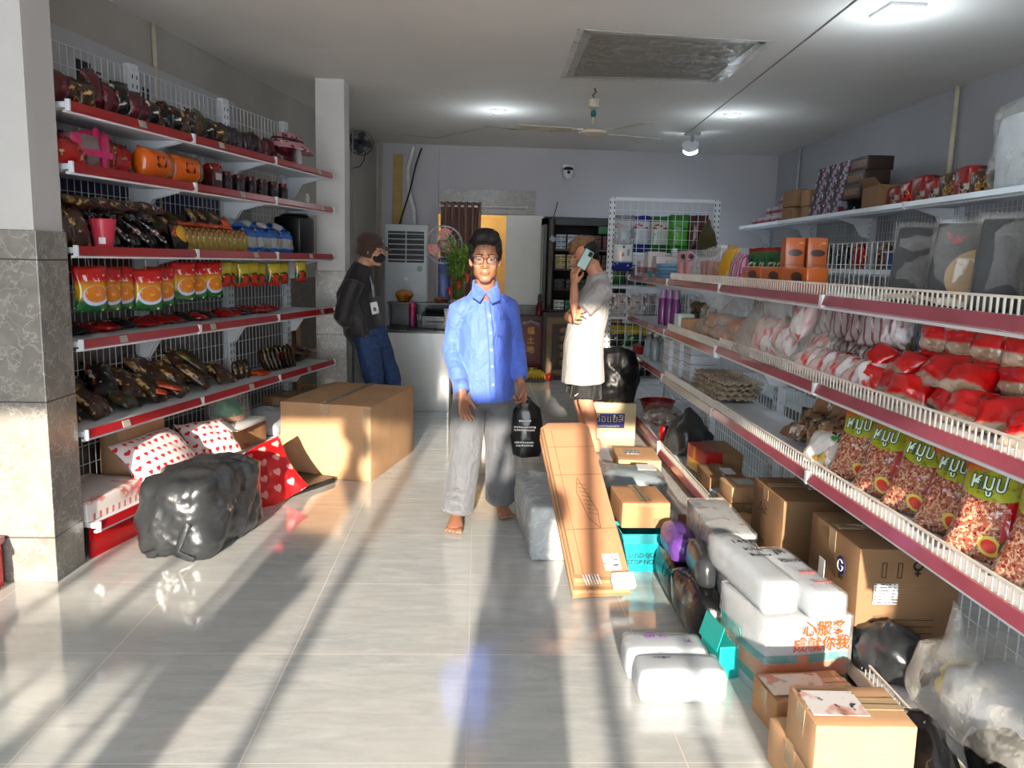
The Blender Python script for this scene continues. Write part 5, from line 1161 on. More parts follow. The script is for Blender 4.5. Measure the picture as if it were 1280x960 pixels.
# ================================================================ GOODS ON THE RIGHT-HAND SHELVES
def rrot(yaw=0, tilt=0, roll=0):
    return (Matrix.Rotation(RRZ + yaw, 4, 'Z') @ Matrix.Rotation(tilt, 4, 'X') @ Matrix.Rotation(roll, 4, 'Y')).to_euler()
def RY_(Y, d, z): return RS(RP.y - Y, d, z)     # by distance from the camera
R1, R2, R2A, R3, RD = 1.347, .987, 1.007, .653, .104
# --- bottom deck
carton('big brown carton with blue round emblem on the bottom right shelf', RY_(2.78, .185, RD), RRZ, (.42, .36, .40), CB3, tape='y', bulge=.03, seed=3,
       labels=(('r', -.085, .045, .085, .075, PAPER), ('f', -.06, -.02, .05, .17, WHITEP), ('f', .03, -.10, .24, .07, mat('blue_print', (.12, .16, .34), .6)), ('t', .05, .0, .12, .09, PAPER)),
       words=(('r', .0, .135, .055, '▯▯♀  ⌂'), ('r', .02, -.05, .016, '━━━━━━━━━'), ('r', .02, -.075, .016, '━━━━━━━━━'), ('r', .02, -.10, .016, '━━━━━━━━━'), ('r', .04, -.14, .022, '▭ ━━━━━━'), ('f', .10, .055, .022, '海尔'), ('l', 0, .05, .03, 'GOODS')))
c2 = [o for o in COL.objects if o.get('label', '').startswith('big brown carton with blue')][0]
part('emblem', MB().lathe([(0, -.001), (.034, -.001), (.034, .001), (0, .001)], (.10, -.193, .30), 22, Euler((R(90), 0, 0))), mat('blue_print', (.12, .16, .34), .6), c2)
mb = MB(); mb.tube([(.10 + .020*math.cos(R(a)), -.1955, .30 + .020*math.sin(R(a))) for a in range(40, 361, 20)] + [(.108, -.1955, .30)], .0022, 5); part('emblem_ring', mb, WHITEP, c2)
carton('worn brown carton with lettering behind the emblem carton', RY_(3.50, .19, RD), RRZ, (.40, .36, .345), CB3, tape='y', bulge=.05, seed=8, labels=(('t', .0, .03, .13, .10, PAPER),), words=(('r', .02, .05, .036, 'H°ZEKEY'), ('r', .02, .0, .026, 'oGOs'), ('f', .0, .08, .05, '△ 上'), ('f', .0, -.06, .03, '▭▭▭')))
carton('brown carton under the pale box, bottom right shelf', RY_(4.16, .12, RD), RRZ + .05, (.22, .24, .10), CB3, tape='x')
carton('pale greenish box stacked on a brown carton, bottom right shelf', RY_(4.16, .115, RD + .1035), RRZ + .02, (.22, .20, .085), CB2, tape=None, labels=(('t', 0, 0, .10, .10, mat('pale_green_card', (.70, .74, .66), .5)),))
item('mailer', pouch(.14, .18, .04, 3), WP, 'small white mailer in front of the stacked brown carton', 'parcel', RY_(4.20, .01, RD + .03), rrot(.3, R(-65)))
carton('brown taped carton with white label, bottom right shelf', RY_(4.62, .13, RD), RRZ - .03, (.34, .22, .13), CB3, tape='x', labels=(('t', .02, .03, .14, .07, WHITEP),))
carton('red and yellow banded box on the bottom right shelf', RY_(5.02, .13, RD + .02), RRZ + .1, (.34, .11, .16), print_mat('red_yellow_box', (.66, .08, .06), [('band', 'z', -.01, .075, (.82, .62, .14)), ('rect', -.05, .0, .08, .16, (.78, .55, .16))], .35, .1), tape=None)
carton('open brown carton behind the red and yellow box', RY_(5.08, .26, RD), RRZ, (.40, .16, .17), CB3, tape=None)
for i, (y, d, s, lab) in enumerate(((4.42, .10, .12, 'white slips parcel at the shelf edge near the pale box'), (3.98, .06, .10, 'small tan packet in front of the worn carton'))):
    item('parcel', softbox(s, s*1.2, s*.6, .15, .006, i), (WP, CB2)[i], lab, 'parcel', RY_(y, d, RD), RRZ + .3, angle=60)
item('bin_bag', sack(.15, .13, .27, 11, True, .2), BLACKP, 'black tied bag standing on the bottom right shelf', 'bag', RY_(5.60, .17, RD), 0)
item('grey_bag', pouch(.30, .30, .08, 4), print_mat('silver_grey_poly', (.66, .70, .73), [('noise', 6, .6, (.5, .53, .56))], .25, .6, 12), 'silver-grey mailer lying on the bottom shelf at the rear', 'parcel', RY_(6.05, .10, .15 + .03), rrot(.2, R(-80)))
t = thing('clear_bag', 'clear bag of brown and white packets on the bottom shelf at the rear', 'bag', RY_(6.50, .17, .152), RRZ); part('contents', sack(.13, .13, .10, 5, False, .2), print_mat('mixed_packets', (.62, .56, .52), [('noise', 12, .54, (.40, .26, .18)), ('noise', 18, .57, (.88, .88, .88))], .4, .5), t, True); part('bag_film', sack(.17, .15, .15, 6, False, .2), FILM2, t, True)
t = thing('red_basin', 'red plastic basin on the bottom shelf at the far rear', 'basin', RY_(6.85, .20, .152), 0); part('bowl', MB().lathe([(0, 0), (.11, 0), (.15, .12), (.157, .12), (.155, .128), (.145, .126), (.105, .012), (0, .012)], seg=26), mat('red_plastic', (.62, .06, .07), .3), t, True, 40)
item('red_can', MB().lathe([(0, 0), (.033, 0), (.035, .005), (.035, .10), (.03, .108), (0, .108)]), mat('red_plastic', (.62, .06, .07), .3), 'small red tin at the front edge where the rear bays meet', 'tin', RY_(5.82, .04, .152), 0)
# dark bag and clear bag near the camera
item('bin_bag', sack(.095, .12, .16, 15, False, .25), BLACKP, 'black bag between the emblem carton and the clear bag', 'bag', RY_(2.50, .10, RD), R(20))
t = thing('clear_bag', 'large clear plastic bag of white goods on the bottom shelf, lower right corner', 'bag', RY_(2.02, .22, RD + .02), RRZ + .1)
part('contents', softbox(.36, .24, .17, .1, .02, 3, 6, .03), mat('pale_grey_goods', (.74, .76, .78), .6, bmp=.3), t, True)
part('contents', sack(.06, .06, .12, 3, False), mat('yellowish_goods', (.72, .66, .38), .5), t, True).location = (-.19, -.03, .04)
part('printed_pack', MB().box((.10, -.16, .06), (.16, .02, .06), Euler((R(-30), 0, 0)), bev=.005), print_mat('yellow_word_pack', (.80, .82, .84), [('ell', .13, .06, .035, .02, (.88, .76, .14))], .3, .1), t)
mb = softbox(.50, .34, .23, .2, .035, 9, 12, .05); part('bag_film', mb, FILM2, t, True)
mb = MB(); mb.loft([(-.20, -.04, .16), (-.215, -.05, .24), (-.22, -.05, .31), (-.215, -.055, .33)], [(.07, .06), (.03, .025), (.02, .014), (.03, .008)], seg=14); mb.jitter(.012, 18, 2); part('knotted_top', mb, FILM2, t, True)
mb = MB(); mb.quad((-.24, -.16, .04), (.22, -.2, .03), (.22, -.26, -.10), (-.20, -.26, -.12)); bmesh.ops.subdivide_edges(mb.bm, edges=mb.bm.edges[:], cuts=8, use_grid_fill=True); mb.jitter(.02, 9, 5); part('loose_film', mb, FILM2, t, True)

# --- third tier: chip bags, clear snack packs, egg trays, white boxes
chipm = print_mat('peanut_snack_bag', (.62, .34, .26), [('noise', 90, .50, (.78, .62, .50)), ('noise', 110, .56, (.44, .11, .09)), ('noise', 70, .62, (.86, .76, .66)),
    ('rect', .045, .2, .0, .215, (.72, .05, .05)), ('band', 'z', .235, .40, (.80, .22, .05), .02), ('band', 'z', .205, .245, (.64, .62, .12), .02),
    ('ell', -.005, .205, .085, .042, (.64, .66, .14)), ('noise', 40, .58, (.50, .54, .10), [-.09, .09, .165, .245]),
    ('noise', 60, .55, (.82, .80, .88), [-.03, .06, .115, .135], (1, 1, .8)), ('ell', .02, .042, .030, .027, (.86, .78, .35)), ('ell', .02, .042, .020, .018, (.86, .20, .16)), ('ell', .065, .035, .022, .035, (.06, .30, .10)), ('band', 'z', .293, .30, (.95, .85, .78))], .17, .5, 20, coat=.4)
LETTER = {}
CM = [pouch(.225, .325, .095, s, 12, 16, .7, .12, .06).mesh('bag', chipm, True) for s in (1, 2, 3)]
rr = random.Random(11)
fr = [(2.90, .12, .1), (2.70, .11, -.05), (2.50, .12, .0), (2.29, .12, -.1), (2.09, .11, .05), (1.89, .12, -.05)]
for i, (y, d, a) in enumerate(fr):
  _o = put(tag(link('snack_bag', CM[i % 3]), 'red and green bag of peanut snacks in the front row, %s from the rear' % ORD[i], 'snack bag', 'red-topped peanut snack bags'), RY_(y, d, R3), rrot(a + .55, R(-20) - .05*(i % 2), rr.uniform(-.1, .1)))
  for k, (m_, of, b_) in enumerate(((mat('dark_green_ink', (.05, .20, .12), .5), 0, .0028), (mat('pale_mint_ink', (.82, .92, .86), .4), -.0016, .0))): link('lettering', LETTER.setdefault(k, text_mesh('หมูป', .068, m_, bold=b_, squash=.8)), _o).location = (-.008, -.060 + of, .212)
for i in range(8): put(tag(link('snack_bag', CM[(i + 1) % 3]), 'red and green bag of peanut snacks in the back row, %s from the rear' % ORD[i], 'snack bag', 'red-topped peanut snack bags'), RY_(2.80 - .125*i, .22 + .02*(i % 2), R3 + .005), rrot(rr.uniform(.4, 1.0), R(-18), rr.uniform(-.2, .2)))
clrp = print_mat('clear_biscuit_pack', (.50, .36, .26), [('noise', 14, .54, (.70, .56, .40)), ('noise', 22, .56, (.28, .20, .14)), ('noise', 20, .60, (.88, .88, .84), None, (1, 1, .5)), ('noise', 18, .63, (.60, .18, .14)), ('noise', 16, .64, (.40, .55, .20))], .16, .8, 22, coat=.5)
CP = [pouch(.16, .17, .08, s, crinkle=.9).mesh('pack', clrp, True) for s in (4, 5)]
for i, (y, d, z, a) in enumerate(((3.52, .20, 0, .1), (3.40, .25, 0, -.1), (3.30, .16, 0, .2), (3.20, .26, 0, 0), (3.14, .14, .02, .2), (3.46, .24, .15, .1), (3.30, .24, .15, -.2), (3.16, .22, .16, .1), (3.02, .22, .14, 0), (3.04, .14, 0, .2))):
    put(tag(link('biscuit_pack', CP[i % 2]), 'clear biscuit pack beside the peanut snack bags, %s of the pile' % ORD[i], 'snack pack', 'clear biscuit packs'), RY_(y, d, R3 + z), rrot(a + .6, R(-14), rr.uniform(-.2, .2)))
item('biscuit_pack', pouch(.15, .10, .07, 8, crinkle=.9), clrp, 'single clear pack lying apart on the third right shelf', 'snack pack', RY_(3.55, .10, R3 + .03), rrot(.2, R(-60)))
strp = print_mat('colour_striped_pack', (.85, .84, .82), [('noise', 9, .53, (.20, .55, .22)), ('noise', 12, .56, (.78, .18, .16)), ('noise', 15, .58, (.85, .72, .25)), ('rect', -.09, -.045, .02, .15, (.80, .80, .80))], .18, .8, 20, coat=.4)
for i in range(2): item('candy_pack', pouch(.17, .16, .08, 6 + i, crinkle=.9), strp, ('bright striped candy pack at the bay joint of the third right shelf', 'bright striped candy pack behind the one at the bay joint')[i], 'snack pack', RY_(3.12 - .09*i, .05 + .05*i, R3 + .01), rrot(.3, R(-28)))
egm = mat('egg_tray_pulp', (.74, .67, .58), .85, var=.12, scale=20, bmp=.4, bscale=90)
def egg_mesh():
    mb = MB(); n, m_ = 6, 5; S = 6; g = {}
    for j in range(m_*S + 1):
        for i in range(n*S + 1):
            x, y = i/S, j/S; z = .012*math.cos(2*math.pi*x)*math.cos(2*math.pi*y)
            for s in (0, 1): g[i, j, s] = mb.bm.verts.new(((x - n/2)*.05, (y - m_/2)*.05, .022 + z - .004*s))
    for j in range(m_*S):
        for i in range(n*S):
            for s in (0, 1):
                q = [g[i, j, s], g[i+1, j, s], g[i+1, j+1, s], g[i, j+1, s]]; mb.bm.faces.new(q if s == 0 else q[::-1])
    N, Mx = n*S, m_*S
    for i in range(N): mb.bm.faces.new((g[i, 0, 0], g[i, 0, 1], g[i+1, 0, 1], g[i+1, 0, 0])); mb.bm.faces.new((g[i, Mx, 0], g[i+1, Mx, 0], g[i+1, Mx, 1], g[i, Mx, 1]))
    for j in range(Mx): mb.bm.faces.new((g[0, j, 0], g[0, j+1, 0], g[0, j+1, 1], g[0, j, 1])); mb.bm.faces.new((g[N, j, 0], g[N, j, 1], g[N, j+1, 1], g[N, j+1, 0]))
    return mb.mesh('tray', egm, True)
EM = egg_mesh()
for i in range(4):
    for k in range(2): put(tag(link('egg_tray', EM), 'grey pulp egg tray, third right shelf, %s stack from the rear, %s up' % (ORD[k], ORD[i]), 'egg tray', 'egg trays'), RY_(5.10 - .315*k, .20 + .01*i, R3 - .002 + .030*i - (0 if k < 2 else .0)), rrot(.03*i))
wbx = mat('plain_white_box', (.74, .77, .80), .5, var=.05)
for i in range(4):
    for j in range(3):
        t = thing('white_box', 'plain white box, third right shelf, %s column from the rear, %s from bottom' % (ORD[j], ORD[i]), 'box', RY_(5.90 - .20*j, .14 + .03*j, .657 + .062*i - (.004 if j == 2 else 0)), RRZ + .02*(i % 2), 'plain white boxes')
        part('box_body', softbox(.19, .20, .060, .01, .001, i), wbx, t, True, 35); part('lid_seam', MB().box((0, -.1012, .04), (.185, .001, .002)), SEAM, t)
glassm = mat('clear_bottle', (.70, .74, .76), .12, alpha=.55)
for i in range(4):
    b_ = thing('bottle', 'clear plastic bottle at the rear of the third right shelf, %s of four' % ORD[i], 'bottle', RY_(6.85 - .13*i, .10 + .05*(i % 2), .657), 0, 'clear bottles'); part('bottle_body', MB().lathe([(0, 0), (.038, 0), (.040, .14), (.022, .18), (.016, .185), (.016, .20), (0, .20)]), glassm, b_, True, 40); part('cap', MB().lathe([(0, .20), (.019, .20), (.019, .222), (0, .222)]), mat('white_cap', (.85, .85, .85), .4), b_, True, 40)
for i in range(3): item('red_tub', MB().lathe([(0, 0), (.03, 0), (.036, .06), (.038, .062), (.034, .07), (0, .07)]), mat('red_plastic', (.62, .06, .07), .3), 'small red tub at the rear end of the third right shelf, %s of three' % ORD[i], 'tub', RY_(7.22 - .085*i, .06, .657), 0, 'red tubs')

# --- second tier: bread bags, candy bag, silver packs, noodle packs
for i in range(3):
    b_ = thing('bottle', 'tall purple bottle on the second right shelf, %s of three' % ORD[i], 'bottle', RY_(6.32 - .095*i, .09 + .03*i, .982), 0, 'purple bottles'); part('bottle_body', MB().lathe([(0, 0), (.036, 0), (.038, .15), (.028, .20), (.026, .21), (0, .21)]), mat('purple_plastic', (.52, .25, .52), .15, alpha=.9), b_, True, 40); part('cap', MB().lathe([(0, .21), (.028, .21), (.026, .275), (0, .275)]), mat('pale_purple_cap', (.66, .50, .68), .25), b_, True, 40)
for i in range(2):
    b_ = thing('jar', 'brown jar with flared lid on the second right shelf, %s of two' % ORD[i], 'jar', RY_(5.72 - .17*i, .20, .987), 0, 'brown jars'); part('glass', MB().lathe([(0, 0), (.045, 0), (.050, .10), (.03, .14), (0, .14)]), mat('brown_glass', (.24, .17, .10), .2), b_, True, 40); part('lid', MB().lathe([(0, .14), (.032, .14), (.045, .18), (.02, .21), (0, .21)]), mat('olive_lid', (.34, .29, .16), .4), b_, True, 40)
carton('small white box with red line beside the bread bags', RY_(5.52, .07, R2), RRZ, (.12, .11, .13), print_mat('mint_box', (.78, .86, .84), [('band', 'z', .03, .04, (.78, .25, .25))], .4, 0), tape=None)
carton('small cream box beside the clear bread bags', RY_(5.34, .08, R2), RRZ + .1, (.12, .11, .11), CB2, tape=None)
bread = print_mat('bread_loaves', (.72, .50, .34), [('noise', 8, .53, (.82, .70, .58)), ('noise', 12, .56, (.86, .42, .12)), ('noise', 20, .60, (.55, .30, .22)), ('noise', 16, .64, (.30, .24, .55))], .35, .6, 20)
for i, (y, rx, ry_, rz_, sd) in enumerate(((5.00, .20, .14, .25, 3), (4.55, .20, .15, .27, 5), (4.10, .20, .15, .24, 8))):
    t = thing('bread_bag', 'clear plastic bag full of bread and buns, %s from the rear' % ORD[i], 'bag', RY_(y, .18, R2), RRZ, 'clear bags of bread')
    for k in range(3): put(part('loaf', softbox(.13, .16, .08, .25, .012, sd + k, 6, .03), bread, t, True), ((k - 1)*.10, .0, .005 + .07*(k == 1)), (0, 0, .3*k))
    put(part('loaf', softbox(.14, .15, .07, .25, .012, sd + 5, 6, .03), bread, t, True), (.04, -.02, .09), (.1, .1, .8))
    part('bag_film', sack(rx, ry_, rz_, sd, True, .2), FILM2, t, True)
cand = print_mat('red_white_sticks', (.86, .74, .72), [('noise', 10, .52, (.80, .26, .28), None, (1, 1, .35)), ('noise', 14, .56, (.90, .88, .88), None, (1, 1, .35)), ('noise', 12, .62, (.84, .70, .40))], .2, .7, 24, coat=.3)
t = thing('candy_bag', 'huge clear bag of pink and white striped packs bulging over the shelf edge', 'bag', RY_(3.66, .14, R2A), RRZ)
for k, (x, y, z, a, b_) in enumerate(((-.24, -.06, .01, .4, -.3), (-.10, -.03, .02, .1, -.35), (.06, -.02, .12, -.2, -.3), (.10, .05, .02, .2, -.4), (.22, -.02, .02, .1, -.8), (-.02, .06, .16, .1, -.2))):
    put(part('candy_pack', pouch(.20, .20, .10, k, crinkle=.9), cand, t, True), (x, y, z), (b_, 0, a))
part('bag_film', sack(.36, .19, .33, 14, False, .22), FILM2, t, True)
silv = print_mat('silver_stick_pack', (.66, .62, .62), [('stripe', 'x', .034, .30, (.50, .30, .36)), ('noise', 20, .57, (.88, .87, .88), None, (1, 1, .35)), ('noise', 16, .62, (.45, .42, .22))], .2, .8, 24, coat=.3)
SM = [pouch(.22, .16, .09, s, crinkle=.8).mesh('pack', silv, True) for s in (2, 5)]
for i in range(2):
    for j in range(4): put(tag(link('candy_pack', SM[(i + j) % 2]), 'silvery striped pack stacked behind the huge candy bag, %s row, %s along' % (('lower', 'upper')[i], ORD[j]), 'snack pack', 'silvery striped packs'), RY_(3.42 - .16*j, .22 - .02*(j == 3), R2A + .155*i), rrot(.5 + .05*j, R(-8)))
cand2 = [pouch(.19, .15, .08, s, crinkle=.9).mesh('pack', cand, True) for s in (7, 8)]
for i in range(4): put(tag(link('candy_pack', cand2[i % 2]), 'pink and white striped pack lying in front of the silvery packs, %s along' % ORD[i], 'snack pack', 'loose pink striped packs'), RY_(3.30 - .14*i, .06, R2A + .01), rrot(.6 - .15*i, R(-48)))
nood = print_mat('noodle_pack', (.74, .66, .58), [('noise', 26, .54, (.62, .52, .42), None, (.5, 1, 1)), ('noise', 40, .60, (.86, .80, .72)), ('band', 'z', .052, .20, (.80, .06, .07), .004), ('noise', 12, .62, (.45, .03, .04), [-.2, .2, .055, .2])], .15, .7, 22, coat=.45)
nood2 = print_mat('red_noodle_top', (.74, .66, .58), [('noise', 26, .54, (.62, .52, .42), None, (.5, 1, 1)), ('band', 'z', .022, .20, (.80, .05, .06), .004), ('noise', 10, .60, (.48, .03, .04), [-.2, .2, .03, .2])], .15, .7, 22, coat=.45)
NR = [pouch(.165, .125, .085, s, 10, 12, .9, .06, .05).mesh('pack', nood2, True) for s in (2, 4)]
NM = [pouch(.165, .115, .10, s, 10, 12, .8, .06, .05).mesh('pack', nood, True) for s in (1, 3, 6)]
for i in range(4):
    for j in range(6): put(tag(link('noodle_pack', NM[(i + 2*j) % 3]), 'noodle pack with red top, %s row up, %s from the rear' % (ORD[i], ORD[j]), 'noodle pack', 'stacked noodle packs'), RY_(2.64 - .148*j, .235 + .01*((i + j) % 2), R2A + .083*i), rrot(.25 + rr.uniform(-.12, .12), R(-6), rr.uniform(-.06, .06)))
for i in range(8): put(tag(link('noodle_pack', NR[i % 2]), 'red-topped noodle pack tipped over in front, %s from the rear' % ORD[i], 'noodle pack', 'tipped noodle packs'), RY_(3.02 - .155*i, .12 - .035*(i % 2), R2A + .005), rrot(.4 + rr.uniform(-.5, .3), R(-32) - .2*(i % 2), rr.uniform(-.3, .3)))
for i in range(4): put(tag(link('noodle_pack', NR[(i + 1) % 2]), 'red noodle pack flopped on top of the tipped packs, %s from the rear' % ORD[i], 'noodle pack', 'tipped noodle packs'), RY_(2.92 - .2*i, .13, R2A + .085), rrot(rr.uniform(-.4, .4), R(-55), rr.uniform(-.4, .4)))

# --- top tier
tt = 1.347
for i in range(5): carton('white and pink carton at the rear of the top right shelf, %s from the rear' % ORD[i], RY_(7.22 - .17*i, .12 + .03*(i % 2), tt), RRZ, (.15, .15, .13 + .04*(i % 3)), print_mat('white_pink_box', (.80, .76, .76), [('band', 'z', .03, .08, (.60, .30, .32)), ('noise', 20, .58, (.55, .50, .52))], .45, 0), tape=None, group='white and pink cartons', name='carton')
lidm = mat('pale_blue_plastic', (.42, .58, .70), .3)
for i in range(4): item('container_lid', MB().lathe([(0, 0), (.10, 0), (.112, .012), (.114, .024), (.10, .028), (0, .028)], seg=26), lidm, 'pale blue container lid in the stack on the top right shelf, %s up' % ORD[i], 'lid', RY_(6.32, .13, tt + .0285*i), 0, 'pale blue lids', angle=30)
item('tub', MB().lathe([(0, 0), (.04, 0), (.05, .05), (.052, .055), (.04, .06), (0, .06)]), mat('aqua_plastic', (.30, .62, .66), .3), 'small aqua tub beside the pale blue lids', 'tub', RY_(6.62, .06, tt), 0)
for i in range(2):
    b_ = thing('pump_bottle', 'pink bottle with round dark head on the top right shelf, %s of two' % ORD[i], 'bottle', RY_(5.66 - .22*i, .06, tt), 0, 'pink round-headed bottles'); part('bottle_body', MB().lathe([(0, 0), (.03, 0), (.03, .11), (.02, .13), (0, .13)]), mat('pink_plastic', (.72, .50, .52), .3), b_, True, 40); part('round_head', MB().ball((0, -.012, .165), (.035, .03, .035)), mat('pink_head', (.72, .50, .52), .3), b_, True); part('eye_dot', MB().ball((0, -.04, .165), (.018, .008, .018)), mat('navy_dot', (.08, .08, .2), .3), b_, True)
t = thing('sausage_bag', 'clear bag of reddish sausages on the top right shelf', 'bag', RY_(5.12, .15, tt), RRZ)
for k in range(6): put(part('sausage', MB().loft([(0, 0, .012), (0, 0, .13)], [.018, .018], seg=10), print_mat('sausage_skin', (.58, .24, .18), [('noise', 12, .56, (.80, .60, .36))], .3, .2), t, True), (-.14 + .056*k, -.03 + .02*(k % 2), 0), (.1*(k % 2), .1*(k - 3), 0))
part('bag_film', sack(.24, .13, .21, 5, False, .18), FILM2, t, True)
item('snack_bag', pouch(.20, .23, .10, 6), print_mat('yellow_snack_bag', (.80, .60, .10), [('noise', 7, .55, (.62, .66, .20)), ('noise', 12, .58, (.86, .72, .50)), ('noise', 16, .62, (.85, .35, .12))], .18, .6, 20, coat=.3), 'bright yellow snack bag left of the orange boxes', 'snack bag', RY_(4.78, .12, tt), rrot(.1, -.15, .12))
pks = print_mat('pink_lilac_pack', (.70, .30, .50), [('stripe', 'x', .03, .45, (.84, .70, .78)), ('noise', 16, .58, (.42, .22, .46))], .25, .4)
for i in range(2): item('snack_pack', pouch(.15, .18, .05, i + 2), pks, 'pink and lilac striped pack left of the green sachets, %s of two' % ORD[i], 'snack pack', RY_(4.62 - .09*i, .12, tt), rrot(.1, -.15), 'pink and lilac packs')
grs = print_mat('green_sachet', (.06, .34, .16), [('band', 'z', -.1, .09, (.58, .52, .34), .02), ('noise', 18, .55, (.85, .84, .78), [-.1, .1, .03, .13]), ('noise', 24, .58, (.08, .10, .08)), ('band', 'z', .185, .3, (.62, .10, .10))], .18, .5, 24, coat=.3)
GM = [pouch(.082, .21, .04, s).mesh('pack', grs, True) for s in (3, 4)]
for i in range(7): put(tag(link('sachet', GM[i % 2]), 'tall green sachet standing behind the low orange boxes, %s from the rear' % ORD[i], 'snack pack', 'green sachets'), RY_(4.42 - .075*i, .17, tt), rrot(.6, -.10, .05*(i % 3 - 1)))
ogb = print_mat('orange_tea_box', (.74, .37, .14), [('noise', 9, .56, (.70, .30, .10)), ('ell', .04, .068, .06, .020, (.30, .18, .14)), ('ell', .06, .056, .04, .02, (.22, .14, .12))], .35, .05, spec=.4)
for i, y in enumerate((3.98, 3.68, 3.40)):
    t = carton('low orange box in front on the top right shelf, %s from the rear' % ORD[i], RY_(y, .055, tt), RRZ, (.285, .09, .105), ogb, tape=None, group='low orange boxes')
    if i == 0: text('Bromania', .026, mat('lilac_print', (.55, .38, .55), .5), t, (-.06, -.0485, .085))
ogt = print_mat('orange_tall_box', (.74, .38, .17), [('band', 'z', .118, .122, (.60, .28, .10)), ('ell', .0, .055, .034, .016, (.26, .18, .18)), ('ell', .0, .175, .034, .016, (.26, .18, .18)), ('noise', 40, .55, (.85, .60, .35), [-.04, .04, .09, .11]), ('noise', 40, .55, (.85, .60, .35), [-.04, .04, .205, .225]), ('noise', 10, .60, (.74, .30, .10))], .3, .05, spec=.45)
for i in range(2): carton('tall orange printed box, %s one of the upright pair' % ('left', 'right')[i], RY_(3.80 - .03*i, .15 + .093*i, tt), RRZ + R(80), (.088, .12, .245), ogt, tape=None, group='tall orange boxes')
# grey T-shirts in clear sleeves
shg = print_mat('grey_printed_shirt', (.24, .25, .26), [('ell', .0, .095, .085, .085, (.66, .55, .40)), ('noise', 14, .54, (.88, .86, .82), [-.06, .06, .04, .15]), ('noise', 20, .55, (.62, .20, .22), [-.10, .02, .20, .235])], .6, .5, 18)
shp = cloth('charcoal_shirt', (.24, .25, .26), .75)
for i, (y, d, a, tl, m_) in enumerate(((2.56, .15, .95, -.45, shp), (2.30, .13, .85, -.40, shg), (2.08, .14, .9, -.4, shp), (1.86, .14, .9, -.4, shp))):
    t = thing('folded_shirt', ('plain charcoal shirt in a clear sleeve by the wire panel', 'charcoal shirt with tan circle and white emblem in a clear sleeve', 'plain charcoal shirt in a clear sleeve right of the tan-circle shirt', 'charcoal shirt in a sleeve at the right edge of the picture')[i], 'shirt', RY_(y, d, tt), rrot(a, tl), 'sleeved charcoal shirts')
    part('folded_cloth', softbox(.26, .03, .27, .2, .006, i, 6, .01), m_, t, True, 60); part('clear_sleeve', pouch(.29, .30, .055, i + 3, 12, 12, .8, .04, .03), film_mat('sleeve_film', (.88, .88, .88), .12, .02, .14), t, True)
item('folded_cable', MB().tube([(.0, 0, .012), (.10, .02, .016), (.22, -.01, .014), (.34, .015, .02), (.44, -.01, .015), (.40, -.05, .02), (.26, -.05, .03), (.12, -.05, .022), (.02, -.04, .02)], .011, 8), mat('pale_cable', (.80, .77, .72), .4), 'loose pale cord lying in front of the sleeved shirts', 'cord', RY_(2.66, .06, tt), RRZ)

# --- shelving along the right wall, seen above and through the front run
def WX(Y, d, z): return Vector((3.10 + .034*(Y - 6) + d, Y, z))
wz = 1.932
smb = print_mat('white_red_small_box', (.66, .62, .62), [('band', 'z', .02, .05, (.55, .14, .14)), ('noise', 30, .58, (.30, .26, .28))], .5, 0)
for i in range(9):
    for j in range(1 + (i > 3) + (i > 6)): carton('small white and red box on the far wall shelf, %s from the rear, %s up' % (ORD[i], ORD[j]), WX(9.60 - .125*i, .10 + .02*(i % 2), wz + .092*j), R(-92), (.115, .10, .09), smb, tape=None, group='small boxes on the wall shelf')
for i, (y, z, s, lab) in enumerate(((8.42, 0, (.30, .22, .14), 'brown carton on the wall shelf, bottom of the rear pair'), (8.40, .145, (.34, .22, .17), 'brown carton on the wall shelf, top of the rear pair'), (7.93, 0, (.20, .2, .12), 'brown carton beside the rear pair on the wall shelf'), (7.95, .125, (.22, .2, .15), 'square brown carton left of the dark boxes'))):
    carton(lab, WX(y, .14, wz + z), R(-92), s, CB3, tape='x')
dk = print_mat('dark_purple_white_box', (.14, .11, .13), [('noise', 7, .53, (.55, .52, .60)), ('noise', 11, .58, (.40, .10, .14)), ('noise', 18, .60, (.80, .80, .82))], .4, .1)
dk2 = print_mat('brown_lettered_box', (.20, .13, .10), [('rect', -.14, .14, .03, .085, (.46, .32, .20)), ('noise', 34, .55, (.20, .06, .05), [-.12, .12, .04, .075], (.5, 1, 1))], .5, .05)
for i in range(4):
    for j in range(4):
        m_ = dk2 if (j == 3 and i > 0) else dk
        sx = .34 if (j == 3 and i > 0) else .22
        if j == 3 and i == 0: continue
        carton('dark printed box in the wall-shelf stack, %s column from the rear, %s up' % (ORD[j], ORD[i]), WX(7.62 - .235*j - (.07 if j == 3 else 0), .12 + .02*i, wz + .115*i), R(-92), (sx, .22, .112), m_, tape=None, group='stack of dark printed boxes')
item('open_carton', MB().box((0, 0, .09), (.24, .22, .18), bev=.004).box((.02, -.13, .19), (.22, .004, .12), Euler((R(50), 0, .1))), CB3, 'brown open carton with raised flap right of the dark stack', 'box', WX(6.36, .08, wz), R(-86), smooth=False)
for i in range(7):
    k = (redpk, brownpk, print_mat('red_white_pack', (.55, .10, .10), [('noise', 8, .54, (.66, .60, .56)), ('noise', 14, .58, (.25, .05, .05))], .35, .4))[(2, 0, 2, 2, 1, 2, 1)[i]]
    item('snack_pack', softbox(.17, .16, .15 + .02*(i % 3), .1, .006, i, 6, .02), k, 'squarish red or brown pack on the wall shelf, %s right of the open carton' % ORD[i], 'snack pack', WX(6.12 - .185*i, .12, wz), R(-92), 'packs on the wall shelf', angle=60)
t = thing('clear_bag', 'big clear bag of white goods on top of the wall shelf, right edge', 'bag', WX(4.66, .16, wz), R(-92))
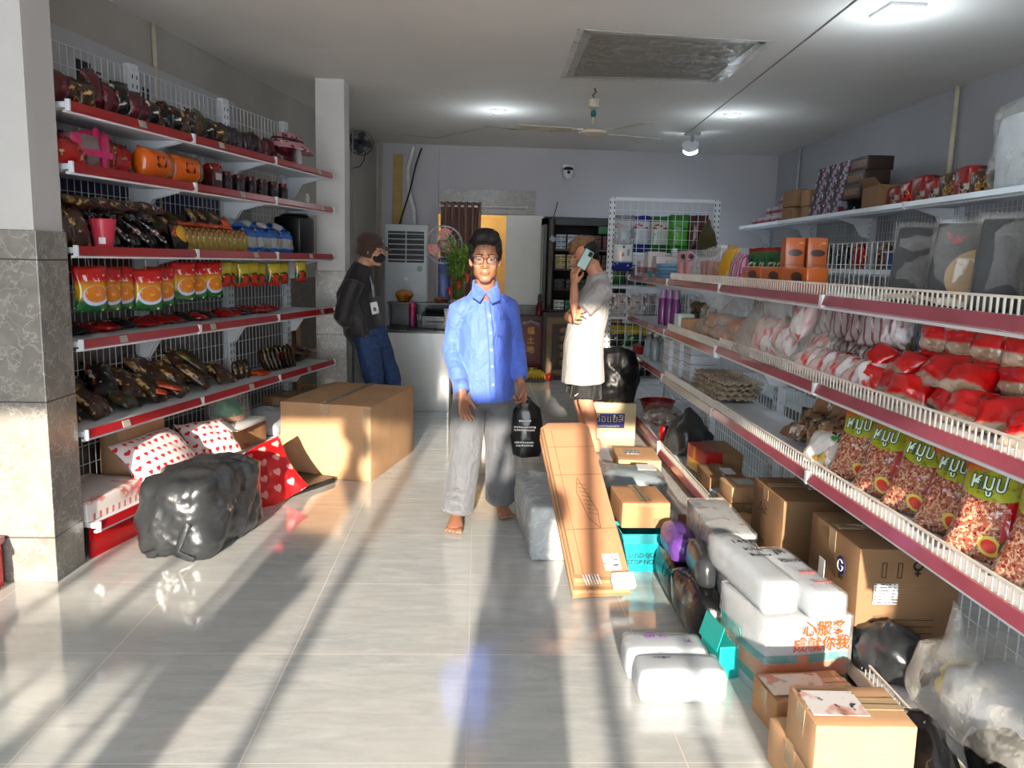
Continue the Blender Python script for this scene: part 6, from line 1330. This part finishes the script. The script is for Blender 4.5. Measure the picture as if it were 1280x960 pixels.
part('contents', softbox(.40, .24, .44, .06, .012, 4, 8, .04), mat('white_soft_goods', (.74, .75, .77), .6, bmp=.4), t, True); part('bag_film', softbox(.45, .28, .50, .12, .03, 6, 12, .05), FILM2, t, True)
# goods on the lower wall shelves, glimpsed through the wire backs
bl = mat('blue_plastic_basin', (.10, .25, .48), .35)
for i in range(5): t = thing('blue_tub', 'blue plastic tub seen through the wire panel, %s from the rear' % ORD[i], 'tub', WX(6.0 - .27*i, .14, 1.452), 0, 'blue tubs'); part('tub_body', MB().box((0, 0, .07), (.22, .25, .13), bev=.02), bl, t, True, 40); part('rim', MB().box((0, 0, .14), (.24, .265, .015), bev=.005), mat('white_rim', (.78, .78, .80), .4), t)
for i in range(9):
    k = 'robgmokrb'[i]
    snack(k, .20, .22, .10, '%s pack on the lower wall shelf behind the wire, %s from the rear' % (KINDS[k][1], ORD[i]), WX(9.3 - .36*i if i < 8 else 6.35, .12, 1.452), (0, 0, R(-92)), 'packs on the lower wall shelf', i)
for i in range(12):
    k = 'brmkobrkmbor'[i]
    snack(k, .36, .26, .14, '%s pack low on the wall shelving behind the wire, %s from the rear' % (KINDS[k][1], ORD[i]), WX(9.3 - .42*i, .12, .902), (0, 0, R(-92)), 'packs low on the wall shelving', i)
for i in range(9):
    k = 'bpkbmkpbk'[i]
    snack(k, .30, .30, .12, '%s pack behind the blue tubs on the wall shelf, %s from the rear' % (KINDS[k][1], ORD[i]), WX(6.1 - .23*i, .27, 1.452), (0, 0, R(-92)), 'packs behind the blue tubs', i)

# ================================================================ REAR OF THE SHOP
# free-standing wire rack with detergents behind it
rk = thing('display_rack', 'tall white wire display rack facing the aisle at the rear', 'rack', (1.235, 7.56, 0))
for x in (.0, .985): put(part('upright', MB().box((0, 0, 1.03), (.06, .03, 2.06), bev=.003), slotted, rk), (x, 0, 0))
part('top_bar', MB().box((.49, 0, 2.045), (.95, .025, .03), bev=.003), steel_w, rk)
part('wire_panel', wire_grid(.03, .955, .30, 2.03, 0, .07, .085, .0022), wire_w, rk)
for z in (.36, .66, .95, 1.24, 1.56):
    s = part('shelf', MB().box((.49, .19, z - .012), (.93, .34, .022), bev=.003), steel_w, rk)
part('base', MB().box((.49, .17, .05), (1.0, .36, .10), bev=.006), steel_w, rk)
for i, (c, c2, h) in enumerate((((.74, .76, .80), (.06, .12, .42), .34), ((.72, .74, .78), (.07, .14, .45), .34), ((.70, .74, .70), (.05, .35, .15), .34), ((.30, .66, .22), (.12, .42, .10), .36), ((.36, .20, .16), (.25, .10, .08), .36))):
    m_ = print_mat('detergent_%d' % i, c, [('band', 'z', -.1, .075, c2), ('band', 'z', .29, .5, c2), ('noise', 26, .54, (.62, .16, .14) if i < 3 else c2, [-.07, .07, .22, .27], (.6, 1, 1)), ('noise', 12, .58, tuple(x*.8 for x in c), [-.1, .1, .08, .2])], .25, .4)
    for k in range(2): item('detergent_bag', pouch(.18, h, .06, i + k), m_, ('blue and white detergent bag at the left of the rack', 'blue and white detergent bag, second on the rack', 'green and white detergent bag on the rack', 'bright green detergent bag on the rack', 'brown detergent bag at the right of the rack')[i] + (', front one', ', back one')[k], 'detergent', (1.34 + .185*i, 7.64 + .09*k, 1.562), 0, 'detergent bags in the top row')
rows = [(1.242, [(.05, .34, .16), (.30, .30, .34), (.05, .30, .14), (.60, .16, .16), (.62, .14, .12), (.10, .20, .16), (.06, .32, .14), (.30, .34, .32)], .20), (.952, [(.74, .70, .68), (.78, .74, .72), (.60, .58, .58), (.70, .66, .64), (.05, .32, .14), (.64, .60, .58)], .22),
        (.662, [(.10, .12, .10), (.08, .30, .10), (.10, .12, .10), (.09, .28, .10), (.10, .12, .10), (.08, .25, .10)], .22), (.362, [(.10, .12, .10), (.10, .30, .12), (.10, .12, .10), (.10, .28, .10), (.10, .12, .10), (.08, .25, .10)], .22)]
for ri, (z, cols, h) in enumerate(rows):
    for i, c in enumerate(cols):
        lay = [('noise', 16, .54, tuple(min(1, x + .35) for x in c)), ('noise', 24, .58, (.62, .14, .12) if ri < 2 else (.85, .85, .80))]
        if ri >= 2: lay.append(('band', 'z', .12, .2, (.74, .64, .12)))
        item('household_pack', pouch(.88/len(cols), h, .09, i), print_mat('household_%d_%d' % (ri, i), c, lay, .3, .4), 'household pack behind the rack wire, %s row down, %s from the left' % (ORD[ri + 1], ORD[i]), 'household pack', (1.30 + .90/len(cols)*(i + .4), 7.68, z), 0, 'household packs on the rack')
nb = thing('detergent_refill', 'white refill bag with blue wave base hanging on the rack front', 'detergent', (1.345, 7.505, 1.385))
part('refill_body', pouch(.20, .30, .07, 4, crinkle=.4), print_mat('white_blue_refill', (.85, .86, .84), [('band', 'z', -.05, .085, (.08, .16, .50), .012), ('noise', 18, .56, (.85, .87, .90), [-.1, .1, .02, .07]), ('ell', -.01, .15, .016, .02, (.85, .30, .14)), ('ell', .0, .22, .012, .012, (.15, .40, .15)), ('rect', .035, .055, .14, .20, (.55, .58, .70))], .2, .3), nb, True)
part('hook', MB().tube([(0, 0, .28), (0, .0, .32), (0, .05, .325)], .003, 6), hookm, nb)
cb = thing('clear_bag', 'clear bag of blue and white bottles hanging above the white refill bag', 'bag', (1.345, 7.475, 1.63)); part('contents', pouch(.13, .16, .06, 2), print_mat('blue_white_goods', (.66, .70, .74), [('noise', 10, .54, (.14, .22, .5)), ('noise', 12, .6, (.1, .4, .3))], .3, .4), cb, True); part('bag_film', pouch(.19, .26, .07, 5, crinkle=.9), FILM2, cb, True)
item('cloth_bundle', sack(.08, .06, .28, 8, True, .15), cloth('olive_cloth', (.30, .27, .14), .9), 'olive cloth bundle hanging at the right of the rack', 'cloth', (2.13, 7.49, 1.53), 0)

# box with blue print, black bag on it
tb = thing('water_carton', 'cream carton with blue printed panel, behind the man in white', 'box', (1.165, 6.66, 0), R(-1))
part('box_body', softbox(.36, .26, .30, .015, .002, 3), mat('cream_card', (.80, .74, .58), .6, var=.06), tb, True, 35)
part('blue_panel', MB().box((-.045, -.1335, .15), (.26, .002, .125)), mat('royal_blue_print', (.10, .14, .46), .5), tb)
cream_ink = mat('cream_ink', (.82, .78, .66), .5, var=.03)
text('ดือแยสิ', .085, cream_ink, tb, (-.045, -.1355, .165)); text('ขนมหวานของฝาก', .026, cream_ink, tb, (-.05, -.1355, .105)); text('━━━━━━━', .018, mat('faint_blue_ink', (.42, .42, .48), .6), tb, (.03, -.1345, .035))
item('bin_bag', crumple(crumple(softbox(.31, .22, .40, .18, .02, 3, 20, .06), .02, 6, 3), .008, 16, 5), mat('matt_black_poly', (.03, .03, .032), .45, bmp=.5, bscale=10), 'big matt black bag standing on the cream carton', 'bag', (1.165, 6.64, .303), 0)

# counter
ct = thing('counter', 'white-fronted counter with black top at the rear left', 'counter', (-.57, 7.62, 0))
part('front_panel', MB().box((0, 0, .375), (.62, .02, .75), bev=.002), mat('gloss_white_laminate', (.80, .82, .82), .22, var=.03), ct)
part('side_panel', MB().box((-.30, .29, .375), (.02, .56, .75)), mat('gloss_white_laminate', (.8, .8, .8), .2), ct); part('side_panel', MB().box((.30, .29, .375), (.02, .56, .75)), mat('gloss_white_laminate', (.8, .8, .8), .2), ct)
blkt = mat('black_laminate', (.05, .05, .055), .3)
part('counter_top', MB().box((0, .28, .765), (.66, .62, .03), bev=.004), blkt, ct)
part('shelf_back', MB().box((0, .58, .88), (.64, .02, .22)), blkt, ct); part('upper_shelf', MB().box((0, .50, 1.005), (.66, .20, .022), bev=.003), blkt, ct)
part('shelf_support', MB().box((-.31, .50, .88), (.02, .18, .23)), blkt, ct); part('shelf_support', MB().box((.31, .50, .88), (.02, .18, .23)), blkt, ct)
tm = thing('tumbler', 'magenta tumbler standing on the counter', 'bottle', (-.63, 7.80, .782)); part('bottle_body', MB().lathe([(0, 0), (.03, 0), (.034, .14), (.036, .20), (0, .20)]), print_mat('purple_pink_tumbler', (.62, .12, .34), [('grad', 'z', .10, -.02, (.40, .26, .52))], .2, 0), tm, True, 40); part('lid', MB().lathe([(0, .20), (.036, .20), (.034, .235), (.01, .24), (.01, .27), (0, .27)]), mat('magenta_lid', (.66, .10, .30), .3), tm, True, 40)
pr = thing('printer', 'black receipt printer with open cover on the counter', 'printer', (-.40, 7.85, .782)); part('printer_body', MB().prism([(-.13, 0), (.13, 0), (.13, .09), (.02, .16), (-.13, .12)], 'x', -.13, .13), mat('charcoal_plastic', (.10, .11, .125), .35), pr); part('cover', MB().box((0, .02, .165), (.22, .15, .02), Euler((R(-28), 0, 0)), bev=.005), mat('grey_cover', (.20, .21, .23), .35), pr); part('paper_slot', MB().box((0, -.132, .07), (.18, .004, .012)), mat('slot_black', (.02, .02, .02), .6), pr)
ph_ = thing('pen_holder', 'small clear pot of pens on the counter', 'pot', (-.555, 7.74, .782)); part('pot_body', MB().lathe([(0, 0), (.03, 0), (.032, .08), (.029, .08), (.027, .006), (0, .006)]), mat('smoked_plastic', (.30, .34, .36), .2, alpha=.7), ph_, True, 40)
for k, cc in enumerate(((.7, .72, .75), (.25, .5, .35), (.75, .75, .7), (.2, .2, .5))): part('pen', MB().tube([(-.012 + .008*k, 0, .008), (-.024 + .016*k, .006, .14)], .004, 6), mat('pen_%d' % k, cc, .4), ph_, True)
item('white_cup', MB().lathe([(0, 0), (.022, 0), (.026, .20), (.024, .20), (.02, .004), (0, .004)]), mat('white_paper_cup', (.84, .84, .84), .5), 'tall white tube standing at the right of the counter', 'tube', (-.295, 7.72, .782), 0)
item('keyboard', MB().box((0, 0, .012), (.26, .12, .02), Euler((R(4), 0, 0)), bev=.004), mat('keyboard_black', (.04, .045, .07), .5), 'dark keyboard lying at the counter front', 'keyboard', (-.52, 7.50, .782), R(-4), smooth=False)
item('fruit_bowl', MB().lathe([(0, 0), (.05, 0), (.09, .06), (.092, .065), (.08, .10), (.03, .115), (0, .118)]).jitter(.008, 20, 2), print_mat('amber_fruit', (.64, .40, .10), [('noise', 14, .56, (.50, .22, .08))], .4, .3), 'amber bowl of snacks on the counter shelf', 'bowl', (-.74, 8.12, 1.018), 0)
item('snack_dish', MB().lathe([(0, 0), (.05, 0), (.075, .03), (.06, .05), (0, .052)]), print_mat('biscuit_dish', (.58, .38, .20), [('noise', 20, .55, (.25, .12, .08))], .5, .3), 'small brown dish on the counter shelf right of the amber bowl', 'dish', (-.37, 8.12, 1.018), 0)
# standing air conditioner
ac = thing('air_conditioner', 'white floor-standing air conditioner behind the counter', 'air conditioner', (-.85, 9.72, 0))
acw = mat('ac_white', (.76, .78, .80), .35, var=.03)
part('cabinet', MB().box((0, 0, .92), (.50, .30, 1.84), bev=.02), acw, ac, True, 40)
gr = part('grille', MB().box((0, -.151, 1.58), (.42, .012, .36), bev=.004), mat('dark_grille', (.03, .03, .035), .5), ac)
for k in range(6): part('louvre', MB().box((0, -.160, 1.43 + .06*k), (.41, .012, .010), Euler((R(20), 0, 0))), acw, gr)
part('divider', MB().box((0, -.165, 1.58), (.012, .008, .36)), acw, gr)
part('display', MB().box((.0, -.1515, 1.21), (.05, .006, .035)), mat('grey_display', (.88, .88, .90), .3), ac)
part('energy_sticker', MB().lathe([(0, -.002), (.035, -.002), (.035, .002), (0, .002)], (.16, -.152, 1.33), 18, Euler((R(90), 0, 0))), mat('green_white_sticker', (.60, .72, .60), .5), ac)
def pts(Y, *ps):
    out = []
    for px, py in ps: d = ray(px, py); out.append(Vector((0, 0, CAMH)) + d*(Y/d.y))
    return out
item('coolant_pipe', MB().tube(pts(9.95, (517, 183), (509, 212), (511, 240), (517, 262), (518, 288)), .026, 10), mat('white_insulation', (.80, .80, .80), .6), 'thick white insulated pipe rising from the air conditioner', 'pipe', (0, 0, 0), 0)
item('power_cable', MB().tube(pts(9.9, (527, 185), (520, 205), (512, 240), (505, 262), (498, 285)), .011, 8), mat('black_cable', (.10, .10, .10), .5), 'black cable tied to the white insulated pipe', 'cable', (0, 0, 0), 0)
item('drain_hose', MB().tube(pts(10.0, (476, 176), (475, 230), (474, 300), (473, 370)), .02, 8), mat('beige_pipe', (.66, .60, .52), .5), 'beige vertical pipe in the corner behind the man in the cap', 'pipe', (0, 0, 0), 0)
item('corner_board', MB().box((-1.02, 10.28, 1.36), (.12, .02, 2.72)), mat('ochre_board', (.72, .62, .36), .7), 'ochre vertical board in the rear left corner', 'board', (0, 0, 0), 0, smooth=False)
# wall fan on the left wall
wfp = pts(9.3, (451, 179))[0]
wf = thing('wall_fan', 'black wall fan high on the left wall near the corner', 'fan', wfp, R(10))
fb = mat('fan_black', (.05, .05, .06), .35)
part('motor', MB().lathe([(0, -.06), (.05, -.05), (.055, .04), (0, .06)], (0, .03, 0), 16, Euler((R(90), 0, 0))), fb, wf, True, 40)
for k in range(4): part('blade', MB().prism([(-.02, .03), (.02, .03), (.06, .10), (.02, .125), (-.03, .10)], 'y', -.03, -.026).moved(Matrix.Rotation(R(90*k), 4, 'Y')), mat('fan_grey_blade', (.16, .17, .2), .3), wf)
mb = MB()
for r_, y in ((.135, -.02), (.13, -.05), (.10, -.065), (.06, -.072)): mb.tube([(r_*math.cos(2*math.pi*k/24), y, r_*math.sin(2*math.pi*k/24)) for k in range(25)], .0028, 5)
for k in range(16): a = 2*math.pi*k/16; mb.tube([(.135*math.cos(a), -.02, .135*math.sin(a)), (.10*math.cos(a), -.065, .10*math.sin(a)), (0, -.075, 0)], .0018, 4)
part('cage', mb, fb, wf); part('bracket', MB().box((-.07, .06, -.04), (.14, .04, .05), bev=.005), fb, wf)
item('fan_cord', MB().tube(pts(9.2, (457, 190), (455, 200), (450, 208), (440, 211)), .005, 6), fb, 'thin black cord hanging below the wall fan', 'cord', (0, 0, 0), 0)
item('wall_cable', MB().tube(pts(8.9, (441, 160), (441, 230), (442, 300)), .006, 6), mat('grey_cable', (.62, .62, .64), .5), 'grey cable down the left wall beside the rear pillar', 'cable', (0, 0, 0), 0)
# doorway curtain on its pole
rod = thing('curtain_pole', 'white curtain pole across the doorway', 'pole', (0, 0, 0)); a, b_ = pts(10.17, (549, 257), (658, 259)); part('rod', MB().tube([a, b_], .016, 10), mat('white_pole', (.85, .83, .80), .3), rod, True); part('finial', MB().ball(b_, .03), mat('white_pole', (.85, .8, .8), .3), rod, True)
part('bracket', MB().box(b_ + Vector((-.05, .04, 0)), (.02, .08, .03)), steel_w, rod); part('bracket', MB().box(a + Vector((.03, .04, 0)), (.02, .08, .03)), steel_w, rod)
cu = thing('curtain', 'shiny brown curtain gathered at the left of the doorway', 'curtain', (0, 0, 0))
mb = MB(); n = 60; x0, x1 = a.x + .02, .02; g = []
for j in range(13):
    z = a.z + .05 - (a.z - .25)*j/12; g.append([])
    for i in range(n + 1): u = i/n; g[j].append(mb.bm.verts.new((x0 + (x1 - x0)*u, 10.17 + .045*math.sin(u*6*2*math.pi) + .01*math.sin(u*17 + j), z + .008*math.cos(u*12*math.pi))))
for j in range(12):
    for i in range(n): mb.bm.faces.new((g[j][i], g[j][i+1], g[j+1][i+1], g[j+1][i]))
o = part('fabric', mb, mat('brown_satin', (.55, .41, .37), .28, var=.1), cu, True); sm_ = o.modifiers.new('thickness', 'SOLIDIFY'); sm_.thickness = .004
# potted lucky bamboo, blue stand fan
tbl = thing('side_table', 'dark side table behind the man in blue', 'table', (-.13, 8.30, 0)); part('table_top', MB().box((0, 0, .86), (.50, .40, .03), bev=.004), blkt, tbl)
for sx in (-1, 1):
    for sy in (-1, 1): part('leg', MB().box((sx*.22, sy*.17, .42), (.035, .035, .85)), blkt, tbl)
pl = thing('potted_plant', 'tall lucky bamboo with red ribbons in a pot on the side table', 'plant', (-.20, 8.28, .876))
part('pot', MB().lathe([(0, 0), (.075, 0), (.10, .15), (.105, .17), (.09, .17), (.085, .14), (0, .13)]), mat('white_glazed_pot', (.76, .78, .78), .2), pl, True, 40)
lf = print_mat('bamboo_leaf', (.48, .66, .22), [('noise', 8, .54, (.66, .78, .36)), ('noise', 12, .6, (.20, .38, .10))], .4, .1)
lr_ = random.Random(5)
for k in range(8):
    a_ = 2*math.pi*k/8 + .3; h_ = .50 + .20*lr_.random(); bx_, by_ = .05*math.cos(a_), .05*math.sin(a_)
    sp_ = [(bx_*.6, by_*.6, .12), (bx_*1.1, by_*1.1, .12 + h_*.5), (bx_*(1.7 + lr_.random()), by_*1.6, .12 + h_)]
    stem = part('stem', MB().tube(sp_, .0065, 7), mat('bamboo_stem', (.34, .50, .16), .4), pl, True)
    mb = MB()
    for q_ in range(20):
        u = lr_.uniform(.35, 1.0); p0 = Vector(sp_[1]).lerp(Vector(sp_[2]), (u - .5)*2) if u > .5 else Vector(sp_[0]).lerp(Vector(sp_[1]), u*2)
        a2 = lr_.uniform(0, 6.28); L = lr_.uniform(.13, .21); el = lr_.uniform(-.1, .9); d = Vector((math.cos(a2)*math.cos(el), math.sin(a2)*math.cos(el), math.sin(el))); s_ = d.cross(Vector((0, 0, 1))).normalized()*.019; dn_ = Vector((0, 0, -.02))
        v_ = [mb.bm.verts.new(p) for p in (p0, p0 + d*L*.4 + s_, p0 + d*L + dn_, p0 + d*L*.4 - s_, p0 + d*L*.45 + Vector((0, 0, -.006)))]
        mb.bm.faces.new((v_[0], v_[1], v_[4])); mb.bm.faces.new((v_[1], v_[2], v_[4])); mb.bm.faces.new((v_[2], v_[3], v_[4])); mb.bm.faces.new((v_[3], v_[0], v_[4]))
    part('leaves', mb, lf, stem)
mb = MB()
for k in range(3): a_ = 1.3*k + 3.5; mb.loft([(.07*math.cos(a_), .07*math.sin(a_) - .03, .30 + .07*k), (.10*math.cos(a_), .10*math.sin(a_) - .05, .26 + .07*k), (.09*math.cos(a_), .09*math.sin(a_) - .05, .20 + .07*k)], [(.02, .006), (.025, .008), (.01, .004)], seg=8)
part('ribbons', mb, mat('red_ribbon', (.70, .18, .12), .4), pl, True)
bf = thing('stand_fan', 'blue and orange stand fan behind the plant', 'fan', (-.37, 8.72, 0))
bp_ = mat('fan_blue', (.06, .24, .55), .35)
part('base', MB().lathe([(0, 0), (.17, 0), (.18, .02), (.06, .05), (0, .05)]), bp_, bf, True, 40); part('column', MB().box((0, 0, .75), (.12, .10, 1.42), bev=.02), bp_, bf, True, 40)
part('motor', MB().ball((0, -.03, 1.60), (.08, .09, .075)), mat('fan_orange', (.80, .30, .14), .35), bf, True)
mb = MB()
for r_, y in ((.20, -.10), (.19, -.14), (.13, -.16), (.07, -.165)): mb.tube([(r_*math.cos(2*math.pi*k/28), y, 1.60 + r_*math.sin(2*math.pi*k/28)) for k in range(29)], .004, 5)
for k in range(18): a_ = 2*math.pi*k/18; mb.tube([(.20*math.cos(a_), -.10, 1.60 + .20*math.sin(a_)), (.13*math.cos(a_), -.16, 1.60 + .13*math.sin(a_)), (0, -.17, 1.60)], .0022, 4)
part('cage', mb, mat('fan_wire', (.78, .78, .80), .3), bf)
for k in range(3): part('blade', MB().prism([(-.03, .05), (.03, .05), (.085, .15), (.0, .18), (-.06, .14)], 'y', -.122, -.118).moved(Matrix.Translation((0, 0, 1.60)) @ Matrix.Rotation(R(120*k), 4, 'Y')), mat('fan_orange', (.8, .3, .1), .35), bf)
# black display cabinet with cigarettes, carved wooden base
cbn = thing('display_cabinet', 'black glass-front cabinet of small packs on a carved wooden base', 'cabinet', (1.30, 10.02, 0))
bw = mat('black_lacquer', (.04, .04, .045), .25); dw = mat('dark_wood', (.22, .15, .11), .5, var=.2, scale=10, stretch=(1, 1, .2)); ow = mat('carved_wood', (.46, .36, .24), .55, var=.2, scale=12, bmp=.5)
part('frame_side', MB().box((-.465, 0, 1.42), (.10, .42, 1.12), bev=.006), bw, cbn); part('frame_side', MB().box((.465, 0, 1.42), (.10, .42, 1.12), bev=.006), bw, cbn); part('frame_top', MB().box((0, 0, 1.94), (1.03, .42, .10), bev=.006), bw, cbn); part('back', MB().box((0, .20, 1.40), (.90, .02, 1.1)), mat('very_dark_brown', (.08, .05, .045), .7), cbn)
for z in (.86, 1.12, 1.36, 1.60): part('shelf', MB().box((0, .02, z), (.86, .34, .02)), dw, cbn)
part('base_cabinet', MB().box((0, 0, .42), (.98, .44, .84), bev=.006), dw, cbn)
for s in (-1, 1):
    d_ = part('door', MB().box((s*.235, -.225, .42), (.42, .02, .72), bev=.004), ow, cbn); part('carved_panel', MB().box((s*.235, -.238, .42), (.28, .014, .56), bev=.012), dw, d_)
    mb = MB()
    for k in range(5): mb.ball((s*.235, -.246, .22 + .10*k), (.06, .012, .04), seg=10, rings=6)
    part('carved_scroll', mb, ow, d_, True)
ad = part('open_door', MB().box((-.44, -.30, 1.42), (.03, .24, 1.08), Euler((0, 0, R(14))), bev=.004), bw, cbn); part('sticker', MB().box((-.425, -.42, 1.72), (.07, .004, .06), Euler((0, R(30), R(14)))), mat('grey_sticker', (.55, .57, .6), .4), ad)
pk = {}
for si, (z, cols) in enumerate(((1.612, [(.60, .62, .66), (.62, .64, .68), (.58, .60, .66), (.30, .08, .08), (.28, .07, .08)]), (1.372, [(.62, .54, .34), (.60, .52, .32), (.46, .40, .34), (.20, .12, .10), (.22, .12, .10)]), (1.132, [(.10, .08, .08), (.14, .10, .09), (.10, .08, .08), (.12, .08, .08), (.12, .08, .08)]), (.872, [(.70, .70, .66), (.06, .36, .20), (.08, .40, .22), (.06, .34, .20), (.20, .20, .18)]))):
    for i, c in enumerate(cols):
        for j in range(3 if si < 2 else 2):
            key = (si, i)
            if key not in pk:
                pk[key] = softbox(.125, .16, .056, .01, .001, i).mesh('pack', print_mat('cigarette_%d_%d' % key, c, [('band', 'z', .018, .036, tuple(x*.5 for x in c)), ('noise', 40, .58, tuple(min(1, x + .2) for x in c))], .35, 0), True)
            put(tag(link('small_carton', pk[key]), 'small carton in the black cabinet, %s shelf down, %s pile, %s up' % (ORD[si], ORD[i], ORD[j]), 'carton', 'small cartons in the black cabinet'), (1.30 - .30 + .145*i, 9.95, z + .0575*j), 0)
item('green_case', softbox(.30, .16, .10, .02, .002, 3), print_mat('green_gold_case', (.06, .30, .14), [('band', 'x', -.04, .0, (.66, .52, .20)), ('band', 'x', .02, .05, (.66, .52, .20))], .4, 0), 'green and gold case in the black cabinet\'s upper right', 'box', (1.60, 9.90, 1.80), 0)
part_ = thing('red_tin', 'dark red tall tin at the upper right of the black cabinet', 'tin', (1.72, 9.80, 1.62)); part('tin_body', MB().lathe([(0, 0), (.055, 0), (.055, .17), (0, .17)]), print_mat('red_gold_tin', (.42, .06, .07), [('band', 'z', .07, .12, (.52, .12, .10))], .3, 0), part_, True, 40); part('lid', MB().lathe([(0, .17), (.058, .17), (.058, .20), (0, .20)]), mat('red_tin_lid', (.45, .06, .07), .3), part_, True, 40)
# camera on the back wall
cc = thing('security_camera', 'white dome security camera on the rear wall', 'camera', pts(10.24, (710, 214))[0])
part('mount', MB().box((0, .03, .06), (.13, .06, .04), bev=.008), steel_w, cc); part('dome_body', MB().ball((0, -.03, -.02), (.065, .065, .08)), steel_w, cc, True); part('black_visor', MB().ball((0, -.045, .022), (.062, .06, .028)), fb, cc, True); part('lens', MB().ball((0, -.085, -.02), (.022, .018, .022)), fb, cc, True)
item('antenna_wire', MB().tube(pts(10.25, (691, 274), (695, 262), (697, 252)), .006, 6), fb, 'thin black wire stub above the black cabinet', 'wire', (0, 0, 0), 0)
# little red shrine on the floor
sh_ = thing('floor_shrine', 'red lacquered floor shrine with gold characters beside the carved cabinet', 'shrine', (.70, 9.98, 0))
rl = mat('red_lacquer', (.42, .04, .05), .3); gold = mat('gold_leaf', (.80, .62, .22), .3, .6)
part('back_board', MB().box((-.02, .10, .42), (.36, .04, .66), bev=.006), rl, sh_); part('base', MB().box((0, 0, .04), (.46, .30, .08), bev=.006), rl, sh_); part('canopy', MB().box((-.02, .04, .76), (.42, .18, .04), bev=.006), mat('dark_maroon', (.22, .04, .05), .4), sh_)
for s in (-1, 1): part('pillar', MB().box((-.02 + s*.17, .06, .42), (.03, .03, .66)), mat('dark_maroon', (.22, .04, .05), .4), sh_)
for k, ch in enumerate('福土地'): text(ch, .10, gold, sh_, (-.02, .077, .58 - .12*k), name='gold_character')
part('arch_ornament', MB().loft([(-.12, .06, .68), (-.02, .06, .71), (.08, .06, .68)], [(.03, .02), (.035, .02), (.03, .02)], seg=10), mat('pale_ornament', (.66, .62, .62), .5), sh_, True)
for k in range(4): item('offering_cup', MB().lathe([(0, 0), (.018, 0), (.024, .055), (.02, .055), (.015, .006), (0, .006)]), gold if k % 2 else WHITEP, 'small offering cup before the red shrine, %s from the left' % ORD[k], 'cup', (.58 + .055*k, 9.90, .082), 0, 'offering cups')
t = thing('banana_bunch', 'bunch of ripe bananas laid before the red shrine', 'fruit', (.72, 9.74, .0)); 
part('plate', MB().lathe([(0, 0), (.12, 0), (.16, .02), (.155, .026), (.11, .008), (0, .008)], seg=26), mat('silver_plate', (.6, .6, .6), .25, .6), t, True, 40)
for k in range(8):
    x = -.12 + .034*k; part('banana', MB().loft([(x*.5, .03, .13), (x*.8, -.03, .10), (x, -.05, .06), (x*1.1, -.045, .02)], [.007, .017, .018, .008], seg=10), mat('banana_yellow', (.82, .66, .14), .4), t, True)
for k, (x, r_) in enumerate(((.90, .05), (.855, .042))): item('red_fruit', MB().ball((0, 0, r_), r_), mat('fruit_red', (.62, .10, .08), .35), ('large red fruit on the floor right of the bananas', 'smaller red fruit tucked beside the large one')[k], 'fruit', (x, 9.72 + .09*k, 0), 0)
t = thing('flower_vase', 'vase of small red and gold flowers beside the red shrine', 'flowers', (.87, 9.93, 0)); part('vase', MB().lathe([(0, 0), (.05, 0), (.06, .10), (.03, .17), (.04, .20), (0, .20)]), rl, t, True, 40)
for k in range(9): a_ = 2.4*k; x, y = .07*math.cos(a_)*(.4 + .07*k), .05*math.sin(a_); f_ = part('stem', MB().tube([(0, 0, .18), (x, y, .26 + .02*k)], .003, 5), mat('bamboo_stem', (.3, .5, .2), .4), t); part('blossom', MB().ball((x, y, .27 + .02*k), (.03, .03, .025)).jitter(.008, 60, k), (mat('blossom_red', (.60, .14, .12), .5), mat('blossom_gold', (.72, .50, .18), .5))[k % 2], f_, True)
t = thing('incense_bottle', 'slim red bottle standing on the shrine top', 'bottle', (.775, 10.02, .782)); part('bottle_body', MB().lathe([(0, 0), (.04, 0), (.042, .12), (.02, .17), (.018, .22), (0, .22)]), mat('red_glass', (.45, .05, .06), .15), t, True, 40); part('neck_band', MB().lathe([(.0, .17), (.026, .17), (.026, .25), (.012, .27), (0, .27)]), mat('dark_neck', (.15, .14, .14), .3), t, True, 40)
# added fill lamp, unseen, to brighten the passage beyond the doorway
pl_ = thing('passage_fill_lamp', 'added unseen warm bulb brightening the passage behind the curtain', 'lamp', (-.15, 11.4, 2.6))
part('holder', MB().lathe([(0, -.06), (.03, -.06), (.05, 0), (0, 0)]), steel_w, pl_, True, 40); part('bulb', MB().ball((0, 0, -.10), .045), mat('warm_fill_bulb', (1.0, .85, .6), .4, emit=8), pl_, True)
l = bpy.data.lights.new('lamp', 'POINT'); l.energy = 22; l.color = (1.0, .8, .5); l.shadow_soft_size = .05
lo = bpy.data.objects.new('lamp', l); COL.objects.link(lo); lo.parent = pl_; lo.location = (0, 0, -.2)
